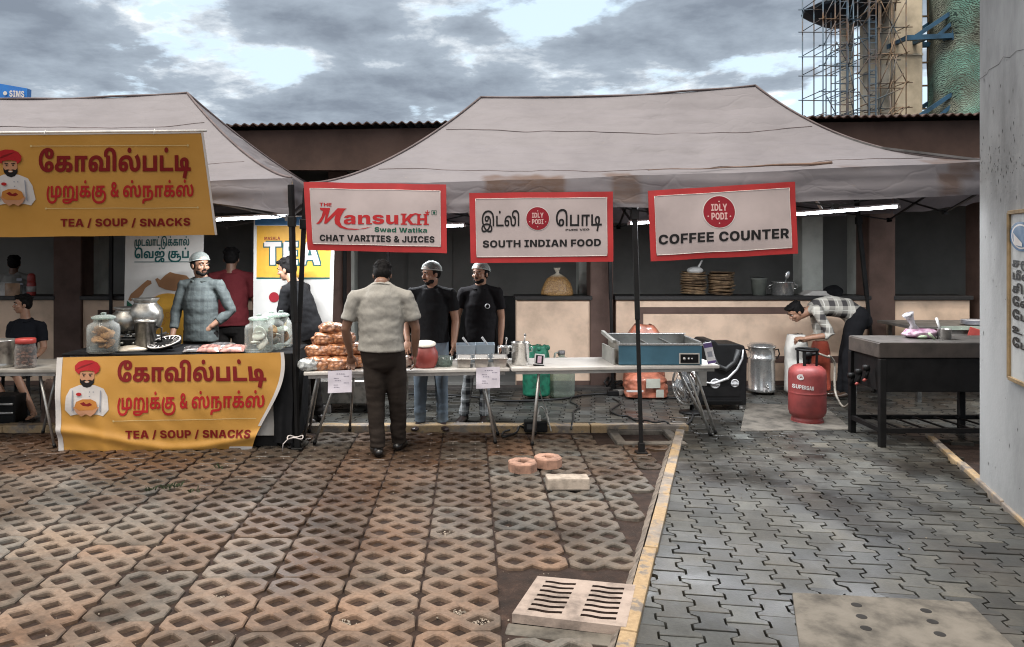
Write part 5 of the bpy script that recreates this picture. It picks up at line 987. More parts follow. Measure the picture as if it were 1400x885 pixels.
# =================================================================== TENTS
def canopy_mat():
    m, t, b = nmat('tent_fabric')
    at = _n(t, 'ShaderNodeAttribute'); at.attribute_name = 'tint'; sp_ = _n(t, 'ShaderNodeSeparateColor'); t.links.new(at.outputs['Color'], sp_.inputs[0])
    f = tex(t, 1.1, 7, .6); g = tex(t, 7, 7, .65, stretch=(.5, 1, 2.2)); h = tex(t, 22, 3, .5)
    c = ramp(t, f, [(0.3, (0.172, 0.158, 0.168)), (0.55, (0.208, 0.192, 0.204)), (0.8, (0.232, 0.215, 0.228))])
    c = mixc(t, 1.0, c, ramp(t, g, [(0.32, (0.90,) * 3), (0.55, (1.0,) * 3)]), 'MULTIPLY')
    st = _n(t, 'ShaderNodeMath', operation='MULTIPLY'); t.links.new(sp_.outputs[0], st.inputs[0]); t.links.new(ramp(t, g, [(0.30, (.5,) * 3), (0.55, (1,) * 3)]), st.inputs[1])
    c = mixc(t, st.outputs[0], c, (0.115, 0.068, 0.048))
    c = mixc(t, ramp(t, h, [(0.70, (0, 0, 0)), (0.76, (.8,) * 3)]), c, (0.22, 0.19, 0.18))
    t.links.new(c, b.inputs['Base Color']); b.inputs['Roughness'].default_value = .62
    co = _n(t, 'ShaderNodeTexCoord'); wv = _n(t, 'ShaderNodeTexNoise'); t.links.new(co.outputs['Object'], wv.inputs['Vector']); wv.inputs['Scale'].default_value = 1.6; wv.inputs['Detail'].default_value = 3
    av = _n(t, 'ShaderNodeVectorMath', operation='MULTIPLY_ADD'); t.links.new(wv.outputs['Color'], av.inputs[0]); av.inputs[1].default_value = (.9, .9, .5); t.links.new(co.outputs['Object'], av.inputs[2])
    mpv = _n(t, 'ShaderNodeMapping'); mpv.inputs['Scale'].default_value = (.8, .8, 3.0); t.links.new(av.outputs[0], mpv.inputs[0])
    vo = _n(t, 'ShaderNodeTexVoronoi', feature='DISTANCE_TO_EDGE'); vo.inputs['Scale'].default_value = 1.9; t.links.new(mpv.outputs[0], vo.inputs['Vector'])
    bump(t, b, ramp(t, vo.outputs['Distance'], [(0, (0, 0, 0)), (.07, (.8,) * 3), (.4, (1,) * 3)]), .10, .03)
    tr = _n(t, 'ShaderNodeBsdfTranslucent'); t.links.new(c, tr.inputs[0])
    ms = _n(t, 'ShaderNodeMixShader'); ms.inputs[0].default_value = .16
    o_ = t.nodes['Material Output']
    t.links.new(b.outputs[0], ms.inputs[1]); t.links.new(tr.outputs[0], ms.inputs[2]); t.links.new(ms.outputs[0], o_.inputs[0])
    return m
M_tent = canopy_mat()
M_seam = pm('seam_tape', (0.13, 0.10, 0.10), .7, var=.2, scale=4)
M_leg = pm('black_steel', (0.009, 0.0085, 0.0085), .5, metal=.0, var=.3, scale=6, spec=.25)
M_bar = pm('grey_steel', (0.16, 0.15, 0.145), .5, metal=.3, var=.3, scale=4)
def V3(x, y, z): return Vector((x, y, z))
def wrinkle(x, y, z, amt, eave):
    n1 = noise.noise(Vector((x * .55, y * .5, z * 5.0 + 3)))
    n2 = noise.noise(Vector((x * 1.1 + z * 2, y * .8, z * 13.0)))
    n3 = noise.noise(Vector((x * 3.5 - z * 1.5, y * 3, z * 6)))
    n4 = max(0, 1 - 5 * abs(noise.noise(Vector((x * .8 + z * 1.4, y * .7 + 5, z * 12.0))))) ** 1.5 * max(0, noise.noise(Vector((x * 1.1, y + 3, z * 3))) + .35)
    return amt * (.036 * n1 + .040 * n2 * (0.5 + eave) + .016 * n3 - .060 * n4 * (.5 + eave))
def make_canopy(root, FL, FR, RR, RL, A, B, pl, pr, val, stains, seams=True, amt=1.0):
    mb = MB(); PE = lambda x: lerp(pl, pr, min(1, max(0, (x - A.x) / (B.x - A.x)))); cen = (FL + FR + RR + RL) / 4
    def surf(E0, E1, T0, T1, ridge=False):
        def fn(u, v):
            E = E0.lerp(E1, u); T = T0.lerp(T1, u)
            if ridge: T = T - Vector((0, 0, .045 * math.sin(math.pi * u) + .01 * noise.noise(Vector((u * 6, 1, 2)))))
            E = E - Vector((0, 0, .03 * math.sin(math.pi * u)))
            q = E.lerp(T, v); q.z = E.z + (T.z - E.z) * (v ** PE(T.x))
            e = math.sin(math.pi * min(max(u, 0), 1)) if T0 is T1 else 1
            edge = min(1, u * 8, (1 - u) * 8) * min(1, v * 5 + .3, (1 - v) * 6)
            q.z += wrinkle(q.x, q.y, q.z, amt, max(0, 1 - v * 2.2)) * edge
            return q
        return fn
    faces = [surf(FL, FR, A, B, True), surf(FR, RR, B, B), surf(RR, RL, B, A, True), surf(RL, FL, A, A)]
    def stain(q):
        s = 0
        for (x0, x1, z0, z1, k) in stains:
            w_ = .05 * noise.noise(q * 9); a = min(q.x - x0, x1 - q.x, q.z - z0, z1 - q.z) + w_ * .5
            s = max(s, min(1, max(0, a / .03 + .2)) * k)
        return s
    def addgrid(fn, nu, nv):
        b = len(mb.v); V = []; C = []
        for j in range(nv + 1):
            for i in range(nu + 1):
                q = fn(i / nu, j / nv); V.append(q); C.append((stain(q), 0, 0, 1))
        F = [(j * (nu + 1) + i, j * (nu + 1) + i + 1, (j + 1) * (nu + 1) + i + 1, (j + 1) * (nu + 1) + i) for j in range(nv) for i in range(nu)]
        mb.v += [tuple(q) for q in V]; mb.vc += C
        for f in F: mb.f.append(tuple(b + k for k in f)); mb.m.append(0); mb.sm.append(True)
    for k, fn in enumerate(faces): addgrid(fn, 170 if k in (0, 2) else 90, 90)
    # valance: hangs from the eave, puckered at its lower hem
    def valance(E0, E1, top):
        d = (E1 - E0); n = Vector((d.y, -d.x, 0)).normalized()
        if n.dot(E0 - cen) < 0: n = -n
        def fn(u, v):
            q = top(u, 0).copy(); q.z -= v * val(u)
            k = d.length * u
            q += n * (.012 + v * (.030 * noise.noise(Vector((k * 1.3, 2, E0.x))) + .018 * noise.noise(Vector((k * 4, v * 2, 4)))) + .012 * noise.noise(Vector((k * .8, q.z * 14, 1))))
            q.z += .014 * v * noise.noise(Vector((k * 2.1, 7, 1)))
            return q
        return fn
    for (a, b_, fn) in ((FL, FR, faces[0]), (FR, RR, faces[1]), (RR, RL, faces[2]), (RL, FL, faces[3])):
        addgrid(valance(a, b_, fn), 150, 12)
    o = mb.build('canopy', M_tent, root, weld=True)
    if seams:
        sm_ = MB()
        def hip(E, T, n=40):
            pts = []
            for i in range(n + 1):
                v = i / n; q = E.lerp(T, v); q.z = E.z + (T.z - E.z) * v ** PE(T.x) + .006; pts.append(q)
            sm_.tube(pts, .013, 6)
        hip(FL, A); hip(FR, B); hip(RR, B); hip(RL, A)
        r = [A.lerp(B, i / 30) - Vector((0, 0, .045 * math.sin(math.pi * i / 30) - .008 - .01 * noise.noise(Vector((i / 30 * 6, 1, 2))))) for i in range(31)]
        sm_.tube(r, .013, 6)
        for vv, E0, E1, T0, T1 in ((.72, FL, FR, A, B), (.3, FL, FR, A, B)):
            pts = []
            for i in range(81):
                u = lerp(.02, .98, i / 80); E = E0.lerp(E1, u) - Vector((0, 0, .03 * math.sin(math.pi * u))); T = T0.lerp(T1, u) - Vector((0, 0, .045 * math.sin(math.pi * u)))
                pts.append(faces[0](u, vv + .012 * math.sin(u * 7)) + Vector((0, -.001, .001)))
            sm_.tube(pts, .0045, 5)
        sm_.build('seam', M_seam, root)
    return o
def tent_leg(root, top, foot, th=.045):
    mb = MB(); mid = Vector(top).lerp(Vector(foot), .40)
    mb.bar(top, Vector(top).lerp(Vector(foot), .52), th); mb.bar(mid, foot, th * .78)
    lg = mb.build('leg', M_leg, root, bevel=.004)
    fp = MB(); fp.box(Vector(foot) + Vector((0, 0, .006)), (.10, .10, .010)); fp.box(Vector(foot) + Vector((0, 0, .05)), (.05, .05, .08)); fp.build('foot_plate', M_leg, lg, bevel=.002)
    sl = MB(); sl.box(Vector(top) + (Vector(foot) - Vector(top)) * .14, (th * 1.5, th * 1.5, .09)); sl.build('slider', M_leg, lg, bevel=.004)
    return lg
def truss(root, a, b, n, dz=.30, light=False):
    mb = MB()
    for i in range(n):
        p = a.lerp(b, i / n); q = a.lerp(b, (i + 1) / n); lo = Vector((0, 0, -dz))
        mb.bar(p, q + lo, .022, .014); mb.bar(p + lo, q, .022, .014)
        mb.tube([(p + q) / 2 + lo / 2 + Vector((0, -.02, 0)), (p + q) / 2 + lo / 2 + Vector((0, .02, 0))], .012, 8)
        mb.box(q + lo, (.045, .045, .05))
    return mb.build('scissor_truss', M_bar if light else M_leg, root)
# ---- main tent
mFL, mFR, mRR, mRL = V3(-1.46, 7.02, 2.40), V3(4.78, 6.52, 2.575), V3(5.28, 9.60, 2.52), V3(-1.10, 10.0, 2.36)
mA, mB = V3(XA(657, 8.4), 8.4, ZA(134, 8.4)), V3(XA(1033, 8.1), 8.1, ZA(118, 8.1))
mt = thing('canopy_tent', 'wide off-white tent with brown stains above the three red framed signs', 'tent', (1.6, 8.2, 0))
make_canopy(mt, mFL, mFR, mRR, mRL, mA, mB, 1.5, 2.3, lambda u: .28 if u < 2 else 0,
            [(.12, .87, 2.20, 2.50, .95), (1.24, 1.50, 2.20, 2.52, .8), (4.02, 4.20, 2.25, 2.46, .8), (4.08, 4.30, 2.40, 2.60, .8), (4.25, 4.42, 2.46, 2.66, .7), (3.3, 3.5, 2.5, 2.56, .5)])
# narrow brown fold of dirt caught in a crease of the front slope
fm = MB(); pts = []
for i in range(26):
    t_ = i / 25; v = .205 + .02 * t_; u = lerp(.50, .80, t_)
    E = mFL.lerp(mFR, u); T = mA.lerp(mB, u); q = E.lerp(T, v); q.z = E.z - .03 * math.sin(math.pi * u) + (T.z - E.z) * v ** lerp(1.5, 2.3, u) + .022 + .01 * noise.noise(Vector((t_ * 5, 0, 0))); pts.append(q)
fm.tube(pts, [.004 + .014 * t_ ** 2 for t_ in [i / 25 for i in range(26)]], 6)
fm.build('stained_crease', pm('mud_stain', (0.17, 0.105, 0.075), .8, var=.2), mt)
legs_m = []
for tx, ty, tz, fx, fy in ((-1.50, 7.02, 2.36, XA(402, 7.0), 7.0), (XA(866, 6.82), 6.82, 2.45, XA(877, 6.80), 6.80), (4.72, 6.56, 2.52, 4.72, 6.56),
                           (XA(1170, 9.6), 9.6, 2.5, XA(1199, 9.6), 9.6), (XA(832, 9.78), 9.78, 2.4, XA(838, 9.78), 9.78), (-1.06, 9.9, 2.3, -1.02, 9.9)):
    legs_m.append(tent_leg(mt, V3(tx, ty, tz), V3(fx, fy, 0)))
dz_ = Vector((0, 0, -.06))
fmid = mFL.lerp(mFR, .49); rmid = mRL.lerp(mRR, .47)
inn = lambda a: a + (V3(1.8, 8.3, a.z) - a) * .012 + dz_
for a, b_, n in ((mFL, fmid, 2), (fmid, mFR, 2), (mRL, rmid, 2), (rmid, mRR, 2), (mFR, mRR, 2), (mFL, mRL, 2), (fmid, rmid, 2)):
    truss(mt, inn(a), inn(b_), n)
for a, t_ in ((mFL, mA), (mFR, mB), (mRR, mB), (mRL, mA)):
    mb = MB(); q = t_ + V3(0, 0, -.25); mid = inn(a).lerp(q, .5) + Vector((0, 0, -.12)); mb.bar(inn(a), mid, .02); mb.bar(mid, q, .02); mb.build('roof_strut', M_bar, mt)
mb = MB()
for px, py, l in ((636, 272, 34), (892, 268, 26), (1112, 268, 18)):
    a = P(px, py, 6.9); b_ = P(px + 11, py + l, 7.1); mb.bar(a, b_, .025, .012)
mb.build('truss_end', pm('white_bar', (0.5, 0.46, 0.42), .5), mt)
# ---- left tent
lFR, lFL, lRR, lRL = V3(-1.60, 6.90, 2.44), V3(-7.6, 6.95, 2.46), V3(-1.62, 9.95, 2.44), V3(-7.6, 9.95, 2.44)
lA, lB = V3(-6.2, 8.4, 3.46), V3(XA(256, 8.4), 8.4, ZA(128, 8.4))
lt = thing('canopy_tent', 'off-white tent at the left, its front edge behind the hanging yellow banner', 'tent', (-4.6, 8.4, 0))
make_canopy(lt, lFL, lFR, lRR, lRL, lA, lB, 1.4, 1.4, lambda u: max(.15, .33 - 1.1 * min(u, 1 - u)), [(-1.66, -1.60, 2.2, 2.35, .4)])
for tx, ty, fx, fy in ((-1.60, 6.88, XA(409, 7.0), 6.94), (-4.6, 6.95, -4.62, 6.95), (-1.6, 9.86, -1.6, 9.84), (-4.6, 9.86, -4.6, 9.84)):
    tent_leg(lt, V3(tx, ty, 2.38), V3(fx, fy, 0))
for a, b_, n in ((lFL, lFR, 4), (lRL, lRR, 4), (lFR, lRR, 2)):
    i2 = lambda q: q + (V3(-4.6, 8.4, q.z) - q) * .012 + dz_
    truss(lt, i2(a), i2(b_), n, light=True)
# white twine tied round the leg pair
mb = MB(); q = V3(XA(405, 6.9), 6.86, .12)
mb.tube([q + V3(.07 * math.cos(a), .05 * math.sin(a), .01 * math.sin(3 * a)) for a in [i * .35 for i in range(19)]], .006, 6)
mb.tube([q + V3(-.05, -.05, 0), q + V3(-.09, -.07, -.04), q + V3(-.10, -.06, -.11)], .005, 6)
tag(mb.build('twine', pm('twine_white', (.55, .5, .48), .8)), 'white twine tied round the black tent legs near the ground', 'string')
# ---- tube lights
M_tube = emis('tube_glow', (0.90, 0.94, 1.0), 22)
def tube_light(a, b, label):
    root = thing('tube_light', label, 'tube light', (a + b) / 2, 'tube lights under the tents')
    d = (b - a).normalized(); mb = MB(); mb.tube([a, b], .010, 10, rounded=True); mb.build('tube', M_tube, root)
    la = bpy.data.lights.new('tube_lamp', 'AREA'); la.shape = 'RECTANGLE'; la.size = (b - a).length; la.size_y = .03; la.energy = 46; la.color = (.93, .96, 1.0)
    lo = bpy.data.objects.new('lamp', la); col.objects.link(lo); lo.parent = root; lo.location = V3(0, 0, -.016)
    lo.rotation_euler = Matrix((d, V3(0, 0, 1).cross(d).normalized(), d.cross(V3(0, 0, 1).cross(d)).normalized())).transposed().to_euler()
    mb = MB(); mb.bar(a + V3(0, .004, .026) - d * .02, b + V3(0, .004, .026) + d * .02, .03, .018)
    for q, s_ in ((a, -1), (b, 1)): mb.bar(q + d * s_ * .002, q + d * s_ * .03, .034, .03)
    mb.build('batten', pm('white_plastic', (.62, .62, .62), .4, var=.05), root, bevel=.003)
tube_light(P(296, 301, 7.3), P(393, 296, 7.5), 'white tube light glowing beside the lower corner of the top yellow banner')
tube_light(P(470, 312, 8.2), P(633, 309, 8.2), 'white tube light glowing between the two left red framed signs')
tube_light(P(862, 306, 7.9), P(1010, 298, 7.9), 'white tube light half hidden behind the coffee counter sign')
tube_light(P(1072, 295, 7.6), P(1226, 283, 7.4), 'long bright tube light glowing to the right of the coffee counter sign')

# =================================================================== SIGNS
M_vinyl = pm('sign_vinyl', (0.47, 0.395, 0.385), .45, var=.08, scale=2, bmp=.12, bscale=9, spec=.4)
M_redv = pm('sign_red', (0.44, 0.035, 0.035), .45, var=.12, scale=3, bmp=.1, bscale=9, spec=.4)
def bil(c, u, v): return c[0].lerp(c[1], u).lerp(c[3].lerp(c[2], u), v)
def frame_sign(px, Ys, name, label, border=(.055, .10), bow=.03, seed=0):
    cs = [P(x, y, Y) for (x, y), Y in zip(px, Ys)]
    def fn(u, v):
        q = bil(cs, u, v); k = math.sin(math.pi * min(1, max(0, u))) * math.sin(math.pi * min(1, max(0, v)) * .8)
        return q + Vector((0, bow * k * noise.noise(Vector((seed, 1.7, 3))) * 2 + .010 * noise.noise(Vector((u * 3 + seed, v * 2, 0))), .004 * noise.noise(Vector((u * 4, seed, v)))))
    sh = Sheet(px, fn)
    root = thing(name, label, 'sign', (cs[3] + cs[2]) / 2, 'red framed stall signs hanging from the tent')
    mb = MB(); mb.grid(fn, 40, 20); 
    back = lambda u, v: fn(u, v) + Vector((0, .012, 0)); mb.grid(back, 40, 20)
    rimf = [lambda u, v: fn(u, 0).lerp(back(u, 0), v), lambda u, v: fn(u, 1).lerp(back(u, 1), v), lambda u, v: fn(0, u).lerp(back(0, u), v), lambda u, v: fn(1, u).lerp(back(1, u), v)]
    for r_ in rimf: mb.grid(r_, 40, 1)
    mb.build('board', M_redv, root)
    bu, bv = border
    mb = MB(); off = .003
    def inner(u, v):
        a, b_ = lerp(bu, 1 - bu, u), lerp(bv, 1 - bv, v); return fn(a, b_) + Vector((0, -off, 0))
    mb.grid(inner, 40, 20); mb.build('panel', M_vinyl, root)
    mb = MB()
    def rb(u0, v0, u1, v1):
        n = 20; pts = [fn(lerp(u0, u1, i / n), lerp(v0, v1, i / n)) + Vector((0, -.0035, 0)) for i in range(n + 1)]
        mb.tube(pts, (.0028), 4)
    w1, w2 = bu, bv
    rb(w1, w2, 1 - w1, w2); rb(w1, 1 - w2, 1 - w1, 1 - w2); rb(w1, w2, w1, 1 - w2); rb(1 - w1, w2, 1 - w1, 1 - w2)
    mb.build('white_edge', I_white, root)
    return root, sh
def ink(root, sh, polys, mat, name='lettering', off=.006):
    mb = MB(); print_poly(mb, sh, polys, off); return mb.build(name, mat, root)
# sign 1
s1, h1 = frame_sign([(415, 249), (610, 252.5), (611, 346.5), (420.5, 342)], [6.78, 6.80, 6.80, 6.80], 'stall_sign', 'red framed sign for chat varieties and juices, leftmost of the three', (.043, .095), seed=1)
ink(s1, h1, text_px('CHAT VARITIES & JUICES', 'K', 437, 594.5, 329.5, 332, 8.6), I_black)
ink(s1, h1, text_px('THE', 'K', 437, 454, 282.2, 282.6, 4.6), I_red)
mk = []
# swash capital M
mk += poly_px([(437.5, 284.5), (452, 285), (449.2, 295), (448, 299.5), (462, 285), (474.5, 285.3), (471, 288), (466, 297), (465, 303), (468, 309), (476, 312.5), (492, 313.5), (509, 310.3), (500, 313.2), (487, 314.6), (474, 314), (464.5, 311), (458.6, 306), (457.6, 300), (459.5, 294), (447, 306), (443.5, 306), (446, 292), (443.8, 297), (440.5, 303), (436.5, 306.5), (432.5, 306.4), (436, 303), (440, 296.5), (442, 289), (438.5, 287.4)])
mk += text_px('ansu', 'K', 469.5, 546.5, 307.0, 307.0, 12.6, 545)
mk += text_px('K', 'K', 549, 566.5, 307.0, 307.2, 14.6) + text_px('H', 'K', 569.5, 585, 307.3, 307.4, 14.6)
ink(s1, h1, mk, I_red, 'wordmark')
sr = []
for x0, x1, y0, y1 in ((548, 556.5, 305.6, 307.3), (562, 569, 305.6, 307.3), (569.3, 576.5, 306, 307.7), (579, 586.5, 306, 307.7), (548, 556, 292.2, 293.8), (569.3, 576, 292.6, 294.2), (579, 586, 292.6, 294.2), (490, 498, 305.6, 307.2), (501, 509, 305.6, 307.2)):
    sr += poly_px([(x0, y0), (x1, y0), (x1, y1), (x0, y1)])
ink(s1, h1, sr + poly_px([(557, 299), (561, 293.6), (568, 291.3), (573, 292.6), (567, 293.6), (563, 296.4), (560, 300.5)]), I_red, 'serif', .0068)
st = []
for k in range(5):
    a = -math.pi / 2 + k * 2 * math.pi / 5; st += line_px([(584.3, 291), (584.3 + 3.4 * math.cos(a), 291 + 3.4 * math.sin(a))], 1.2)
ink(s1, h1, st, I_red, 'star')
ink(s1, h1, text_px('Swad Watika', 'K', 512, 584.5, 317.4, 318.2, 6.4), I_green)
ink(s1, h1, line_px([(590.2, 288), (596.8, 288.2), (596.8, 293.8), (590.2, 293.6), (590.2, 288)], .7) + disc_px(593.5, 290.9, 1.7), I_green, 'veg_mark')
# sign 2
s2, h2 = frame_sign([(641.5, 264), (838, 262), (838.5, 358), (643.5, 360)], [6.74, 6.72, 6.74, 6.76], 'stall_sign', 'red framed sign for South Indian food, middle of the three', (.043, .085), seed=2)
ink(s2, h2, text_px('SOUTH INDIAN FOOD', 'K', 659.5, 822, 338.7, 336.4, 9.8), I_black)
def rub(sh, root, logo, c, r, k):
    ink(root, sh, disc_px(c[0], c[1], r * 1.05), I_white, 'badge_edge', .0055)
    ink(root, sh, disc_px(c[0], c[1], r), flat('ink_badge', (0.26, 0.012, 0.022)), 'badge', .0065)
    t_ = text_px('IDLY', 'K', c[0] - r * .52, c[0] + r * .52, c[1] - r * .06, c[1] - r * .08, r * .44) + text_px('PODI', 'K', c[0] - r * .52, c[0] + r * .52, c[1] + r * .50, c[1] + r * .48, r * .44)
    for dx, dy in ((0, -.66), (0, .72), (-.7, .28), (.7, .28)): t_ += disc_px(c[0] + dx * r, c[1] + dy * r, r * .05, n=8)
    ink(root, sh, t_, flat('ink_pale_red', (0.62, 0.38, 0.36)), 'badge_text', .0085)
rub(h2, s2, None, (735.2, 299), 15.6, 0)
ink(s2, h2, text_px('idli', None, 657.5, 711.5, 309.5, 309.2, 14.5, 560), I_black)
ink(s2, h2, text_px('podi', None, 759, 823, 309.0, 308.5, 15.5, 560), I_black)
ink(s2, h2, text_px('PURE VEG', 'K', 773, 806, 315.3, 314.8, 2.6), I_black)
# sign 3
s3, h3 = frame_sign([(886, 261), (1087, 248.5), (1091, 347), (890, 357.5)], [6.66, 6.62, 6.64, 6.68], 'stall_sign', 'red framed coffee counter sign with a round badge, hanging tilted', (.041, .085), seed=4)
ink(s3, h3, text_px('COFFEE COUNTER', 'K', 899.5, 1078.5, 334.2, 325.4, 13.2), I_black)
rub(h3, s3, None, (982.8, 289.8), 21.6, 0)

# ---- yellow banners
def banner_mat():
    m, t, b = nmat('banner_yellow')
    f = tex(t, 1.6, 5, .6); g = tex(t, 5, 5, .6)
    t.links.new(ramp(t, f, [(0.3, (0.50, 0.25, 0.05)), (0.7, (0.58, 0.305, 0.075))]), b.inputs['Base Color'])
    b.inputs['Roughness'].default_value = .32; b.inputs['Specular IOR Level'].default_value = .5
    bump(t, b, g, .2, .015); return m
M_ban = banner_mat()
def draw_chef(root, sh, ox, oy, s, shear=0.0):
    """printed picture of a cook holding a bowl of snacks; ox, oy = top centre of the turban, s = scale (1 = 78 px tall)"""
    T = lambda pts: [(ox + x * s + y * s * shear, oy + y * s) for x, y in pts]
    def el(cx, cy, rx, ry, n=22, a0=0, a1=6.28319): return [(cx + rx * math.cos(a0 + (a1 - a0) * i / n), cy + ry * math.sin(a0 + (a1 - a0) * i / n)) for i in range(n)]
    lay = [
        (I_white, [(-10, 33), (10, 33), (22, 38), (27, 48), (29, 66), (22, 74), (14, 72), (-14, 72), (-22, 74), (-29, 66), (-27, 48), (-22, 38)]),
        (I_skin, [(-9.5, 16), (9.5, 16), (9.5, 27), (6, 33), (0, 35), (-6, 33), (-9.5, 27)]),
        (I_black, [(-9.5, 24), (-7, 27), (-3, 26), (0, 27), (3, 26), (7, 27), (9.5, 24), (9, 30), (5, 35), (0, 36.5), (-5, 35), (-9, 30)]),
        (I_skin, el(0, 28.6, 3.2, 1.5)),
        (I_white, el(0, 28.9, 2.3, .7)),
        (I_black, [(-7, 17.6), (-2, 18.2), (-2, 19.2), (-7, 18.8)]), (I_black, [(7, 17.6), (2, 18.2), (2, 19.2), (7, 18.8)]),
        (I_black, el(-4.3, 20.6, 1.3, .8, 10)), (I_black, el(4.3, 20.6, 1.3, .8, 10)),
        (I_turban, [(-10.5, 19), (-16, 14), (-17, 8), (-12, 2.5), (-4, .2), (6, .6), (13, 3.5), (17, 9), (15.5, 15), (10.5, 19), (9, 15.2), (0, 13.8), (-9, 15.2)]),
        (I_maroon, [(-15, 13), (-8, 8), (2, 5), (9, 3.5), (3, 6.5), (-6, 10)]),
        (I_grey, [(-19, 40), (-17.6, 40), (-17, 66), (-19, 68)]), (I_grey, [(19, 40), (17.6, 40), (17, 66), (19, 68)]),
        (I_red, el(-10, 45, 3.6, 2.2, 14)), (I_grey, el(4, 42, .9, .9, 8)), (I_grey, el(4, 48, .9, .9, 8)), (I_grey, el(9, 42, .9, .9, 8)),
        (I_skin, [(-17, 62), (-8, 60), (8, 60), (17, 62), (12, 70), (6, 74), (0, 71), (-6, 74), (-12, 70)]),
        (I_bun, [(-15, 62), (-13, 55), (-5, 51.5), (6, 51.5), (13, 55), (15, 62), (9, 66), (-9, 66)]),
        (I_maroon, [(-8, 57), (-3, 55), (0, 58), (5, 56), (8, 59), (3, 61), (-4, 60)]),
    ]
    mats = []; mb = MB()
    for i, (mt_, pts) in enumerate(lay):
        if mt_ not in mats: mats.append(mt_)
        print_poly(mb, sh, poly_px(T(pts)), .004 + .0007 * i, mats.index(mt_))
    return mb.build('printed_cook', mats, root)
def yellow_banner(px, fn, name, label, pairs, white_edge):
    sh = Sheet(px, fn); root = thing(name, label, 'banner', fn(.5, 1), 'yellow stall banners')
    mb = MB(); mb.grid(fn, 120, 70); mb.build('sheet', M_ban, root)
    for (u0, u1, v0, v1) in white_edge:
        mb = MB()
        def g(u, v): 
            q = fn(lerp(u0, u1, u), lerp(v0, v1, v)); return q + Vector((0, -.003, 0))
        mb.grid(g, 60 if u1 - u0 > .2 else 3, 60 if v1 - v0 > .2 else 3)
        mb.build('white_margin', I_white, root)
    return root, sh
# upper banner
ubc = [P(-62, 184, 6.30), P(278, 180.5, 6.30), P(297, 321.5, 6.62), P(-60, 325, 6.62)]
def ubf(u, v):
    q = bil(ubc, u, v)
    return q + Vector((0, .012 * noise.noise(Vector((u * 4, v * 1.5, 1))) + .010 * math.sin(u * 9) * v, .006 * noise.noise(Vector((u * 6, 3, 1))) * v))
ub, hu = yellow_banner([(-62, 184), (278, 180.5), (297, 321.5), (-60, 325)], ubf, 'yellow_banner', 'yellow stall banner with Tamil lettering hanging along the top of the left tent', None, [(0, 1, 0, .013), (.991, 1, 0, 1)])
def two_tone(root, sh, key, x0, x1, y0, y1, cap, mat, halo):
    ink(root, sh, text_px(key, None, x0, x1, y0, y1, cap, 600), mat)
two_tone(ub, hu, 'kovil', 52.5, 261, 233.5, 232, 22.5, I_maroon, None)
two_tone(ub, hu, 'murukku', 63, 265, 268.5, 267, 17.0, I_red, None)
ink(ub, hu, text_px('TEA / SOUP / SNACKS', 'K', 82.5, 260, 309.5, 308, 11.2), I_maroon)
ink(ub, hu, line_px([(43, 199), (150, 198.6), (257, 198)], .9) + disc_px(43, 199, 1.5, n=10) + disc_px(257, 198, 1.5, n=10) + line_px([(63, 283.6), (170, 283), (270, 282.3)], .9) + disc_px(63, 283.6, 1.5, n=10) + disc_px(270, 282.3, 1.5, n=10), I_cream, 'rule')
draw_chef(ub, hu, 12, 203, 1.03, .10)
mb = MB(); a, b_ = ubf(0, 0), ubf(1, 0); mb.tube([a + V3(-.2, .02, .012), b_ + V3(.02, .02, .012)], .010, 8)
for u in (.36, .8): q = ubf(u, 0); mb.tube([q + V3(0, 0, -.015), q + V3(0, .02, .03), q + V3(.01, .4, -.05)], .0035, 5)
mb.build('hanging_cord', pm('cord_white', (.6, .58, .55), .7), ub)
# lower banner: hangs from the table edge, right side blown back
lbpx = [(78, 489), (388, 482), (345, 613), (79, 617)]
lbc = [P(78, 489, 6.86), P(388, 482, 6.88), P(345, 614, 6.98), P(79, 617, 6.87)]
def lbf(u, v):
    q = bil(lbc, u, v)
    # right edge swings: pulled in along an S-curve
    k = max(0, u - .6) / .4
    q.x += k * k * .16 * math.sin(math.pi * min(1, max(0, v)) * 1.0) * (1 if v < 1 else 0) * (.9 - v) 
    q.y += -.03 * math.sin(math.pi * min(1, max(0, v))) + .028 * noise.noise(Vector((u * 3.2, v * 1.6, 2))) * (.15 + v) + .012 * noise.noise(Vector((u * 9 - v * 5, v * 3, 6))) * (.2 + v)
    q.y += .030 * math.exp(-((u - .16 - .10 * v) / .028) ** 2) * max(0, v - .45) * -1.6 + .020 * math.exp(-((v - .88 + .10 * math.cos(u * 5)) / .05) ** 2) * -1
    q.z += .012 * math.sin(u * 11) * max(0, v - .8)
    return q
lb, hl = yellow_banner(lbpx, lbf, 'yellow_banner', 'yellow Tamil banner draped over the front of the snack counter, creased at the bottom', None, [(0, .026, 0, 1), (.88, 1, .965, 1), (.985, 1, 0, .75)])
two_tone(lb, hl, 'kovil', 160.5, 357.5, 521.5, 519.5, 20.5, I_maroon, None)
two_tone(lb, hl, 'murukku', 161, 356, 559, 555, 17, I_red, None)
ink(lb, hl, text_px('TEA / SOUP / SNACKS', 'K', 172, 344, 598.5, 596.5, 11), I_maroon)
ink(lb, hl, line_px([(156, 574.3), (250, 572.5), (348, 570)], .9) + disc_px(157, 574.3, 1.5, n=10), I_cream, 'rule')
draw_chef(lb, hl, 121, 492, 1.02)
# billboard lettering
bsh = Sheet([(0, 100), (36, 100), (36, 150), (0, 150)], lambda u, v: P(lerp(0, 36, u), lerp(100, 150, v), YB) + V3(0, -.03, 0))
ink(bb, bsh, text_px('SIMS', 'K', 13.5, 34.5, 132.6, 133.6, 8.5), I_white, off=.02)
ink(bb, bsh, disc_px(8, 128, 2.8, n=14) , I_white, 'emblem', .02)
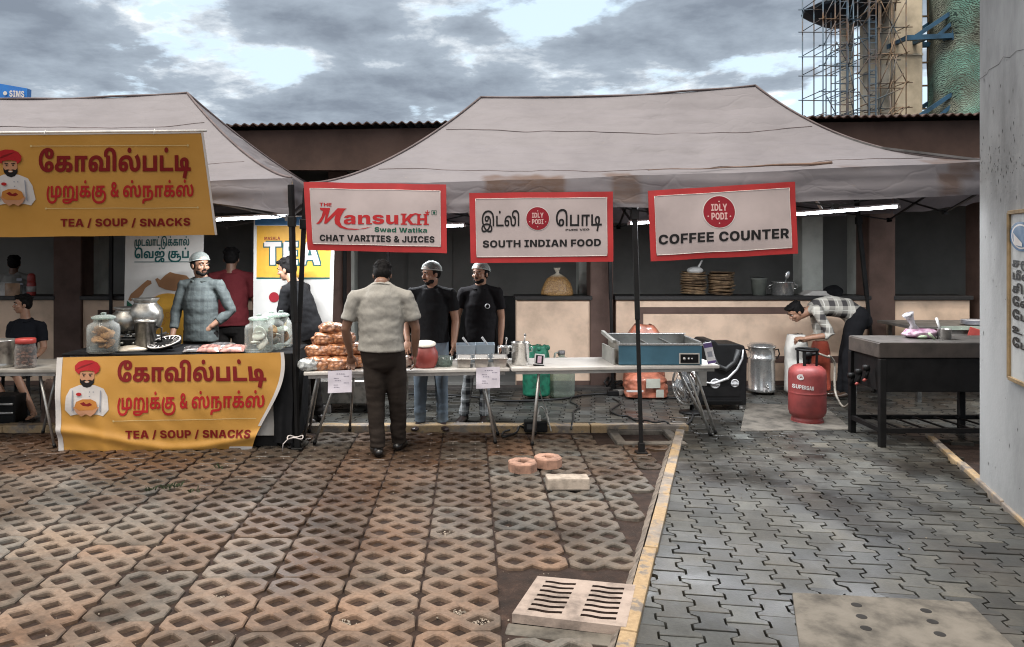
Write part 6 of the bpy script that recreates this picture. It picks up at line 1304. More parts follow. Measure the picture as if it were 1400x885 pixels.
# pylon notice
def pyf(u, v):
    t_, _ = face_px(lerp(1384, 1425, u), 400); z = lerp(face_px(1384, 291)[1], face_px(1384, 517)[1], v)
    return fpt(t_, z, .012)
np_ = [(1384, 291), (1425, 279.8), (1425, 545), (1384, 517)]
psh = Sheet(np_, pyf)
nb_ = thing('notice_board', 'white ochre framed notice with Tamil text on the concrete pillar', 'notice', pyf(.5, 1))
mb = MB(); mb.grid(pyf, 4, 8); mb.build('panel', pm('notice_white', (.52, .53, .52), .6, var=.12, scale=5), nb_)
mb = MB()
c4 = [pyf(0, 0), pyf(1, 0), pyf(1, 1), pyf(0, 1)]
for a, b_ in zip(c4, c4[1:] + c4[:1]): mb.bar(a + nd * .004, b_ + nd * .004, .026, .026)
mb.build('frame', pm('ochre_paint', (.28, .19, .09), .7, var=.25), nb_, bevel=.002)
ink(nb_, psh, [p for r_ in (16.5,) for p in disc_px(1401, 322, r_, 21)], I_blue, 'emblem', .006)
ink(nb_, psh, disc_px(1401, 322, 13.6, 17.6), I_white, 'emblem_ring', .008)
ink(nb_, psh, disc_px(1401, 322, 11.8, 15.4), I_blue, 'emblem', .010)
ink(nb_, psh, poly_px([(1392, 334), (1391, 318), (1403, 331), (1403, 336)]), I_white, 'emblem_mark', .012)
for k, (y, dy) in enumerate(((365, 1.5), (382, 3), (400, 4.2), (418, 5.4), (436, 7), (455, 8.2), (474, 9.4))):
    adv = TAMIL['p%d' % k][0]; wd = adv * .0135
    ink(nb_, psh, text_px('p%d' % k, None, 1387.5, 1387.5 + wd, y, y + dy * wd / 18, 10.5, 600), I_black, off=.006)

# ---- soup stand banner and tea stand banner
M_roll = pm('rollup_vinyl', (0.56, 0.55, 0.52), .4, var=.06, scale=2, bmp=.1, bscale=5)
def stand_banner(px, Y, name, label, bow=.02):
    cs = [P(x, y, Y + dy) for (x, y), dy in zip(px, (0, 0, -.02, -.02))]
    fn = lambda u, v: bil(cs, u, v) + Vector((0, -bow * math.sin(math.pi * min(1, max(0, u))) * 1.5 + .008 * noise.noise(Vector((u * 4, v * 3, Y))), 0))
    root = thing(name, label, 'banner', Vector(((cs[2] + cs[3]) / 2).to_tuple()) * 1)
    root.location.z = 0
    mb = MB(); mb.grid(fn, 24, 40); mb.grid(lambda u, v: fn(u, v) + Vector((0, .004, 0)), 24, 40); mb.build('sheet', M_roll, root)
    mb = MB(); c = (cs[2] + cs[3]) / 2; wd = (cs[2] - cs[3]).length
    mb.box((c.x, Y, .045), (wd * 1.02, .10, .08)); mb.bar((c.x, Y + .03, .05), (c.x, Y + .03, cs[0].z), .02)
    mb.box(((cs[0].x + cs[1].x) / 2, Y + .012, cs[0].z), (wd, .02, .03))
    mb.build('stand', M_bar, root, bevel=.004)
    return root, Sheet(px, fn)
b1, g1 = stand_banner([(172, 300), (279, 300), (272, 600), (166, 600)], 8.45, 'soup_banner', 'white soup banner with green Tamil lettering behind the counter')
ink(b1, g1, text_px('mudav', None, 184.5, 260, 336.5, 336, 9.5, 600), I_teal)
ink(b1, g1, text_px('vej', None, 184.5, 260, 353.5, 353, 10.5, 600), I_teal)
ink(b1, g1, line_px([(185, 358.4), (260, 358.2)], 1.0), I_teal, 'rule')
ink(b1, g1, poly_px([(176, 410), (180, 402), (190, 394), (198, 387), (203, 383), (208, 384), (209, 388), (204, 391), (200, 394), (196, 402), (190, 408), (186, 412), (184, 409), (180, 412)]) +
    poly_px([(214, 382), (217, 380), (221, 383), (228, 376), (234, 372), (240, 374), (256, 377), (262, 384), (252, 396), (240, 398), (228, 396), (219, 392)]), I_ginger, 'printed_root')
ink(b1, g1, disc_px(231, 440, 38.5, 42), I_white, 'bowl_edge', .0055)
ink(b1, g1, disc_px(231, 441, 36.5, 40), I_yellow, 'printed_bowl', .0075)
ink(b1, g1, poly_px([(174, 411), (186, 420), (188, 430), (174, 425)]), I_green, 'printed_leaf', .007)
rings = []
for x, y in ((220.5, 428), (231, 431), (224, 440)): rings += line_px([(x + 3.4 * math.cos(a), y + 4 * math.sin(a)) for a in [i * .45 for i in range(15)]], .8)
ink(b1, g1, rings, I_bun, 'printed_ring', .009)
b2, g2 = stand_banner([(347, 296), (458, 296), (452, 560), (345, 560)], 8.45, 'tea_banner', 'white and yellow tea banner standing behind the black tent legs')
ink(b2, g2, poly_px([(351.5, 309), (454, 309), (451, 380), (351, 380)]), I_yellow, 'colour_block', .0045)
ink(b2, g2, poly_px([(349, 297), (456, 297), (456, 308), (349, 308)]), flat('ink_blue_band', (0.03, 0.12, 0.26)), 'colour_block', .0045)
ink(b2, g2, poly_px([(351, 379.5), (451, 379.5), (451, 381.5), (351, 381.5)]), I_teal, 'rule', .006)
for dx, dy in ((-1.7, -1.7), (1.7, -1.7), (1.7, 1.7), (-1.7, 1.7)):
    ink(b2, g2, text_px('TEA', 'K', 361 + dx, 439 + dx, 362 + dy, 362 + dy, 31), I_teal, 'letter_outline', .006 + .0004 * (dx + 2 * dy))
ink(b2, g2, text_px('TEA', 'K', 361, 439, 362, 362, 31), I_white, off=.0085)
ink(b2, g2, text_px('MASALA', 'K', 362, 384, 328.5, 328.2, 4.4), I_maroon, off=.006)
ink(b2, g2, disc_px(375.5, 406.5, 7.0), flat('ink_badge', (0, 0, 0)), 'badge')
ink(b2, g2, poly_px([(382, 424), (394, 424), (391, 468), (385, 468)]), flat('ink_cup', (.50, .40, .26)), 'printed_glass')
# =================================================================== TABLES
M_white = pm('white_laminate', (.56, .53, .49), .4, var=.1, scale=5, bmp=.05)
M_chrome = pm('steel_tube', (.52, .50, .47), .35, metal=.7, var=.2, scale=8, bmp=.05)
M_steel = pm('stainless', (.62, .61, .59), .25, metal=.82, var=.12, scale=9, bmp=.08, bscale=20)
M_dsteel = pm('dull_steel', (.30, .29, .27), .35, metal=.9, var=.3, scale=9, bmp=.1, bscale=20)
M_black = pm('black_paint', (.009, .0085, .0085), .55, var=.3, scale=6, bmp=.1, spec=.2)
M_blackcloth = pm('black_cloth', (.008, .008, .009), .9, var=.2, scale=6, bmp=.3, bscale=14, spec=.15)
M_rubber = pm('cable_black', (.012, .012, .012), .55, bmp=0)
def folding_table(label, FL, FR, depth, z, legs, top_mat=None):
    """FL, FR: front corners (x, y); depth backwards"""
    a, b = Vector((*FL, z)), Vector((*FR, z)); d = (b - a).normalized(); n = Vector((-d.y, d.x, 0))
    root = thing('folding_table', label, 'table', Vector(((a.x + b.x) / 2, (a.y + b.y) / 2 + depth / 2, 0)), 'white folding tables of the stalls')
    c4 = [a, b, b + n * depth, a + n * depth]
    mb = MB(); mb.prism([(p.x, p.y) for p in c4], z - .032, z); mb.build('tabletop', top_mat or M_white, root, bevel=.008, seg=2)
    mb = MB(); ins = .04
    for p, q in ((c4[0], c4[1]), (c4[3], c4[2])):
        s = n * (ins if p is c4[0] else -ins)
        mb.bar(p + s + d * ins + V3(0, 0, -.05), q + s - d * ins + V3(0, 0, -.05), .025)
    mb.build('apron_rail', M_chrome, root)
    for (tu, tv, fx, fy) in legs:
        t_ = a + d * tu + n * tv + V3(0, 0, -.03)
        mb = MB(); f = Vector((fx, fy, .0)); mb.tube([t_, t_.lerp(f, .97)], .0125, 10); lg = mb.build('leg', M_chrome, root)
        mb = MB(); mb.tube([t_.lerp(f, .955), f], .016, 10); mb.build('leg_cap', M_black, lg)
    return root, a, d, n
zt1 = .705
T1, a1, d1, n1 = folding_table('white folding table with the snack bags and red pot on it', (XA(415, 6.84), 6.84), (XA(697, 7.08), 7.08), .62, zt1,
    [(.12, .12, XA(418, 7.35), 7.35 - .1), (.30, .10, XA(434, 7.25), 7.1), (.12, .5, XA(424, 7.6), 7.55), (.44, .52, XA(478, 7.6), 7.6),
     (1.62, .10, XA(677.5, 7.12), 7.12), (1.60, .40, XA(681, 7.45), 7.45)])
T2, a2, d2, n2 = folding_table('white folding table carrying the steel stockpot and the blue food warmer', (XA(700, 6.98), 6.98), (XA(984, 7.16), 7.16), .62, .72,
    [(.26, .06, XA(727, 7.08), 7.05), (.33, .42, XA(733, 7.3), 7.45), (1.67, .10, XA(968, 7.5), 7.42), (1.75, .10, XA(976, 7.56), 7.50), (1.70, .52, XA(968, 7.7), 7.66)])
mb = MB(); mb.b2((XA(948, 7.4), 7.3, .50), (XA(962, 7.4), 7.34, .69)); mb.build('hinge_bracket', M_chrome, T2, bevel=.003)
T0, a0, d0, n0 = folding_table('white folding table with a steel drum and red lidded jar, cut by the left edge', (-6.1, 6.93), (XA(79, 6.93), 6.93), .68, .715,
    [(.2, .1, -5.9, 6.9), (2.16, .10, XA(74, 6.97), 6.98), (2.10, .55, XA(66, 7.6), 7.5)], pm('grey_laminate', (.30, .28, .25), .45, var=.2, scale=4))
# snack counter: cabinet, black cover
ct = thing('snack_counter', 'black covered snack counter with a white side panel, under the glass jars', 'counter', (-2.7, 7.28, 0))
cx0, cx1, cyf, cyb, czt = XA(84, 6.95), XA(400, 6.95), 6.95, 7.62, .855
mb = MB(); mb.b2((cx0, cyf, czt - .02), (cx1, cyb, czt)); mb.build('counter_top', M_blackcloth, ct, bevel=.006)
mb = MB(); mb.b2((cx0 + .05, cyf + .05, .10), (cx1 - .12, cyb - .02, czt - .022)); mb.build('cabinet', pm('cabinet_white', (.45, .43, .40), .5, var=.1, scale=4), ct, bevel=.004)
mb = MB(); mb.b2((cx0 + .08, cyf + .08, 0), (cx1 - .16, cyb - .05, .098)); mb.build('plinth', M_black, ct)
def drop(u, v):
    x = lerp(cx1 - .17, cx1 + .004, min(1, u * 2)); y = cyf - .004 if u < .5 else lerp(cyf - .004, cyb, (u - .5) * 2)
    z = lerp(czt + .003, .05, v); return (x + .012 * noise.noise(Vector((u * 5, v * 3, 1))), y + .014 * math.sin(u * 22) * v - .01 * v, z)
mb = MB(); mb.grid(drop, 40, 20); mb.build('cover_cloth', M_blackcloth, ct)

# =================================================================== things on the tables
def at_table(px, Yoff, z, a, d, n):
    """point on a table top under pixel column px, Yoff behind its front edge"""
    for _ in range(1):
        best = None
        lo, hi = -1.0, 4.0
        for i in range(60):
            m = (lo + hi) / 2; p = a + d * m + n * Yoff; x = CX + p.x / p.y * FPX
            if x < px: lo = m
            else: hi = m
    return Vector((p.x, p.y, z))
M_glass = glass('jar_glass', (.97, .985, .97), .03, .98)
def jar(pos, r, h, label, lidm, fill=None, group='glass jars on the snack counter', metal_lid=False):
    root = thing('glass_jar', label, 'jar', pos, group)
    mb = MB(); t_ = .006
    mb.lathe([(1e-4, .004), (r * .92, .004), (r, .02), (r, h * .72), (r * .93, h * .82), (r * .62, h * .90), (r * .60, h * .97), (r * .66, h * .98),
              (r * .62, h), (r * .55, h * .975), (r * .56, h * .90), (r * .88, h * .81), (r - t_, h * .71), (r - t_, .026), (1e-4, .018)], pos, 28)
    mb.build('jar_body', M_glass, root)
    mb = MB(); mb.lathe([(r * .70, h * .985), (r * .74, h * 1.0), (r * .72, h * 1.05), (r * .45, h * 1.09), (.02, h * 1.10), (.022, h * 1.12), (.026, h * 1.15), (.012, h * 1.17), (1e-4, h * 1.172)], pos, 24)
    mb.build('lid', lidm, root)
    if fill: fill(root, pos, r - t_ * 2, h)
    return root
M_lidg = glass('lid_glass', (.82, .90, .85), .1, .75)
M_paper = pm('paper_white', (.60, .57, .53), .8, var=.06, scale=6, bmp=.1)
M_mur = pm('murukku', (.34, .17, .07), .8, var=.3, scale=30, bmp=.5)
rj = random.Random(2)
def fill_bags(k, mat1, mat2, lev):
    def f(root, pos, r, h):
        mb = MB()
        for i in range(k):
            a = rj.uniform(0, 6.28); q = r * rj.uniform(0, .5); s = r * rj.uniform(.34, .52)
            mb.ell(pos + V3(q * math.cos(a), q * math.sin(a), .03 + s + rj.uniform(0, h * lev)), (s, s * .35, s * 1.3), Matrix.Rotation(rj.uniform(0, 3), 3, 'X') @ Matrix.Rotation(rj.uniform(0, 3), 3, 'Y'), 10, rj.choice((0, 1, 1)), 6)
        mb.build('snacks', [mat1, mat2], root)
    return f
Yj = 7.03
jar(V3(XA(141.5, Yj), Yj, czt), .142, .315, 'big glass jar of packed snacks at the left end of the counter', M_lidg, fill_bags(9, M_paper, M_mur, .30))
jar(V3(XA(354, 7.06), 7.06, czt), .128, .300, 'glass jar with a pale green lid near the tea banner, front one of three', M_lidg, fill_bags(8, M_paper, M_paper, .30))
jar(V3(XA(384, 7.45), 7.45, czt), .11, .30, 'glass jar at the back of the counter, nearest the black tent legs', M_lidg, fill_bags(7, M_paper, M_mur, .34))
jar(V3(XA(371, 7.25), 7.25, czt), .118, .310, 'glass jar standing right behind the front jar of the three', M_lidg, fill_bags(8, M_paper, M_mur, .36))
def pot(name, pos, prof, label, cat, mat=M_steel, group=None):
    root = thing(name, label, cat, pos, group); mb = MB(); mb.lathe(prof, pos, 32); mb.build('pot_body', mat, root); return root
M_pot = pm('used_steel', (.36, .345, .315), .3, metal=.85, var=.3, scale=7, bmp=.15, bscale=18)
def urli(r, h): return [(1e-4, 0), (r * .5, .0), (r * .85, h * .18), (r, h * .45), (r * .92, h * .70), (r * .66, h * .84), (r * .62, h * .9), (r * .78, h), (r * .76, h * 1.01), (r * .58, h * .92), (r * .58, h * .86), (r * .8, h * .7), (r * .86, h * .45), (1e-4, h * .2)]
# gas stove under the pots
st = thing('stove', 'black two burner stove under the bellied steel pots', 'stove', V3(XA(195, 7.35), 7.35, czt))
mb = MB(); mb.b2((XA(163, 7.35), 7.22, czt + .02), (XA(238, 7.35), 7.55, czt + .10)); mb.build('stove_body', M_black, st, bevel=.008)
mb = MB()
for px in (180, 212):
    c = V3(XA(px, 7.38), 7.38, czt + .10)
    for k in range(6): a = k * math.pi / 3; mb.bar(c + V3(.05 * math.cos(a), .05 * math.sin(a), .02), c + V3(.13 * math.cos(a), .13 * math.sin(a), .035), .012)
    mb.lathe([(.06, 0), (.06, .02), (.02, .025)], c, 16)
mb.build('burner', M_dsteel, st)
mb = MB()
for px in (168, 184, 200, 216): mb.tube([V3(XA(px, 7.22), 7.22, czt + .06), V3(XA(px, 7.22), 7.19, czt + .06)], .016, 12)
mb.build('knob', M_dsteel, st)
for px in (166, 236):
    mb = MB(); mb.b2((XA(px, 7.3) - .02, 7.25, czt), (XA(px, 7.3) + .02, 7.52, czt + .021)); mb.build('foot', M_black, st)
pot('bellied_pot', V3(XA(173, 7.40), 7.40, czt + .135), urli(.155, .25), 'bellied steel pot on the stove, the one nearer the big glass jar', 'pot', M_pot)
pot('bellied_pot', V3(XA(199, 7.44), 7.44, czt + .137), urli(.165, .33), 'tall bellied steel pot on the stove beside the grey shirted man', 'pot', M_pot)
pk_ = pot('canister', V3(XA(199, 7.18), 7.18, czt), [(1e-4, 0), (.085, 0), (.092, .26), (.098, .262), (.098, .285), (.088, .285), (.085, .26), (.08, .02), (1e-4, .02)], 'dark steel canister in front of the bellied pots', 'canister', M_dsteel)
mb = MB(); c = V3(XA(199, 7.18), 7.18, czt)
mb.tube([c + V3(.095, 0, .22), c + V3(.15, 0, .21), c + V3(.15, 0, .09), c + V3(.092, 0, .08)], .009, 8); mb.build('handle', M_black, pk_)
# cloth heap, paper, round black lattice pack, snack packets
mb = MB(); mb.ell(V3(XA(180, 7.12), 7.12, czt + .018), (.16, .08, .035)); mb.ell(V3(XA(172, 7.10), 7.10, czt + .012), (.10, .07, .02))
tag(blob(mb, 'folded_cloth', pm('cream_cloth', (.50, .44, .36), .9, var=.15), None, .006), 'crumpled cream cloth lying in front of the stove', 'cloth')
for k, px in enumerate((213, 236)): pass
pk = thing('snack_tray', 'black oval pack with a white lattice print on the counter edge', 'pack', V3(XA(226, 7.15), 7.15, czt))
mb = MB(); Mx = Matrix.Rotation(R(-10), 3, 'Y') @ Matrix.Rotation(R(22), 3, 'X'); c = V3(XA(226, 7.15), 7.15, czt + .05)
mb.lathe([(1e-4, 0), (.10, .0), (.15, .02), (.155, .035), (.14, .03), (1e-4, .02)], c, 28, M=Mx, sx=1.05, sy=.75); mb.build('pack_body', M_black, pk)
mb = MB()
for i in range(16): a = i * .3927; mb.bar(c + Mx @ V3(.085 * math.cos(a), .06 * math.sin(a), .034), c + Mx @ V3(.14 * math.cos(a + .2), .10 * math.sin(a + .2), .040), .007, .003)
mb.tube([c + Mx @ V3(.15 * math.cos(a), .107 * math.sin(a), .037) for a in [i * .2 for i in range(33)]], .006, 5); mb.build('lattice_print', I_white, pk)
M_foil = pm('foil_pink', (.42, .20, .17), .25, var=.45, scale=22, bmp=.5, bscale=30, coat=.4, spec=.7)
M_foil2 = pm('foil_black', (.10, .09, .09), .25, var=.6, scale=26, bmp=.5, bscale=30, coat=.4, spec=.7)
def packet(pos, s, rz, mat, label, tilt=0.25):
    mb = MB(); n = 14
    def f(sg):
        def g(u, v):
            x, y = (u - .5) * 2, (v - .5) * 2; b = max(0, (1 - abs(x) ** 3) * (1 - abs(y) ** 3)) ** .6
            w_ = .1 * noise.noise(Vector((x * 3 + pos.x * 9, y * 3, sg))) * b
            p = Vector((x * s[0] * (1 - .06 * (1 - abs(y))), y * s[1], sg * s[2] * (b * .9 + w_)))
            return pos + Matrix.Rotation(rz, 3, 'Z') @ Matrix.Rotation(tilt, 3, 'X') @ p + V3(0, 0, s[2])
        return g
    mb.grid(f(1), n, n); mb.grid(f(-1), n, n)
    return tag(mb.build('snack_packet', mat), label, 'packet', 'foil snack packets on the counter')
packet(V3(XA(263, 7.02), 7.02, czt), (.08, .06, .03), .2, M_foil2, 'small black snack packet on the counter edge')
packet(V3(XA(287, 7.03), 7.03, czt), (.11, .07, .035), -.1, M_foil, 'pink and silver snack packet in front of the grey shirted man')
packet(V3(XA(303, 7.10), 7.10, czt), (.12, .08, .04), .25, M_foil2, 'silver striped snack packet behind the pink packets')
packet(V3(XA(319, 7.03), 7.03, czt), (.11, .07, .035), .05, M_foil, 'pink snack packet beside the pair of glass jars')
# left table things
dr = thing('steel_drum', 'dented steel drum with a lid at the left edge', 'drum', V3(XA(2, 7.1), 7.1, .715))
mb = MB(); mb.lathe([(1e-4, 0), (.118, 0), (.12, .03), (.115, .04), (.12, .05), (.12, .235), (.125, .24), (.125, .25), (.1, .252), (1e-4, .255)], V3(XA(2, 7.1), 7.1, .715), 30); mb.build('drum_body', pm('tin', (.5, .49, .46), .35, metal=.8, var=.3, scale=10, bmp=.3, bscale=25), dr)
pj = V3(XA(35, 7.05), 7.05, .715); rj_ = thing('plastic_jar', 'clear plastic jar with a red lid and brown sweets', 'jar', pj)
mb = MB(); mb.lathe([(1e-4, 0), (.085, 0), (.092, .012), (.088, .03), (.092, .05), (.088, .075), (.092, .1), (.088, .125), (.092, .15), (.088, .18), (.08, .215), (.076, .225)], pj, 26); mb.build('jar_body', glass('pet_plastic', (.9, .85, .82), .08, .9), rj_)
mb = MB(); mb.lathe([(.082, .222), (.086, .225), (.086, .262), (.08, .268), (1e-4, .268)], pj, 26); mb.build('lid', pm('red_plastic', (.40, .05, .04), .4, var=.08), rj_)
mb = MB()
for i in range(60): a = rj.uniform(0, 6.28); q = .062 * math.sqrt(rj.random()); mb.ell(pj + V3(q * math.cos(a), q * math.sin(a), .025 + rj.uniform(0, .16)), (.022, .016, .014), Matrix.Rotation(rj.uniform(0, 3), 3, 'X'), 8, 0, 5)
mb.build('sweets', pm('brown_sweet', (.13, .055, .03), .5, var=.3, scale=30), rj_)
# bag of puffed snacks behind on left table, dark
def bag(name, pos, s, mat, label, cat, seed=0, group=None, lump=.35, fr=18.0, parent=None):
    mb = MB(); nu, nv = 40, 26
    def g(u, v):
        th = u * 2 * math.pi; ph = (v - .5) * math.pi; d = Vector((math.cos(ph) * math.cos(th), math.cos(ph) * math.sin(th), math.sin(ph)))
        e = Vector((abs(d.x) ** .75 * (1 if d.x > 0 else -1), abs(d.y) ** .75 * (1 if d.y > 0 else -1), abs(d.z) ** .8 * (1 if d.z > 0 else -1)))
        k = 1 + lump * (.5 * noise.noise(d * 1.9 + Vector((seed * 3.3, 0, 0))) + .35 * abs(noise.noise(d * fr * .22 + Vector((seed, 4, 0)))))
        p = Vector((e.x * s[0], e.y * s[1], e.z * s[2])) * k
        p.z = max(p.z, -s[2] * .96)
        return pos + p + V3(0, 0, s[2] * .95)
    mb.grid(g, nu, nv); return mb
def puff_mat():
    m, t, b = nmat('puri_bag')
    c = _n(t, 'ShaderNodeTexCoord'); v = _n(t, 'ShaderNodeTexVoronoi'); t.links.new(c.outputs['Object'], v.inputs['Vector']); v.inputs['Scale'].default_value = 24
    f = tex(t, 14, 5, .6)
    cc = ramp(t, v.outputs['Distance'], [(0.1, (0.52, 0.25, 0.12)), (0.45, (0.40, 0.165, 0.07)), (0.75, (0.16, 0.065, 0.035))])
    cc = mixc(t, ramp(t, f, [(0.58, (0, 0, 0)), (0.72, (.75,) * 3)]), cc, (.52, .40, .33))
    t.links.new(cc, b.inputs['Base Color']); b.inputs['Roughness'].default_value = .35; b.inputs['Coat Weight'].default_value = .6; b.inputs['Coat Roughness'].default_value = .15
    inv = _n(t, 'ShaderNodeMath', operation='SUBTRACT'); inv.inputs[0].default_value = 1; t.links.new(v.outputs['Distance'], inv.inputs[1])
    bump(t, b, inv.outputs[0], .8, .02); return m
M_puff = puff_mat()
PUF = [(436, .15, 0, .14, .105, .062, 'lowest bag of orange puris at the left end of the stack'), (462, .12, 0, .13, .10, .06, 'orange puri bag in the bottom layer beside the man\'s hand'), (452, .36, 0, .16, .11, .07, 'orange puri bag at the back of the bottom layer'), (484, .22, 0, .12, .1, .06, 'orange puri bag half hidden by the cream shirted man'),
       (436, .22, .105, .12, .10, .06, 'orange puri bag in the second layer, at its left'), (460, .20, .11, .13, .10, .062, 'orange puri bag in the second layer, in the middle'), (482, .26, .115, .11, .1, .06, 'orange puri bag in the second layer, behind the man'),
       (444, .24, .212, .115, .095, .058, 'orange puri bag in the third layer, left one'), (468, .24, .218, .12, .1, .06, 'orange puri bag in the third layer, right one'), (452, .26, .318, .105, .09, .05, 'topmost orange puri bag of the stack')]
for i, (px, yo, dz, sx, sy, sz, lab) in enumerate(PUF):
    p = at_table(px, yo, zt1 + dz, a1, d1, n1); mb = bag('snack_bag', p, (sx, sy, sz), M_puff, '', '', i)
    tag(mb.build('snack_bag', M_puff), lab, 'snack bag', 'bags of orange puris on the folding table')
M_clear = pm('clear_film', (.42, .43, .42), .2, var=.5, scale=18, bmp=.6, bscale=28, coat=.5, spec=.8)
p = at_table(422, .10, zt1, a1, d1, n1); tag(bag('b', p, (.09, .08, .055), M_clear, '', '', 22).build('plastic_bag', M_clear), 'silvery crumpled plastic bag at the left end of the snack bags', 'bag')
p = at_table(553, .2, zt1, a1, d1, n1); tag(bag('b', p, (.075, .08, .055), M_puff, '', '', 25).build('snack_bag', pm('dim_film', (.34, .25, .20), .25, var=.4, scale=16, bmp=.5, coat=.5)), 'clear snack bag between the cream shirted man and the red pot', 'snack bag')
# red pot
p = at_table(581, .16, zt1, a1, d1, n1); rp_ = thing('red_pot', 'round red clay pot with a white cover on the folding table', 'pot', p)
mb = MB(); r = .122; mb.lathe([(1e-4, 0), (.095, 0), (.10, .01), (.118, .06), (.124, .10), (.118, .14), (.098, .18), (.092, .188), (.097, .198), (.097, .206), (.088, .206), (.085, .18), (1e-4, .17)], p, 36)
mb.build('pot_body', pm('red_clay', (.30, .055, .045), .5, var=.2, scale=5, bmp=.2, bscale=40), rp_)
mb = MB(); Mx = Matrix.Rotation(R(10), 3, 'X')
mb.lathe([(.10, -.004), (.104, .002), (.10, .010), (.06, .016), (1e-4, .018)], p + V3(0, 0, .212), 30, M=Mx); mb.build('cover', pm('cover_white', (.62, .58, .50), .6, var=.05), rp_)
mb = MB(); mb.tube([p + V3(-.07, .0, .215), p + V3(-.13, -.02, .31)], .006, 6); mb.build('ladle', M_chrome, rp_)
# glass tub
p = at_table(607, .2, zt1, a1, d1, n1); tb = thing('glass_tub', 'low clear glass tub between the red pot and the steel pans', 'tub', p)
mb = MB(); mb.lathe([(1e-4, 0), (.07, 0), (.078, .01), (.084, .09), (.08, .09), (.074, .014), (1e-4, .01)], p, 24); mb.build('tub_body', glass('tub_glass', (.6, .68, .64), .1, .8), tb)
# gastronorm pans in front
def gpan(pos, label, w_=.10, dp=.14, h=.085):
    root = thing('steel_pan', label, 'pan', pos, 'small steel pans on the folding table')
    mb = MB(); o = []
    for k, z in ((.84, 0), (1.0, h)): o.append([(pos.x + a * w_ * k, pos.y + b * dp * k, pos.z + z) for a, b in ((-1, -1), (1, -1), (1, 1), (-1, 1))])
    i_ = [[(pos.x + a * (w_ * k - .006), pos.y + b * (dp * k - .006), pos.z + z) for a, b in ((-1, -1), (1, -1), (1, 1), (-1, 1))] for k, z in ((1.0, h), (.86, h * .25))]
    V = o[0] + o[1] + i_[0] + i_[1]; F = [(3, 2, 1, 0)]
    for r_ in range(3):
        for k in range(4): F.append((r_ * 4 + k, r_ * 4 + (k + 1) % 4, r_ * 4 + 4 + (k + 1) % 4, r_ * 4 + 4 + k))
    F.append((12, 13, 14, 15)); mb.add(V, F); mb.build('pan_body', pm('pan_steel', (.50, .47, .44), .35, metal=.7, var=.15, scale=8), root, bevel=.004)
    mb = MB(); e = .012
    for a, b, sx, sy in ((0, -1, 1, 0), (0, 1, 1, 0), (-1, 0, 0, 1), (1, 0, 0, 1)):
        c = pos + V3(a * w_ * 1.02, b * dp * 1.02, h); mb.box(c, (2 * w_ + .03 if sx else e, 2 * dp + .03 if sy else e, .008))
    mb.build('pan_rim', M_steel, root, bevel=.002); return root
for px, lab in ((634.5, 'small steel pan, leftmost of the row of three'), (658, 'small steel pan behind the taped menu sheet'), (683, 'small steel pan at the right end of the row, by the stockpot')):
    p = at_table(px, .17, zt1, a1, d1, n1); gpan(p, lab, .065)
M_bin = pm('bin_plastic', (.36, .42, .47), .35, var=.08, scale=5)
for px, lab in ((637, 'pale blue plastic bin with a white scoop, behind the left pan'), (663, 'pale blue plastic bin behind the middle pan')):
    p = at_table(px, .47, zt1, a1, d1, n1) + V3(0, 0, .0); root = thing('plastic_bin', lab, 'bin', p, 'plastic bins behind the steel pans')
    mb = MB(); w_ = .095; h = .17; dpp = .10
    V = []
    for k, z in ((.9, 0), (1.0, h), (.95, h), (.86, .02)): V += [(p.x + a * w_ * k, p.y + b * dpp * k, p.z + z) for a, b in ((-1, -1), (1, -1), (1, 1), (-1, 1))]
    F = [(3, 2, 1, 0)] + [(r_ * 4 + k, r_ * 4 + (k + 1) % 4, r_ * 4 + 4 + (k + 1) % 4, r_ * 4 + 4 + k) for r_ in range(3) for k in range(4)] + [(12, 13, 14, 15)]
    mb.add(V, F); mb.build('bin_body', M_bin, root, bevel=.006)
    mb = MB(); mb.tube([p + V3(.05, 0, .12), p + V3(-.03, -.03, .235)], [.008, .012], 8); mb.build('scoop', pm('scoop_white', (.6, .6, .6), .4), root)
p = at_table(694, .36, zt1, a1, d1, n1); root = thing('chutney_holder', 'wire holder with a small steel cup and spoon beside the stockpot', 'holder', p)
mb = MB()
for a, b in ((-.09, -.05), (.09, -.05), (.09, .05), (-.09, .05)): mb.tube([p + V3(a, b, 0), p + V3(a, b, .15)], .006, 6)
for z in (.02, .15): mb.tube([p + V3(a, b, z) for a, b in ((-.09, -.05), (.09, -.05), (.09, .05), (-.09, .05), (-.09, -.05))], .005, 6)
mb.build('wire_frame', M_steel, root)
mb = MB(); mb.lathe([(1e-4, .08), (.035, .08), (.042, .15), (.046, .152), (.04, .15), (.034, .09), (1e-4, .09)], p + V3(-.02, 0, 0), 20); mb.build('cup', M_steel, root)
mb = MB(); mb.tube([p + V3(-.02, 0, .12), p + V3(-.01, .01, .22)], .005, 6); mb.ell(p + V3(-.01, .01, .225), (.012, .004, .016)); mb.build('spoon', M_steel, root)
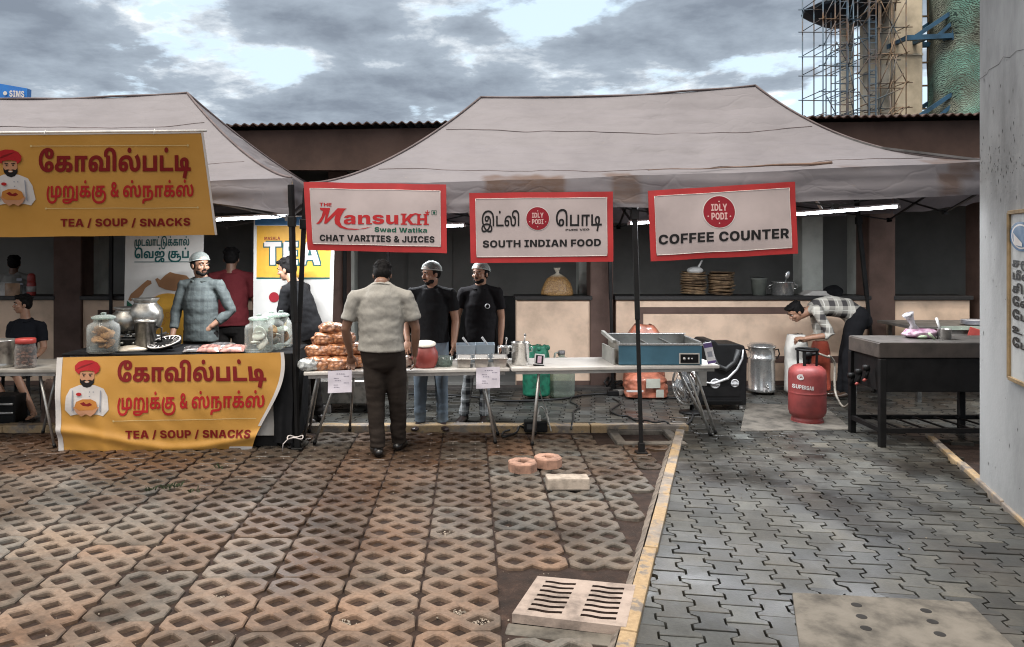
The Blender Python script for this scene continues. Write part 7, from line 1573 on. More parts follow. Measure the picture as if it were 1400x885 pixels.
# stockpot, payment stand
def ladle(root, a, b, r=.006, mat=None): mb = MB(); mb.tube([a, b], r, 8); mb.ell(b, (r * 1.8, r * 1.2, r * 2.2)); return mb.build('ladle', mat or M_dsteel, root)
p = at_table(711, .22, zt1, a1, d1, n1) + V3(.0, 0, .0); p = V3(XA(711.5, 7.2), 7.2, .72)
sp_ = pot('stockpot', p, [(1e-4, 0), (.078, 0), (.083, .008), (.083, .2), (.09, .204), (.09, .21), (.080, .208), (.078, .01), (1e-4, .01)], 'tall shiny steel stockpot with a ladle at the near end of the second table', 'pot')
ladle(sp_, p + V3(.02, .0, .12), p + V3(.045, 0, .275), .007)
for s_ in (-1, 1): mb = MB(); mb.tube([p + V3(s_ * .084, 0, .17), p + V3(s_ * .108, .0, .165), p + V3(s_ * .108, 0, .125), p + V3(s_ * .084, 0, .12)], .005, 6); mb.build('handle', M_steel, sp_)
p = V3(XA(737.5, 7.12), 7.12, .72); ps = thing('table_stand', 'small tilted white framed card stand on the empty part of the second table', 'stand', p)
Mx = Matrix.Rotation(R(-14), 3, 'X') @ Matrix.Rotation(R(6), 3, 'Y')
mb = MB(); mb.box(p + V3(0, .0, .058), (.095, .012, .10), M=Mx); mb.build('stand_frame', pm('stand_white', (.6, .58, .58), .4), ps, bevel=.004)
mb = MB(); mb.box(p + V3(0, -.0075, .059), (.070, .004, .078), M=Mx); mb.build('dark_panel', M_black, ps)
mb = MB(); mb.box(p + V3(0, -.011, .059), (.036, .003, .062), M=Mx); mb.build('card', pm('pink_card', (.55, .40, .48), .6), ps)
mb = MB(); mb.b2((p.x - .055, p.y - .02, .72), (p.x + .04, p.y + .05, .728)); mb.build('base', M_black, ps)
# menu sheets taped to the table edge
def sheet_paper(px0, px1, py0, py1, Y, label, tilt=0.0):
    root = thing('menu_sheet', label, 'paper', P((px0 + px1) / 2, py1, Y), 'paper sheets taped to the table edge')
    fn = lambda u, v: P(lerp(px0, px1, u) + tilt * v, lerp(py0, py1, v) + 1.5 * (1 - u), Y) + V3(0, -.012 * v + .010 * noise.noise(Vector((u * 2, v * 2, px0))) - .006 * max(0, u - .7) * v, 0)
    mb = MB(); mb.grid(fn, 10, 12); mb.grid(lambda u, v: fn(u, v) + V3(0, .0015, 0), 10, 12); mb.build('paper', pm('sheet_lilac', (.58, .54, .60), .8, var=.04, scale=5, bmp=.1), root)
    sh = Sheet([(px0, py0 + 1.5), (px1, py0), (px1 + tilt, py1), (px0 + tilt, py1 + 1.5)], fn); t_ = []
    for k, (u0, u1) in enumerate(((.35, .72), (.66, .9), (.24, .46), (.28, .55), (.66, .88), (.24, .42), (.25, .5))):
        y = py0 + (py1 - py0) * (.18 + .10 * k); x0, x1 = lerp(px0, px1, u0), lerp(px0, px1, u1)
        for j in range(4): t_ += line_px([(lerp(x0, x1, j / 4 + .02), y), (lerp(x0, x1, j / 4 + .19), y)], .9)
    ink(root, sh, t_, pm('print_grey', (.22, .20, .26), .8), 'faint_print', .0022)
sheet_paper(448.5, 481, 506, 536, 6.83, 'menu sheet taped to the table edge beside the cream shirted man')
sheet_paper(651, 683.5, 501.5, 530, 7.03, 'menu sheet taped to the table edge below the steel pans')
# blue food warmer
wm = thing('food_warmer', 'blue steel food warmer with an open top and black control panel', 'food warmer', V3(XA(902, 7.4), 7.4, .72))
wx0, wx1, wy0, wy1 = XA(846.5, 7.12), XA(957, 7.20), 7.14, 7.70
M_bluep = pm('warmer_blue', (.06, .15, .21), .4, var=.12, scale=3, bmp=.08)
zt, zb = .925, .726
mb = MB()
mb.b2((wx0, wy0, zb), (wx1, wy0 + .012, zt - .02)); mb.build('front_panel', M_bluep, wm, bevel=.003)
mb = MB(); mb.b2((wx0, wy0 + .012, zb), (wx0 + .012, wy1, zt)); mb.b2((wx1 - .012, wy0 + .012, zb), (wx1, wy1, zt)); mb.b2((wx0 + .012, wy1 - .012, zb), (wx1 - .012, wy1, zt + .02)); mb.b2((wx0 + .012, wy0 + .012, zb), (wx1 - .012, wy1 - .012, zb + .06))
mb.build('tub_body', pm('tub_steel', (.40, .39, .36), .35, metal=.6, var=.25, scale=5), wm)
mb = MB(); mb.b2((wx0 - .008, wy0 - .008, zt - .02), (wx1 + .008, wy0 + .03, zt - .004)); mb.b2((wx0 - .008, wy0 + .03, zt - .0), (wx0 + .02, wy1, zt + .012)); mb.b2((wx1 - .02, wy0 + .03, zt), (wx1 + .008, wy1, zt + .012)); mb.b2((wx0, wy1 - .02, zt + .021), (wx1, wy1 + .008, zt + .034))
mb.build('rim', M_steel, wm, bevel=.003)
mb = MB()
for xx in (wx0 + .28, wx0 + .5): mb.b2((xx, wy0 + .05, zt - .03), (xx + .012, wy1 - .02, zt - .01))
mb.build('divider', M_dsteel, wm)
cpx0, cpx1 = XA(929, 7.12), XA(957, 7.12)
mb = MB(); mb.b2((cpx0, wy0 - .009, .735), (cpx1, wy0 - .001, .835)); mb.build('panel_surround', M_white, wm, bevel=.002)
mb = MB(); mb.b2((cpx0 + .012, wy0 - .014, .745), (cpx1 - .012, wy0 - .0095, .824)); mb.build('control_panel', M_black, wm)
for k, dx in enumerate((.045, .085, .115)):
    mb = MB(); mb.lathe([(.014 - .003 * k, 0), (.014 - .003 * k, .012), (1e-4, .013)], V3(cpx0 + dx, wy0 - .0145, .785), 14, M=Matrix.Rotation(R(90), 3, 'X')); mb.build('knob', M_steel, wm)
mb = MB(); mb.bar(V3(wx0 - .035, wy0 + .02, .79), V3(wx0 - .07, wy1 - .1, .79), .014, .16); mb.bar(V3(wx0 - .02, wy0 + .12, .925), V3(wx0 - .075, wy1 - .12, .985), .03); mb.build('side_flap', pm('flap_grey', (.30, .29, .26), .5, var=.2), wm)
for xx in (wx0 + .05, wx1 - .05):
    mb = MB(); mb.b2((xx - .02, wy0 + .05, .72), (xx + .02, wy1 - .05, .727)); mb.build('foot', M_black, wm)
# QR-free payment standee
p = V3(XA(970, 7.22), 7.22, .72); qs = thing('payment_stand', 'leaning white and purple payment card beside the blue food warmer', 'card stand', p)
Mx = Matrix.Rotation(R(-12), 3, 'X') @ Matrix.Rotation(R(-10), 3, 'Y')
mb = MB(); mb.box(p + V3(.0, 0, .105), (.082, .008, .20), M=Mx); mb.build('card', pm('card_white', (.6, .59, .6), .4, var=.04), qs, bevel=.003)
mb = MB(); mb.box(p + Mx @ V3(0, -.0058, .072) + V3(0, 0, .105), (.080, .003, .042), M=Mx); mb.box(p + Mx @ V3(0, -.0058, -.086) + V3(0, 0, .105), (.080, .003, .022), M=Mx); mb.build('colour_band', pm('band_purple', (.10, .06, .20), .4, var=.1), qs)
mb = MB(); mb.box(p + Mx @ V3(0, -.0058, -.012) + V3(0, 0, .105), (.044, .003, .05), M=Mx); mb.build('grey_panel', I_grey, qs)

# =================================================================== things on the floor behind the tables
def lumpy(pos, w_, d_, h, mat, name, label, cat, seed, tie=0.0, lump=.12):
    mb = MB(); nu, nv = 44, 40
    def g(u, v):
        th = u * 2 * math.pi; c, s = math.cos(th), math.sin(th)
        sq = lambda t: abs(t) ** .6 * (1 if t > 0 else -1)
        prof = min(1, (v / .06) ** .5 if v < .06 else 1) * (1 if v < .72 else 1 - (1 - tie) * ((v - .72) / .28) ** 1.6)
        k = 1 + lump * (noise.noise(Vector((c * 1.6 + seed, s * 1.6, v * 3))) + .6 * noise.noise(Vector((c * 4 + seed, s * 4, v * 8))))
        return (pos.x + sq(c) * w_ / 2 * prof * k, pos.y + sq(s) * d_ / 2 * prof * k, pos.z + h * v * (1 + .05 * noise.noise(Vector((c * 2, s * 2, seed)))))
    mb.grid(g, nu, nv); n0_ = len(mb.v); mb.f.append(tuple(range(nu))[::-1]); mb.m.append(0); mb.sm.append(True); mb.f.append(tuple(nv * (nu + 1) + i for i in range(nu))); mb.m.append(0); mb.sm.append(True)
    return mb
def sack(pos, w_, d_, h, mat, label, seed, tie=0.0, lump=.12, name='sack', cat='sack'):
    root = thing(name, label, cat, pos); lumpy(pos, w_, d_, h, mat, name, label, cat, seed, tie, lump).build('sack_body', mat, root); return root
M_gsack = pm('green_net_sack', (.012, .15, .085), .55, var=.35, scale=14, bmp=.5, bscale=40)
gs_ = sack(V3(XA(733, 9.3), 9.3, 0), .33, .26, .62, M_gsack, 'green woven sack with a frayed top behind the stockpot', 3.0, .8, .06)
mb = MB()
for i in range(9): a = i * .7; c = V3(XA(733, 9.3) + .14 * math.cos(a), 9.3 + .1 * math.sin(a), .60); mb.ell(c, (.03, .03, .035), None, 8, 0, 5)
mb.build('frayed_top', M_gsack, gs_)
M_water = glass('water_bottle_plastic', (.62, .70, .62), .12, .75)
p = V3(XA(768, 9.35), 9.35, 0); wb = thing('water_jar', 'large clear water jar with ribs and a short neck, behind the empty table', 'water jar', p)
mb = MB(); mb.lathe([(1e-4, .01), (.13, 0), (.155, .02), (.16, .06), (.152, .08), (.16, .10), (.16, .30), (.152, .32), (.16, .34), (.155, .40), (.11, .46), (.05, .48), (.035, .49), (.035, .53), (.03, .53)], p, 30); mb.build('jar_body', M_water, wb)
mb = MB(); mb.lathe([(.038, .515), (.04, .52), (.04, .56), (1e-4, .562)], p, 18); mb.build('cap', pm('grey_cap', (.15, .14, .14), .5), wb)
mb = MB(); mb.tube([p + V3(-.10, -.05, .44), p + V3(-.085, -.03, .53), p + V3(-.05, 0, .54), p + V3(-.03, 0, .50)], .012, 8); mb.build('handle', pm('jar_handle', (.28, .30, .26), .4), wb)
M_osack = pm('orange_film', (.48, .16, .095), .4, var=.3, scale=10, bmp=.5, bscale=16, coat=.3)
os_ = sack(V3(XA(883, 9.3), 9.3, 0), .50, .3, .30, M_osack, 'orange plastic sack with pale labels lying under the food warmer', 5.0, .55, .10)
mb = MB(); c = V3(XA(893, 9.12), 9.12, .20); mb.box(c, (.17, .01, .11), R(4)); mb.box(c + V3(.08, .0, -.12), (.09, .01, .09)); mb.build('label', pm('label_pale', (.5, .5, .42), .6, var=.1), os_)
mb = MB(); mb.box(V3(XA(868, 9.12), 9.115, .11), (.20, .008, .022)); mb.build('label', I_white, os_)
sack(V3(XA(880, 9.55), 9.55, .03), .50, .26, .82, M_osack, 'tall orange plastic sack standing behind the blue food warmer', 8.0, .5, .10)
# black trolley cooler
p = V3(XA(977, 8.75), 8.75, 0); tr = thing('cooler_trolley', 'tall black beverage trolley with two round white emblems and small white wheels', 'trolley', p)
mb = MB(); wx, wy = .54, .40
pts = [(-.27, .06), (.29, .06), (.30, .62), (.27, .72), (.20, .74), (-.02, .74), (-.06, .78), (-.16, .78), (-.20, .74), (-.27, .70)]
V = [(p.x + x, p.y - wy / 2, z) for x, z in pts] + [(p.x + x, p.y + wy / 2, z) for x, z in pts]; n = len(pts)
mb.add(V, [tuple(range(n)), tuple(range(n, 2 * n))[::-1]] + [(i, n + i, n + (i + 1) % n, (i + 1) % n) for i in range(n)])
mb.build('trolley_body', pm('trolley_black', (.008, .008, .0085), .4, var=.3, spec=.3), tr, bevel=.018, seg=3)
mb = MB(); mb.tube([p + V3(x, -wy / 2 - .012, z) for x, z in ((-.20, .32), (-.08, .30), (.08, .36), (.18, .46), (.24, .58), (.25, .68))], [.008, .014, .016, .014, .012, .008], 8); mb.build('trim_arc', pm('silver_trim', (.5, .5, .5), .4, metal=.5), tr)
mb = MB(); mb.tube([p + V3(x, -wy / 2 - .004, z) for x, z in ((-.1, .62), (-.04, .50), (.06, .46), (.16, .54), (.20, .68))], .03, 10); mb.build('hose', M_rubber, tr)
for dx, dz, r in ((-.06, .30, .055), (.16, .305, .045)):
    mb = MB(); c = p + V3(dx, -wy / 2 - .004, dz); Mx = Matrix.Rotation(R(90), 3, 'X')
    mb.lathe([(r, 0), (r * 1.02, .004), (r * .8, .005), (r * .78, .003)], c, 24, M=Mx); mb.lathe([(r * .55, 0), (r * .5, .005), (1e-4, .006)], c, 5, M=Mx, smooth=False)
    mb.bar(c + V3(-r * .9, -.006, -.2 * r), c + V3(r * .9, -.006, -.2 * r), .016, .004); mb.build('emblem', pm('emblem_white', (.55, .55, .55), .5), tr)
mb = MB(); mb.b2((p.x - .20, p.y - wy / 2 - .012, .10), (p.x + .24, p.y - wy / 2 - .001, .115)); mb.b2((p.x - .18, p.y - wy / 2 - .006, .16), (p.x + .22, p.y - wy / 2 - .001, .26)); mb.build('vent_panel', M_black, tr)
for dx in (-.22, .24):
    mb = MB(); mb.tube([p + V3(dx - .015, -.15, .03), p + V3(dx + .015, -.15, .03)], .03, 14); mb.build('wheel', pm('wheel_white', (.55, .54, .52), .5), tr)
    mb = MB(); mb.tube([p + V3(dx - .015, .15, .03), p + V3(dx + .015, .15, .03)], .03, 14); mb.build('wheel', M_black, tr)
# fan guard
p = V3(XA(937, 8.4), 8.4, .31); fnr = thing('floor_fan', 'wire guarded fan standing edge on under the end of the second table', 'fan', V3(p.x, p.y, 0))
mb = MB(); Mx = Matrix.Rotation(R(25), 3, 'Z')
for sgn in (-1, 1):
    for rr in (.06, .12, .17, .205): mb.tube([p + Mx @ V3(sgn * .05 * (1 - (rr / .22) ** 2), rr * math.cos(a), rr * math.sin(a)) for a in [i * .3142 for i in range(21)]], .003, 5)
    for k in range(20): a = k * .314; mb.tube([p + Mx @ V3(sgn * .05 * (1 - (rr / .22) ** 2), rr * math.cos(a), rr * math.sin(a)) for rr in (.02, .1, .16, .21)], .002, 4)
mb.tube([p + Mx @ V3(0, .212 * math.cos(a), .212 * math.sin(a)) for a in [i * .2 for i in range(33)]], .008, 6); mb.build('guard', M_chrome, fnr)
mb = MB(); mb.tube([p + Mx @ V3(.02, 0, 0), p + Mx @ V3(.13, 0, 0)], .06, 14); mb.build('motor', M_black, fnr)
mb = MB()
for k in range(4): Mb = Mx @ Matrix.Rotation(k * math.pi / 2, 3, 'X') @ Matrix.Rotation(.5, 3, 'Z'); mb.box(p + Mb @ V3(0, 0, .10), (.006, .09, .15), M=Mb)
mb.build('blade', pm('blade_grey', (.25, .26, .27), .4), fnr)
mb = MB(); mb.tube([p + Mx @ V3(.08, 0, 0), p + Mx @ V3(.08, 0, -.28)], .014, 8); mb.lathe([(.13, -.309), (.13, -.295), (.03, -.28), (1e-4, -.279)], p + Mx @ V3(.08, 0, 0), 20); mb.build('stand', M_black, fnr)
# steel urn
p = V3(XA(1041, 9.55), 9.55, 0); ur = thing('steel_urn', 'tall steel hot water urn with a tap and lid by the peach wall', 'urn', p)
mb = MB(); mb.lathe([(1e-4, .03), (.15, .03), (.165, .04), (.165, .07), (.16, .08), (.16, .42), (.168, .43), (.168, .46), (.16, .47), (.16, .575), (.172, .58), (.172, .60), (.15, .605), (.14, .62), (.05, .635), (1e-4, .637)], p, 32); mb.build('urn_body', M_steel, ur)
for s_ in (-1, 1): mb = MB(); mb.tube([p + V3(s_ * .16, 0, .54), p + V3(s_ * .21, 0, .55), p + V3(s_ * .225, 0, .49), p + V3(s_ * .20, 0, .44), p + V3(s_ * .16, 0, .44)], .009, 8); mb.build('handle', M_black, ur)
mb = MB(); mb.tube([p + V3(0, -.16, .12), p + V3(0, -.21, .12), p + V3(0, -.215, .09)], .012, 8); mb.tube([p + V3(0, -.195, .12), p + V3(0, -.195, .16)], .007, 6); mb.build('tap', M_steel, ur)
mb = MB(); mb.box(p + V3(.0, -.157, .075), (.07, .012, .05)); mb.build('tag', I_white, ur)
for k in range(3): a = k * 2.094 - .5; mb = MB(); mb.tube([p + V3(.13 * math.cos(a), .13 * math.sin(a), .035), p + V3(.14 * math.cos(a), .14 * math.sin(a), 0)], .014, 8); mb.build('leg', M_black, ur)
# white sack and red item behind the cylinder
sack(V3(XA(1089, 9.45), 9.45, 0), .27, .2, .74, pm('white_woven', (.72, .69, .63), .7, var=.1, scale=5, bmp=.5, bscale=14), 'tall white woven sack that the bending man is opening', 12.0, .75, .09)
sack(V3(XA(1121, 9.62), 9.62, 0), .24, .16, .64, pm('red_film', (.50, .10, .06), .4, var=.2, scale=8, bmp=.4), 'red plastic sack behind the white sack', 14.0, .7, .08)
# gas cylinder
p = V3(XA(1103.5, 8.02), 8.02, 0); gc = thing('gas_cylinder', 'red commercial gas cylinder with white lettering and a black regulator', 'gas cylinder', p)
M_red = pm('cylinder_red', (.27, .05, .046), .5, var=.28, scale=5, bmp=.15, bscale=30, c2=(.17, .034, .032))
mb = MB(); r = .186
mb.lathe([(.15, .0), (.155, .005), (.155, .04), (.15, .045), (.15, .06), (.172, .075), (r, .12), (r, .29), (r, .303), (r + .0015, .307), (r + .0015, .311), (r, .315), (r, .33), (r, .48), (r, .50), (.178, .545), (.14, .58), (.09, .595), (.05, .60), (1e-4, .602)], p, 40); mb.build('cylinder_body', M_red, gc)
mb = MB(); mb.lathe([(.155, -.0), (.160, 0), (.160, .012), (.155, .012)], p, 40); mb.build('foot_ring', M_red, gc)
mb = MB()
for a in (.9, 2.24, 4.04, 5.38): mb.bar(p + V3(.10 * math.cos(a), .10 * math.sin(a), .57), p + V3(.105 * math.cos(a), .105 * math.sin(a), .745), .03, .012)
mb.tube([p + V3(.105 * math.cos(a), .105 * math.sin(a), .75) for a in [i * .2618 for i in range(25)]], .013, 8); mb.build('guard_ring', M_black, gc)
mb = MB(); mb.tube([p + V3(0, 0, .59), p + V3(0, 0, .66)], .03, 12); mb.tube([p + V3(0, 0, .66), p + V3(0, 0, .73)], .045, 14); mb.tube([p + V3(.03, 0, .70), p + V3(.11, -.02, .71)], .018, 8); mb.build('regulator', M_black, gc)
csh = Sheet([(1078.5, 497), (1129, 497), (1129, 560), (1078.5, 560)], lambda u, v: (lambda t_: Vector((p.x + r * math.sin(t_), p.y - r * math.cos(t_), ZA(lerp(497, 560, v), 7.85))))(math.asin(max(-.999, min(.999, 2 * u - 1)))))
ink(gc, csh, text_px('SUPERGAS', 'K', 1079.4, 1102, 532.4, 533.8, 5.4), I_white, off=.003)
sp2 = []
sp2 += line_px([(1087 + (1 + .235 * a) * math.cos(a), 517 + (1 + .235 * a) * math.sin(a) * 1.05) for a in [i * .35 for i in range(34)]], 1.3)
ink(gc, csh, sp2, I_white, 'emblem', .003)
# hose
hs = MB(); pts = [p + V3(.11, -.02, .71), p + V3(.22, .0, .67), P(1134, 487, 8.2), P(1141, 497, 8.3), P(1141, 520, 8.3), P(1143, 540, 8.25), P(1152, 556, 8.1), P(1161, 552, 8.0), P(1167, 540, 7.9), P(1166, 525, 7.7), P(1170, 515, 7.5)]
def smooth_path(pts, k=6):
    o = []; n = len(pts)
    for i in range(n - 1):
        p0, p1, p2, p3 = pts[max(i - 1, 0)], pts[i], pts[i + 1], pts[min(i + 2, n - 1)]
        for j in range(k):
            t_ = j / k; o.append(.5 * ((2 * p1) + (p2 - p0) * t_ + (2 * p0 - 5 * p1 + 4 * p2 - p3) * t_ * t_ + (3 * p1 - p0 - 3 * p2 + p3) * t_ ** 3))
    o.append(pts[-1]); return o
hs.tube(smooth_path(pts), .012, 8); tag(hs.build('gas_hose', pm('hose_grey', (.34, .30, .25), .5, var=.3, scale=30)), 'pale gas hose looping from the red cylinder to the griddle', 'hose')
p = V3(XA(1164, 9.3), 9.3, 0); pc_ = thing('steel_can', 'slim steel can on the floor beside the bending man\'s feet', 'can', p)
mb = MB(); mb.lathe([(1e-4, 0), (.055, 0), (.058, .01), (.058, .26), (.05, .28), (.035, .29), (1e-4, .30)], p, 22); mb.build('can_body', M_steel, pc_)
mb = MB(); mb.lathe([(.038, .285), (.04, .29), (.04, .31), (1e-4, .314)], p, 22); mb.build('lid', M_dsteel, pc_)

# =================================================================== GRIDDLE STAND
gd = thing('griddle_stand', 'black steel griddle stand with a thick greasy top and slatted lower shelf', 'griddle', V3(5.0, 7.3, 0))
ga = ang; gx = Vector((1, 0, 0)); g0 = V3(XA(1202, 6.98), 6.98, 0); gL = 1.75; gW = .60
gn = Vector((-.02, 1, 0)).normalized() * 1.0
gsk = V3(XA(1160, 7.56), 7.56, 0) - g0                     # side direction as the photo shows it
gn = gsk.normalized(); gW = gsk.length
mb = MB(); zt, th = .945, .135
c4 = [g0, g0 + gx * gL, g0 + gx * gL + gn * gW, g0 + gn * gW]
mb.prism([(q.x, q.y) for q in c4], zt - th, zt); gtop = mb.build('hot_plate', pm('greasy_plate', (.065, .052, .044), .5, metal=.1, var=.45, scale=6, bmp=.2, c2=(.035, .028, .024)), gd, bevel=.006)
mb = MB(); mb.prism([(q.x, q.y) for q in [a + (V3(0, 0, 0)) for a in c4]], zt + .002, zt + .006)
mb.v = [tuple(Vector(v).lerp(Vector((sum(q.x for q in c4) / 4, sum(q.y for q in c4) / 4, v[2])), .012)) for v in mb.v]; mb.build('cooking_surface', pm('plate_top', (.13, .118, .108), .4, metal=.3, var=.2, scale=6), gd)
cc = sum(c4, Vector()) / 4
mb = MB(); i4 = [q.lerp(cc, .04) for q in c4]; mb.prism([(q.x, q.y) for q in i4], .50, zt - th - .002); mb.build('burner_box', M_black, gd, bevel=.004)
for q in [c.lerp(cc, .035) for c in c4] + [V3(XA(1316, 7.5), 7.52, 0)]:
    mb = MB(); mb.box(q + V3(0, 0, .40), (.055, .055, .80)); lg = mb.build('leg', M_black, gd, bevel=.004)
mb = MB(); j4 = [c.lerp(cc, .035) for c in c4]
for a, b in zip(j4, j4[1:] + j4[:1]): mb.bar(a + V3(0, 0, .15), b + V3(0, 0, .15), .04)
mb.build('shelf_frame', M_black, gd)
mb = MB()
for k in range(1, 8): t_ = k / 8; mb.bar(j4[0].lerp(j4[1], t_) + V3(0, 0, .155), j4[3].lerp(j4[2], t_ - .03) + V3(0, 0, .155), .022, .012)
mb.build('shelf_slat', M_black, gd)
for k in range(3):
    mb = MB(); q = g0.lerp(g0 + gn * gW, .25 + .25 * k) + V3(-.02, 0, .70 - .06 * k); mb.tube([q, q + V3(-.05, 0, 0)], .028, 12); mb.tube([q, q + V3(-.03, 0, -.10)], .016, 8)
    mb.build('gas_valve', M_black, gd)
for k in range(2): q = g0.lerp(g0 + gn * gW, .25 + .25 * k) + V3(-.045, 0, .60 - .06 * k); mb = MB(); mb.tube([q, q + V3(-.03, -.01, -.02)], .013, 8); mb.build('valve_knob', pm('knob_red', (.28, .05, .04), .5), gd)
# things on and behind the griddle
zg = zt + .006
p = V3(XA(1291, 7.25), 7.25, zg); root = pot('tumbler', p, [(1e-4, 0), (.058, 0), (.06, .095), (.064, .097), (.058, .095), (.055, .01), (1e-4, .01)], 'squat steel tumbler with a white spoon on the griddle edge', 'tumbler', M_chrome)
mb = MB(); mb.tube([p + V3(-.02, 0, .03), p + V3(-.075, .0, .20)], [.008, .013], 8); mb.build('spoon', pm('spoon_white', (.6, .6, .58), .4), root)
mb = MB(); mb.tube([p + V3(-.16, -.02, .06), p + V3(-.11, -.03, .005)], .012, 8); mb.ell(p + V3(-.2, .02, .02), (.05, .04, .02)); tag(mb.build('peeled_chilli', pm('pale_green', (.35, .42, .28), .5, var=.2)), 'pale green vegetable scraps on the griddle between the pink bag and tumbler', 'vegetables')
M_pinkbag = pm('pink_bag', (.52, .36, .44), .3, var=.45, scale=14, bmp=.5, bscale=22, coat=.4, c2=(.30, .08, .18))
p = V3(XA(1258, 7.35), 7.35, zg); root = thing('plastic_bag', 'knotted clear plastic bag with pink onions on the griddle', 'bag', p)
bag('b', p, (.15, .09, .045), M_pinkbag, '', '', 31).build('bag_body', M_pinkbag, root)
mb = MB(); mb.tube([p + V3(-.06, 0, .07), p + V3(-.07, 0, .13), p + V3(-.10, 0, .19), p + V3(-.12, .0, .23)], [.06, .022, .035, .055], 12); mb.build('bag_neck', pm('bag_film', (.55, .52, .54), .3, var=.3, scale=20, bmp=.5, coat=.3), root)
# wall table at the right back
wt = thing('prep_table', 'low stone topped table with a pale edge against the wall behind the griddle', 'table', V3(5.6, 9.2, 0))
x0, x1 = XA(1232, 9.2), XA(1420, 9.2)
mb = MB(); mb.b2((x0, 8.95, .86), (x1, 9.75, .895)); mb.build('tabletop', pm('slab_dark', (.13, .12, .11), .5, var=.2), wt, bevel=.004)
mb = MB(); mb.b2((x0 + .32, 8.93, .855), (x1, 8.948, .90)); mb.build('front_edge', pm('edge_green', (.36, .42, .36), .5, var=.1), wt)
mb = MB(); mb.b2((x0, 8.96, .55), (x0 + .33, 8.985, .858)); mb.build('side_panel', pm('panel_red', (.20, .05, .04), .6, var=.2), wt)
mb = MB(); mb.b2((x0 + .36, 8.99, .60), (x1, 9.01, .852)); mb.build('front_panel', pm('panel_cream', (.45, .42, .38), .6, var=.15), wt)
for xx in (x0 + .12, x0 + .62, x0 + 1.2):
    for yy in (9.05, 9.68): mb = MB(); mb.bar(V3(xx, yy, 0), V3(xx, yy, .86), .05); mb.build('leg', M_dsteel, wt)
mb = MB(); mb.bar(V3(x0 + .12, 9.05, .14), V3(x0 + 1.2, 9.05, .14), .04); mb.build('stretcher', M_chrome, wt)
p = V3(XA(1333, 9.1), 9.1, .895); root = thing('plate_stack', 'stack of pale film wrapped plates on the wall table by the pillar', 'plates', p)
mb = MB()
for k in range(4): mb.lathe([(1e-4, .014 * k), (.10, .014 * k), (.15, .014 * k + .018), (.152, .014 * k + .021), (.10, .014 * k + .006), (1e-4, .014 * k + .006)], p, 26)
mb.build('plates', pm('plate_pale', (.52, .52, .56), .3, var=.1), root)
p = V3(XA(1333, 9.0), 8.88, .60); 
mb = MB(); mb.box(V3(XA(1336, 8.9), 8.91, .80), (.20, .015, .14), 0, M=Matrix.Rotation(.3, 3, 'Y')); o = mb.build('red_cloth', pm('cloth_red', (.40, .06, .05), .8), bevel=.004); tag(o, 'red folded cloth hanging over the edge of the wall table', 'cloth')

# =================================================================== on the canteen ledge
zl = 1.19
def leaf_stack(px, label, n, seed):
    p = V3(XA(px, 10.08), 10.08, zl); root = thing('leaf_plate_stack', label, 'plates', p, 'stacks of leaf plates on the canteen ledge'); rr = random.Random(seed)
    mb = MB(); z = 0.0
    for k in range(n):
        Mx = Matrix.Rotation(rr.uniform(-.07, .07), 3, 'X') @ Matrix.Rotation(rr.uniform(-.07, .07), 3, 'Y'); w_ = .165 * rr.uniform(.93, 1.05)
        prof = [(1e-4, .0), (w_ * .8, .004), (w_, .018), (w_ * 1.0, .023), (w_ * .8, .010), (1e-4, .006)]
        mb.lathe(prof, p + V3(rr.uniform(-.012, .012), rr.uniform(-.012, .012), z + .004), 22, rr.choice((0, 0, 1)), True, Mx); z += .0155
    mb.build('plates', [pm('dry_leaf', (.27, .18, .10), .8, var=.35, scale=12, bmp=.4), pm('dry_leaf_dark', (.16, .10, .055), .8, var=.3, scale=12, bmp=.4)], root)
    return p + V3(0, 0, z), root
tp, r1_ = leaf_stack(948, 'stack of dry leaf plates under a white ladle on the ledge', 19, 1); leaf_stack(985.5, 'stack of dry leaf plates to the right of the ladle stack', 19, 2)
ld = thing('serving_ladle', 'white plastic ladle lying on the left stack of leaf plates', 'ladle', tp)
mb = MB(); mb.ell(tp + V3(.02, 0, .03), (.11, .08, .05)); mb.build('bowl', pm('ladle_white', (.55, .55, .53), .4), ld)
mb = MB(); mb.tube([tp + V3(.06, 0, .06), tp + V3(.12, .02, .16)], [.016, .011], 8); mb.build('handle', pm('ladle_white', (0, 0, 0)), ld)
p = V3(XA(1037.5, 10.1), 10.1, zl); root = pot('bucket', p, [(1e-4, 0), (.085, 0), (.10, .20), (.106, .205), (.106, .225), (.095, .225), (.08, .02), (1e-4, .02)], 'grey plastic bucket with a tilted lid on the ledge', 'bucket', pm('bucket_grey', (.14, .15, .13), .5, var=.15))
mb = MB(); mb.lathe([(.10, 0), (.102, .006), (1e-4, .012)], p + V3(-.02, .01, .235), 24, M=Matrix.Rotation(.12, 3, 'Y')); mb.build('lid', pm('lid_dark', (.06, .06, .055), .5), root)
p = V3(XA(1070, 10.08), 10.08, zl); root = pot('cooking_pot', p, [(1e-4, 0), (.135, 0), (.142, .01), (.142, .165), (.15, .168), (.15, .178), (.138, .175), (.135, .012), (1e-4, .012)], 'shiny steel cooking pot with side handles and a spoon on the ledge', 'pot')
for s_ in (-1, 1): mb = MB(); mb.tube([p + V3(s_ * .142, -.03, .14), p + V3(s_ * .18, -.03, .13), p + V3(s_ * .195, 0, .105), p + V3(s_ * .18, 0.02, .08), p + V3(s_ * .142, .02, .09)], .009, 8); mb.build('handle', M_steel, root)
mb = MB(); mb.tube([p + V3(.0, 0, .08), p + V3(.05, .0, .22)], .008, 6); mb.ell(p + V3(.065, 0, .265), (.028, .008, .055), Matrix.Rotation(.25, 3, 'Y')); mb.build('spoon', M_steel, root)
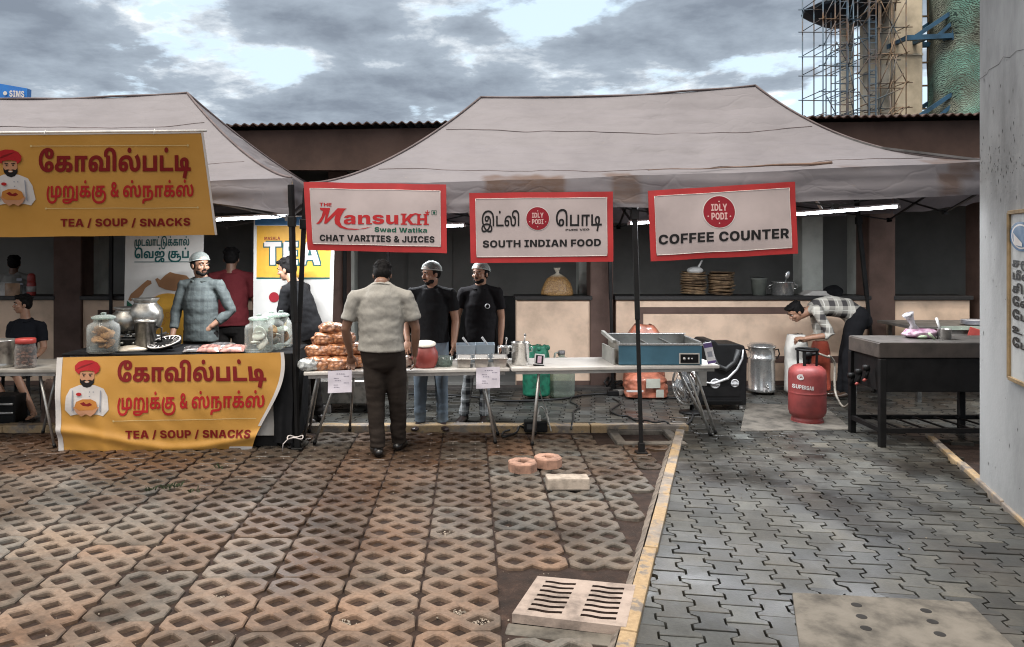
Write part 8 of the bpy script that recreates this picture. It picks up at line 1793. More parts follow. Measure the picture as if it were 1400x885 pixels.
p = V3(XA(1113, 10.05), 10.05, zl); mb = MB()
for k in range(5): mb.box(p + V3(.01 * k, 0, .008 + .012 * k), (.33 - .02 * k, .22, .010), R(2 * k - 4))
tag(mb.build('paper_pile', M_paper, bevel=.002), 'small pile of white papers on the ledge at the pale pier', 'papers')
p = V3(XA(1139, 9.99), 9.99, zl); root = thing('black_bag', 'small black bag hanging over the ledge above the bending man', 'bag', p)
mb = MB(); mb.ell(p + V3(0, 0, .055), (.13, .09, .075)); mb.box(p + V3(.01, -.07, -.06), (.15, .03, .22)); mb.ell(p + V3(0, -.02, .11), (.07, .05, .03)); blob(mb, 'bag_body', M_blackcloth, root, .008)
# yellow snack bag with a knotted neck
p = V3(XA(762, 10.02), 10.02, zl); root = thing('puffed_snack_bag', 'big clear bag of yellow puffed snacks, knotted at the top, on the ledge', 'snack bag', p)
mb = MB(); pf = [(1e-4, 0), (.20, 0), (.215, .02), (.20, .08), (.17, .16), (.13, .22), (.07, .26), (.03, .285), (.022, .30), (.035, .33), (.05, .36), (.03, .365)]
mb.lathe(pf, p, 30, sy=.6)
mb.v = [tuple(Vector(v) + noise.noise_vector(Vector(v) * 9) * .012) for v in mb.v]
def puff2():
    m, t, b = nmat('yellow_puffs'); c = _n(t, 'ShaderNodeTexCoord'); v = _n(t, 'ShaderNodeTexVoronoi'); t.links.new(c.outputs['Object'], v.inputs['Vector']); v.inputs['Scale'].default_value = 60
    sx = _n(t, 'ShaderNodeSeparateXYZ'); t.links.new(c.outputs['Object'], sx.inputs[0])
    cc = ramp(t, v.outputs['Distance'], [(.1, (.45, .27, .10)), (.7, (.22, .12, .045))])
    cc = mixc(t, ramp(t, sx.outputs[2], [(.235, (0, 0, 0)), (.27, (1, 1, 1))]), cc, (.42, .38, .30))
    t.links.new(cc, b.inputs['Base Color']); b.inputs['Roughness'].default_value = .4; b.inputs['Coat Weight'].default_value = .4; bump(t, b, v.outputs['Distance'], .5, .01); return m
mb.build('bag_body', puff2(), root)
# far left ledge things
p = V3(XA(43, 10.0), 10.0, zl); root = thing('red_bottle', 'red pointed sauce bottle on the ledge behind the boy', 'bottle', p)
mb = MB(); mb.lathe([(1e-4, 0), (.052, 0), (.055, .01), (.055, .15), (.05, .17), (.046, .18)], p, 20); mb.build('bottle_body', pm('bottle_red', (.38, .05, .045), .4), root)
mb = MB(); mb.lathe([(.046, .178), (.05, .185), (.046, .26), (.030, .285), (1e-4, .29)], p, 20); mb.build('cap', pm('cap_red', (.42, .06, .05), .4), root)
mb = MB(); mb.lathe([(.056, .05), (.0565, .12)], p, 20); mb.build('label', pm('label_grey', (.45, .42, .40), .6), root)
def pouch(px, w_, h, mat, label, rz=0.0, y=10.0):
    p = V3(XA(px, y), y, zl); root = thing('snack_pouch', label, 'pouch', p, 'pouches on the ledge behind the boy'); mb = MB()
    for sg in (-1, 1): mb.grid(lambda u, v: p + V3((u - .5) * w_, sg * .045 * (1 - abs(2 * u - 1) ** 2.5) * (1 - v ** 2.0) + .0, v * h), 12, 12)
    mb.build('pouch_body', mat, root); return root
pouch(3, .24, .17, pm('pouch_white', (.50, .48, .45), .4, var=.25, scale=9), 'white snack pouch at the far left of the ledge'); pouch(17, .20, .16, pm('pouch_brown', (.34, .20, .11), .4, var=.25, scale=7), 'brown snack pouch in the middle of the ledge row', y=9.97); pouch(35, .10, .14, pm('pouch_dark', (.08, .08, .08), .4, var=.4, scale=14), 'dark grey pouch beside the red bottle')
# =================================================================== cables, adapter, small litter
p = V3(XA(731, 7.7), 7.60, 0); ad = thing('power_box', 'black power box with a white plug on the ground by the table leg', 'power box', p)
mb = MB(); mb.b2((p.x - .115, p.y - .06, 0.0), (p.x + .115, p.y + .06, .105)); mb.build('box_body', M_black, ad, bevel=.01, seg=2)
mb = MB(); mb.b2((p.x - .01, p.y - .05, .105), (p.x + .05, p.y, .16)); mb.build('plug', pm('plug_white', (.55, .54, .50), .5), ad, bevel=.005)
mb = MB(); mb.b2((p.x - .09, p.y - .0615, .03), (p.x - .02, p.y - .0600, .08)); mb.build('socket_plate', pm('plate_grey', (.06, .06, .06), .4), ad)
def cable(pts, r, label, mat=None):
    mb = MB(); mb.tube(smooth_path(pts, 7), r, 6); return tag(mb.build('power_cable', mat or M_rubber), label, 'cable', 'cables on the ground')
M_wc = pm('cable_white', (.5, .48, .44), .5, bmp=0)
cable([V3(p.x + .02, p.y - .02, .16), V3(p.x + .05, p.y, .24), V3(p.x + .10, p.y, .18), V3(p.x + .14, p.y - .02, .05), V3(p.x + .15, p.y - .05, .01)], .007, 'white cable looping out of the black power box', M_wc)
cable([V3(p.x + .02, 7.5, .66), V3(p.x + .04, 7.55, .4), V3(p.x + .11, 7.6, .2), V3(p.x + .13, 7.6, .06)], .006, 'thin white cable running down from the second table', M_wc)
cable([V3(p.x - .115, p.y, .03), V3(p.x - .16, p.y - .06, .06), GP(705, 592, .01), GP(688, 597, .01), GP(690, 590, .01), GP(708, 585, .012), V3(p.x - .115, p.y + .02, .06)], .010, 'black cable coiled on the left of the power box')
cable([GP(300, 541, .01)] + [GP(x, y, .012) for x, y in ((560, 539), (640, 542), (690, 548), (760, 546), (800, 540), (838, 538), (870, 541), (905, 543), (935, 545))], .013, 'long black cable lying along the foot of the canteen wall')
cable([GP(x, y, .012) for x, y in ((783, 541), (780, 549), (789, 554), (791, 558), (784, 563), (784, 572), (782, 579))] + [V3(XA(782, 7.68), 7.68, .06), V3(XA(781, 7.58), 7.58, .02)], .009, 'black cable wriggling across the grey pavers to the yellow kerb')
cable([GP(x, y, .012) for x, y in ((838, 545), (848, 551), (840, 557), (835, 562), (846, 568), (858, 569), (870, 575))] + [V3(XA(884, 7.75), 7.75, .07), V3(XA(895, 7.66), 7.66, .07), V3(XA(910, 7.7), 7.7, .07)] + [GP(922, 586, .02), GP(935, 583, .02), GP(945, 574, .02), GP(948, 562, .02), GP(947, 553, .1)], .010, 'black cable running from the wall past the open drain to the second table')
for k, (px, py) in enumerate(((838, 541), (846, 540))):
    q = GP(px, py); mb = MB(); mb.box(q + V3(0, 0, .03), (.14, .07, .06), .3 * k); tag(mb.build('extension_socket', pm('socket_grey', (.35, .34, .31), .5) if k else M_black, bevel=.006), 'pale socket block on the cable by the dark column' if k else 'black socket block by the foot of the dark column', 'socket')
mb = MB(); q = GP(838, 532); 
for k in range(5): mb.tube([q + V3(rj.uniform(-.12, .12), rj.uniform(-.08, .08), .05 + .03 * k), q + V3(rj.uniform(-.15, .15), rj.uniform(-.08, .08), .10), q + V3(rj.uniform(-.12, .12), rj.uniform(-.08, .08), .02)], .012, 6)
tag(mb.build('cable_tangle', M_rubber), 'tangle of black cable at the foot of the dark column', 'cables')
# hanging white bag under table 1, steel pan under it
p = a1 + d1 * .86 + n1 * .25 + V3(0, 0, -.04); root = thing('carrier_bag', 'white carrier bag hanging under the folding table beside the jeans', 'bag', V3(p.x, p.y, .36))
fnb = lambda u, v: p + V3((lerp(-.085, .085, v)) * (1.0 + .12 * noise.noise(Vector((u * 3, v * 3, 2)))) , .05 * math.sin(math.pi * v) + .02 * noise.noise(Vector((u * 5, v * 4, 1))), -u * .30)
mb = MB(); mb.grid(fnb, 20, 14); mb.grid(lambda u, v: fnb(u, v) * 1.0 + V3(0, -.06 * math.sin(math.pi * v), 0), 20, 14); mb.build('bag_body', pm('carrier_white', (.48, .47, .42), .5, var=.3, scale=12, bmp=.6, bscale=18), root)
p = V3(XA(470, 8.6), 8.6, 0); root = thing('steel_trough', 'low grey steel trough on the ground behind the folding table', 'trough', p)
mb = MB(); mb.b2((p.x - .36, p.y - .2, .10), (p.x + .36, p.y + .2, .36)); mb.build('trough_body', M_dsteel, root, bevel=.012)
for s_ in (-1, 1): mb = MB(); mb.b2((p.x + s_ * .3 - .02, p.y - .18, 0), (p.x + s_ * .3 + .02, p.y + .18, .10)); mb.build('foot', M_black, root)
# stool for the boy and crates under the left table
p = V3(XA(30, 8.45), 8.45, 0); root = thing('stool', 'dark stool under the seated boy', 'stool', p)
mb = MB(); mb.box(p + V3(0, 0, .44), (.36, .32, .03)); mb.build('seat', M_black, root, bevel=.008)
for a, b in ((-.15, -.13), (.15, -.13), (.15, .13), (-.15, .13)): mb = MB(); mb.bar(p + V3(a, b, 0), p + V3(a * .9, b * .9, .43), .03); mb.build('leg', M_black, root)
p = V3(XA(12, 8.2), 7.95, 0); root = thing('crate', 'dark crate with shiny metal rails under the left table', 'crate', p)
mb = MB(); mb.b2((p.x - .42, p.y - .12, .02), (p.x + .28, p.y + .12, .30)); mb.build('crate_body', M_black, root, bevel=.01)
mb = MB()
for z in (.13, .22): mb.tube([p + V3(-.1, -.135, z), p + V3(.27, -.135, z)], .012, 8)
mb.build('rail', M_chrome, root)
mb = MB(); q = V3(XA(76, 7.9), 7.9, 0)
p = q; root = sack(p, .26, .2, .46, pm('brown_sack', (.16, .10, .075), .85, var=.3, scale=7, bmp=.4), 'brown sack standing behind the left edge of the yellow banner', 21.0, .6, .1)
# =================================================================== PEOPLE
def skin_mat(name, c):
    m, t, b = nmat(name); f = tex(t, 9, 5, .6)
    t.links.new(ramp(t, f, [(.3, tuple(x * .8 for x in c)), (.7, c)]), b.inputs['Base Color'])
    b.inputs['Roughness'].default_value = .5; b.inputs['Subsurface Weight'].default_value = .08; b.inputs['Subsurface Radius'].default_value = (.02, .008, .004)
    return m
SK1 = skin_mat('skin_brown', (.36, .195, .125)); SK2 = skin_mat('skin_deep_brown', (.21, .11, .07)); SK3 = skin_mat('skin_light_brown', (.29, .155, .10))
M_hair = pm('black_hair', (.007, .006, .006), .75, var=.3, scale=40, bmp=.5, bscale=120, spec=.15)
M_eye = flat('eye_white', (.50, .47, .44)); M_pupil = flat('pupil', (.01, .008, .007)); M_lip = flat('lip', (.17, .07, .05))
def cloth(name, c, var=.1, bmp=.5, scale=3.0, fold=9):
    if name in MATS: return MATS[name]
    m, t, b = nmat(name); f = tex(t, scale, 4, .5); g = tex(t, fold, 4, .55, stretch=(1, 1, .55)); h = tex(t, 300, 2)
    t.links.new(ramp(t, f, [(.3, tuple(x * (1 - 1.5 * var) for x in c)), (.7, c)]), b.inputs['Base Color'])
    b.inputs['Roughness'].default_value = .88; b.inputs['Specular IOR Level'].default_value = .12
    bump(t, b, g, bmp, .035); MATS[name] = m; return m
def check_cloth(name, base, dark, light, sc_, axis='xz', wd=.35, lines=None):
    """woven check: bands along two object axes"""
    m, t, b = nmat(name); c = _n(t, 'ShaderNodeTexCoord'); s = _n(t, 'ShaderNodeSeparateXYZ'); t.links.new(c.outputs['Object'], s.inputs[0])
    def band(o, sc__, lo, hi, ph=0.0):
        q = _n(t, 'ShaderNodeMath', operation='MULTIPLY_ADD'); t.links.new(o, q.inputs[0]); q.inputs[1].default_value = sc__; q.inputs[2].default_value = ph
        r_ = _n(t, 'ShaderNodeMath', operation='PINGPONG'); t.links.new(q.outputs[0], r_.inputs[0]); r_.inputs[1].default_value = 1.0
        return ramp(t, r_.outputs[0], [(lo, (0, 0, 0)), (hi, (1, 1, 1))])
    A = s.outputs['XYZ'.index(axis[0].upper())]; B = s.outputs['XYZ'.index(axis[1].upper())]
    wob = tex(t, 6, 3); 
    a1_, b1_ = band(A, sc_, 1 - wd - .04, 1 - wd + .04), band(B, sc_, 1 - wd - .04, 1 - wd + .04)
    cc = mixc(t, .5, a1_, b1_)
    cc2 = ramp(t, cc, [(.05, base), (.5, tuple((x + y) / 2 for x, y in zip(base, dark))), (.95, dark)])
    a2_, b2_ = band(A, sc_, .05, .09, .12), band(B, sc_, .05, .09, .12)
    ln = mixc(t, 1.0, a2_, b2_, 'MULTIPLY')
    cc2 = mixc(t, ln, light, cc2)
    t.links.new(cc2, b.inputs['Base Color']); b.inputs['Roughness'].default_value = .88; b.inputs['Specular IOR Level'].default_value = .25
    g = tex(t, 9, 4, .55); bump(t, b, g, .5, .03); return m
def netcap_mat():
    m, t, b = nmat('hairnet'); c = _n(t, 'ShaderNodeTexCoord'); v = _n(t, 'ShaderNodeTexVoronoi', feature='DISTANCE_TO_EDGE'); t.links.new(c.outputs['Object'], v.inputs['Vector']); v.inputs['Scale'].default_value = 70
    b.inputs['Base Color'].default_value = (.58, .64, .60, 1); b.inputs['Roughness'].default_value = .5
    f = tex(t, 14, 5); lw = _n(t, 'ShaderNodeLayerWeight'); lw.inputs[0].default_value = .4; fac = mixc(t, .4, ramp(t, f, [(.3, (.36,) * 3), (.75, (.52,) * 3)]), lw.outputs['Facing'])
    tr = _n(t, 'ShaderNodeBsdfTransparent'); ms = _n(t, 'ShaderNodeMixShader'); t.links.new(fac, ms.inputs[0]); t.links.new(tr.outputs[0], ms.inputs[1]); t.links.new(b.outputs[0], ms.inputs[2])
    t.links.new(ms.outputs[0], t.nodes['Material Output'].inputs[0]); return m
M_net = netcap_mat()
def frame(fwd, up):
    u = Vector(up).normalized(); f = Vector(fwd); f = (f - u * f.dot(u)).normalized(); r = f.cross(u).normalized()
    return Matrix((r, f, u)).transposed()       # columns: right, forward, up
def hand(mb, wrist, d, palm_n, k=1.0, curl=.5, flat_=False, side=1):
    """palm, four fingers and a thumb from the wrist along d; palm_n: where the palm faces"""
    d = Vector(d).normalized(); pn = Vector(palm_n); pn = (pn - d * pn.dot(d)).normalized(); sd = d.cross(pn).normalized() * side
    M = Matrix((sd, pn, d)).transposed()
    mb.ell(wrist + d * .048 * k, (.040 * k, .017 * k, .052 * k), M, 12, 0, 8)
    for i, (o, l) in enumerate(((-.030, .060), (-.010, .070), (.011, .067), (.030, .052))):
        b0 = wrist + d * .080 * k + sd * o * k; a1_ = curl * (.7 + .1 * i)
        p1 = b0 + (d * math.cos(a1_ * .6) + pn * math.sin(a1_ * .6)) * l * .55 * k + sd * o * .12 * k
        p2 = p1 + (d * math.cos(a1_ * 1.7) + pn * math.sin(a1_ * 1.7)) * l * .5 * k
        mb.tube([b0 - d * .02 * k, b0, p1, p2], [.0095 * k, .0092 * k, .0086 * k, .0072 * k], 8, rounded=True)
    t0 = wrist + d * .028 * k - sd * .030 * k; t1 = t0 + (d * .75 - sd * .6 + pn * .25).normalized() * .040 * k; t2 = t1 + (d * .95 - sd * .15 + pn * .35).normalized() * .034 * k
    mb.tube([t0, t1, t2], [.013 * k, .0108 * k, .0085 * k], 8, rounded=True)
def head(mb, c, F, k=1.0):
    """skull, jaw, nose, ears, brow; c = centre, eyes at half height"""
    q = lambda x, y, z: c + F @ (V3(x, y, z) * k)
    E = lambda p, r: mb.ell(q(*p), Vector(r) * k, F, 16, 0, 10)
    E((0, -.008, .035), (.074, .092, .083)); E((0, .022, -.035), (.060, .062, .070)); E((0, .050, -.083), (.030, .030, .026)); E((0, .02, -.07), (.048, .05, .04))
    mb.tube([q(0, .083, .012), q(0, .103, -.022)], [.009 * k, .013 * k], 8, rounded=True); E((-.011, .094, -.026), (.008, .009, .007)); E((.011, .094, -.026), (.008, .009, .007))
    for s in (-1, 1):
        E((s * .076, -.008, -.008), (.010, .020, .032)); E((s * .032, .074, .024), (.024, .012, .008)); E((s * .042, .060, -.022), (.022, .022, .020))
    E((0, .085, -.052), (.022, .010, .007)); E((0, .083, -.063), (.019, .011, .007))
class Person:
    def __init__(s, name_label, loc, group=None):
        s.root = thing('person', name_label, 'person', loc, group)
def folds(o, fn):
    me = o.data; nr = [v.normal.copy() for v in me.vertices]; cs = [v.co.copy() for v in me.vertices]; out_ = []
    for p, n in zip(cs, nr): out_ += list(p + n * fn(p))
    me.vertices.foreach_set('co', out_); me.update()
def build_person(label, J, clothes, skin=SK1, hair='short', net=False, beard=0, group=None, k=1.0, girth=1.0, feet='shoe', shoe_c=(.018, .014, .012), voxel=.0062, faces=True):
    """J: world joints. spine: [pelvis, waist, chest, upper chest, neck base], right vector, head centre, head forward/up,
       arms: (shoulder, elbow, wrist, hand direction, palm normal, curl) left and right, legs: (hip, knee, ankle, toe direction)"""
    sp_ = [Vector(p) for p in J['spine']]; right = Vector(J['right']).normalized(); hc = Vector(J['head']); F = frame(J['hf'], J.get('hu', (0, 0, 1)))
    base = sum((Vector(l[2]) for l in J['legs']), Vector()) / 2; base.z = J.get('z0', 0.0)
    root = thing('person', label, 'person', base, group)
    torso = [(.150, .112), (.142, .105), (.160, .118), (.150, .098), (.070, .062)]
    torso = [(a * k * girth, b * k * girth) for a, b in torso]; torso[4] = (.07 * k, .062 * k)
    # ---- body: one continuous surface
    mb = MB(); mb.tube(sp_, [(a * .93, b * .90) for a, b in torso], 18, rounded=True, right=right)
    mb.tube([sp_[3].lerp(sp_[4], .5), sp_[4], hc + F @ V3(0, -.02, -.06) * k], [(.062 * k, .06 * k), (.058 * k, .058 * k), (.052 * k, .056 * k)], 14, rounded=True)
    head(mb, hc, F, k)
    for i, (sh, el, wr, hd, pn, cu) in enumerate(J['arms']):
        sh, el, wr = Vector(sh), Vector(el), Vector(wr); g = k * (girth ** .6)
        mb.tube([sp_[3].lerp(sh, .55), sh, sh.lerp(el, .5), el, el.lerp(wr, .3), wr], [.055 * g, .054 * g, .046 * g, .037 * g, .038 * g, .026 * k], 14, rounded=True)
        hand(mb, wr, hd, pn, k, cu, side=1 if i == 0 else -1)
    for (hp, kn, an, td) in J['legs']:
        hp, kn, an = Vector(hp), Vector(kn), Vector(an); td = Vector(td).normalized(); g = k * (girth ** .5)
        mb.tube([hp, hp.lerp(kn, .5), kn, kn.lerp(an, .35), an], [.078 * g, .066 * g, .048 * k, .048 * k, .034 * k], 14, rounded=True)
        mb.tube([an + V3(0, 0, -.03 * k) - td * .035 * k, an + V3(0, 0, -.045 * k) + td * .07 * k, an + V3(0, 0, -.055 * k) + td * .15 * k], [(.028 * k, .030 * k), (.032 * k, .022 * k), (.028 * k, .013 * k)], 12, rounded=True)
    blob(mb, 'body', skin, root, voxel, 3)
    q = lambda x, y, z: hc + F @ (V3(x, y, z) * k)
    # ---- face
    if faces:
        for s in (-1, 1):
            mb = MB(); mb.ell(q(s * .031, .0735, .006), (.0125 * k, .008 * k, .0055 * k), F, 12, 0, 8); e_ = mb.build('eye', M_eye, root)
            mb = MB(); mb.ell(q(s * .031, .0795, .006), (.006 * k, .0035 * k, .0055 * k), F, 10, 0, 6); mb.build('pupil', M_pupil, e_)
            mb = MB(); mb.tube([q(s * .014, .090, .026), q(s * .032, .089, .032), q(s * .052, .074, .026)], [.0035 * k, .0048 * k, .003 * k], 6, rounded=True); mb.build('eyebrow', M_hair, root)
        mb = MB(); mb.tube([q(-.020, .088, -.056), q(0, .0945, -.055), q(.020, .088, -.056)], [.003 * k, .0055 * k, .003 * k], 8, rounded=True); mb.build('lips', M_lip, root)
    if beard:
        mb = MB(); mb.tube([q(-.026, .086, -.046), q(0, .098, -.041), q(.026, .086, -.046)], [.006 * k, .008 * k, .006 * k], 8, rounded=True)
        if beard > 1:
            mb.ell(q(0, .054, -.086), (.034 * k, .032 * k, .022 * k), F, 14)
            for s in (-1, 1): mb.ell(q(s * .038, .034, -.070), (.024 * k, .034 * k, .026 * k), F, 14)
        blob(mb, 'beard', M_hair, root, .0045, 2)
    # ---- hair
    if hair:
        mb = MB(); E = lambda p, r: mb.ell(q(*p), Vector(r) * k, F, 18, 0, 12)
        E((0, -.020, .050), (.081, .092, .080)); E((0, -.048, .005), (.074, .062, .075))
        for s in (-1, 1): E((s * .066, -.012, .018), (.018, .034, .045))
        rh = random.Random(int(hc.x * 1000))
        if not net:
            sz_ = .022 if hair != 'close' else .013
            for i in range(26 if hair != 'close' else 60):
                a = rh.uniform(0, 6.28); z = rh.uniform(.2, 1); r_ = math.sqrt(1 - z * z * .9)
                E((.078 * r_ * math.cos(a), -.018 + .09 * r_ * math.sin(a), .045 + .080 * z), (sz_, sz_, sz_ * .65))
        if hair != 'close' and not net:
            E((.02, .055, .098), (.045, .035, .024)); E((-.025, .06, .090), (.04, .03, .022))
        blob(mb, 'hair', M_hair, root, .006, 2)
    if net:
        mb = MB(); prof = []
        for i in range(13):
            a = math.pi / 2 * i / 12; prof.append((math.cos(a), math.sin(a)))
        n = 30; V = []; Fc = []; T = Matrix.Rotation(R(14), 3, 'X')
        for j, (r_, z) in enumerate(prof):
            for i in range(n):
                an = 2 * math.pi * i / n; p = T @ V3(.094 * r_ * math.cos(an), .112 * r_ * math.sin(an), .094 * z); w_ = .004 * noise.noise(Vector((an * 3, z * 6, hc.x)))
                V.append(q(p.x * (1 + w_ * 8), p.y * (1 + w_ * 8) - .016, p.z + .038 + w_))
        for j in range(12):
            for i in range(n): Fc.append((j * n + i, j * n + (i + 1) % n, (j + 1) * n + (i + 1) % n, (j + 1) * n + i))
        mb.add(V, Fc, 0, True); cap_ = mb.build('hairnet', M_net, root)
        mb = MB(); mb.tube([Vector(V[i]) for i in list(range(n)) + [0]], .0048 * k, 6); mb.build('elastic_band', pm('elastic', (.42, .46, .44), .6), cap_)
    # ---- clothes
    sk_, st = clothes['shirt'], clothes.get('sleeve', .5)
    mb = MB(); ex = clothes.get('ease', .018)
    hem = clothes.get('hem', 0.0)
    pts = [sp_[0] + (sp_[1] - sp_[0]).normalized() * -hem] + sp_[:4] + [sp_[3].lerp(sp_[4], 1.0 if clothes.get('collar') else .78)]
    rad = [torso[0], torso[0], torso[1], torso[2], torso[3], (.066 * k, .060 * k) if clothes.get('collar') else (.085 * k, .075 * k)]
    mb.tube(pts, [(a * (.86 if i == 4 else 1) + ex + (.010 if i < 3 else 0), b + ex + (.012 if i < 3 else 0)) for i, (a, b) in enumerate(rad)], 24, right=right)
    for (sh, el, wr, hd, pn, cu) in J['arms']:
        sh, el, wr = Vector(sh), Vector(el), Vector(wr); g = k * girth ** .6
        mb.tube([sp_[3].lerp(sp_[4], .82), sp_[3].lerp(sp_[4], .52).lerp(sh, .5), sh - (sp_[4] - sp_[3]).normalized() * .012], [.058 * k, .060 * k, .064 * g], 16, rounded=True)
        arm = [sp_[3].lerp(sh, .5) + (sp_[1] - sp_[3]).normalized() * .03, sh]
        if st <= 1: arm += [sh.lerp(el, st * .55), sh.lerp(el, st)]; rr_ = [.055 * g, .064 * g, .066 * g, (.064 * g) if st < .9 else .055 * g]
        else: arm += [sh.lerp(el, .5), el, el.lerp(wr, (st - 1) * .5), el.lerp(wr, st - 1)]; rr_ = [.060 * g, .066 * g, .060 * g, .054 * g, .05 * g, .044 * g]
        mb.tube(arm, rr_, 16, rounded=False)
    for j in range(len(mb.v)):
        p = Vector(mb.v[j]); mb.v[j] = tuple(p + noise.noise_vector(p * 7 + Vector((J['seed'], 0, 0))) * .006)
    sh_o = blob(mb, 'shirt', sk_, root, .0085, 9)
    sd_ = J['seed']
    folds(sh_o, lambda p: .0085 * noise.noise(Vector((p.x * 5 + sd_, p.y * 5, p.z * 13))) + .0035 * noise.noise(Vector((p.x * 16, p.y * 16 + sd_, p.z * 26))))
    if clothes.get('collar'):
        mb = MB(); c0 = sp_[3].lerp(sp_[4], .80); ax = (hc - sp_[4]).normalized(); fw = right.cross(Vector((0, 0, 1))) * -1 if False else F @ V3(0, 1, 0)
        fb = Vector(J['fwd']).normalized()
        ring = []
        for i in range(21):
            a = R(125) - R(250) * i / 20 - math.pi / 2 + math.pi
            a = -R(150) + R(300) * i / 20
            d_ = (-fb * math.cos(a) + right * math.sin(a)); ring.append(c0 + d_ * .074 * k + V3(0, 0, .026 - .016 * abs(a)) * k + fb * .012)
        mb.tube(ring, [(.010 * k, .026 * k)] * 21, 8, rounded=True, right=(0, 0, 1)); mb.build('collar', clothes['collar'], root)
    tr = clothes['trousers']; mb = MB(); g = k * girth ** .5
    mb.tube([sp_[0].lerp(sp_[1], .55), sp_[0], sp_[0] + (sp_[0] - sp_[1]).normalized() * .07 * k], [(torso[1][0] + .012, torso[1][1] + .012), (torso[0][0] + .014, torso[0][1] + .016), (torso[0][0] + .002, torso[0][1] + .004)], 22, right=right, rounded=True)
    lw = clothes.get('leg_w', 1.0); ll = clothes.get('leg_l', 1.0)
    for (hp, kn, an, td) in J['legs']:
        hp, kn, an = Vector(hp), Vector(kn), Vector(an); end = kn.lerp(an, 1.02 * ll if ll > .2 else .05)
        pts = [hp + (hp - kn).normalized() * .03, hp.lerp(kn, .5), kn, kn.lerp(end, .5), end + (V3(0, 0, -.012) if ll > .9 else V3(0, 0, 0))]
        mb.tube(pts, [(.094 + J.get('hip', 0)) * g, (.083 + J.get('hip', 0) * .6) * g * lw, .068 * g * lw, .063 * k * lw, .060 * k * lw], 18, rounded=bool(J.get('hip', 0)))
    tr_o = blob(mb, 'trousers', tr, root, .0085, 3)
    folds(tr_o, lambda p: .006 * noise.noise(Vector((p.x * 6 + sd_, p.y * 6, p.z * 8))) + (.003 + .006 * max(0, 1 - abs(p.z - .12) / .25)) * noise.noise(Vector((p.x * 9, p.y * 9 + sd_, p.z * 28))))
    # ---- footwear
    for (hp, kn, an, td) in J['legs']:
        an = Vector(an); td = Vector(td).normalized()
        if feet == 'shoe':
            mb = MB(); z = V3(0, 0, 1); b0 = an + z * (-.06 * k)
            mb.tube([an + z * -.02 * k - td * .012, an + z * -.045 * k - td * .02], [.045 * k, .048 * k], 12, rounded=True)
            mb.tube([b0 - td * .055 * k + z * .012, b0 + td * .03 * k + z * .010, b0 + td * .11 * k - z * .002, b0 + td * .175 * k - z * .008], [(.038 * k, .034 * k), (.042 * k, .036 * k), (.046 * k, .030 * k), (.036 * k, .020 * k)], 14, rounded=True, right=td.cross(z))
            s_o = blob(mb, 'shoe', pm('shoe_%d' % int(shoe_c[0] * 10000), shoe_c, .35, var=.25, scale=8, coat=.2), root, .006, 3)
            zmin = base.z
            for v in s_o.data.vertices:
                if v.co.z < .003: v.co.z = .003
        elif feet == 'sandal':
            mb = MB(); z = V3(0, 0, 1); b0 = V3(an.x, an.y, base.z + .010); sd = td.cross(z)
            pl_ = [b0 - td * .06 * k + sd * .03, b0 + td * .06 * k + sd * .042, b0 + td * .17 * k + sd * .035, b0 + td * .185 * k, b0 + td * .17 * k - sd * .035, b0 + td * .06 * k - sd * .04, b0 - td * .06 * k - sd * .03]
            mb.prism([(p.x, p.y) for p in pl_][::-1], base.z, base.z + .018); mb.tube([b0 + td * .05 + sd * .045, b0 + td * .07 + z * .055, b0 + td * .05 - sd * .045], [(.016, .006)] * 3, 8, right=td); mb.build('sandal', pm('sandal', (.02, .014, .011), .6), root)
    return root
def standing(x, y, h, ang, head_ang=None, arms=None, lean=0.0, stance=.11, nod=0.0, seed=1, legang=None, k=None, step=0.0, sw=1.0):
    """default upright skeleton; ang: facing in degrees (0 = away from the viewer, 180 = towards); arms given in local (right, forward, up) for a 1.70 m body"""
    k = k or h / 1.70; T = Matrix.Rotation(R(ang), 3, 'Z'); o = Vector((x, y, 0))
    W = lambda a, b, c: o + T @ (V3(a, b, c) * k)
    ha = head_ang if head_ang is not None else ang
    hf = Matrix.Rotation(R(ha), 3, 'Z') @ V3(0, math.cos(nod), -math.sin(nod)); hu = Matrix.Rotation(R(ha), 3, 'Z') @ V3(0, math.sin(nod), math.cos(nod))
    l = lean
    J = dict(spine=[W(0, 0, .91), W(0, .25 * l, 1.06), W(0, .6 * l + .0, 1.24), W(0, .85 * l - .01, 1.36), W(0, l - .015, 1.455)], right=T @ V3(1, 0, 0), fwd=T @ V3(0, 1, 0),
             head=W(0, l * 1.2 + .015 + .03 * nod, 1.585), hf=hf, hu=hu, seed=seed)
    A = arms or {}
    dl = [(-.185 * sw, .85 * l - .005, 1.385), (-.245 * sw, .5 * l - .03, 1.11), (-.255 * sw, .4 * l + .06, .86), (0, .15, -1), (1, 0, 0), .5]
    dr_ = [(.185 * sw, .85 * l - .005, 1.385), (.245 * sw, .5 * l - .03, 1.11), (.255 * sw, .4 * l + .06, .86), (0, .15, -1), (-1, 0, 0), .5]
    J['arms'] = []
    for key, d in (('L', dl), ('R', dr_)):
        a = list(d)
        for i, v in enumerate(A.get(key, [])):
            if v is not None: a[i] = v
        J['arms'].append((W(*a[0]), W(*a[1]), W(*a[2]), T @ Vector(a[3]), T @ Vector(a[4]), a[5]))
    fa = T @ V3(0, 1, 0)
    J['legs'] = []
    for s in (-1, 1):
        st_ = step * s; tdir = T @ V3(s * .28, 1, 0)
        J['legs'].append((W(s * .088, 0, .90), W(s * (.088 + stance) / 2 * 1.05, .02 + st_ * .5, .48), W(s * stance, -.03 + st_, .085), tdir))
    return J
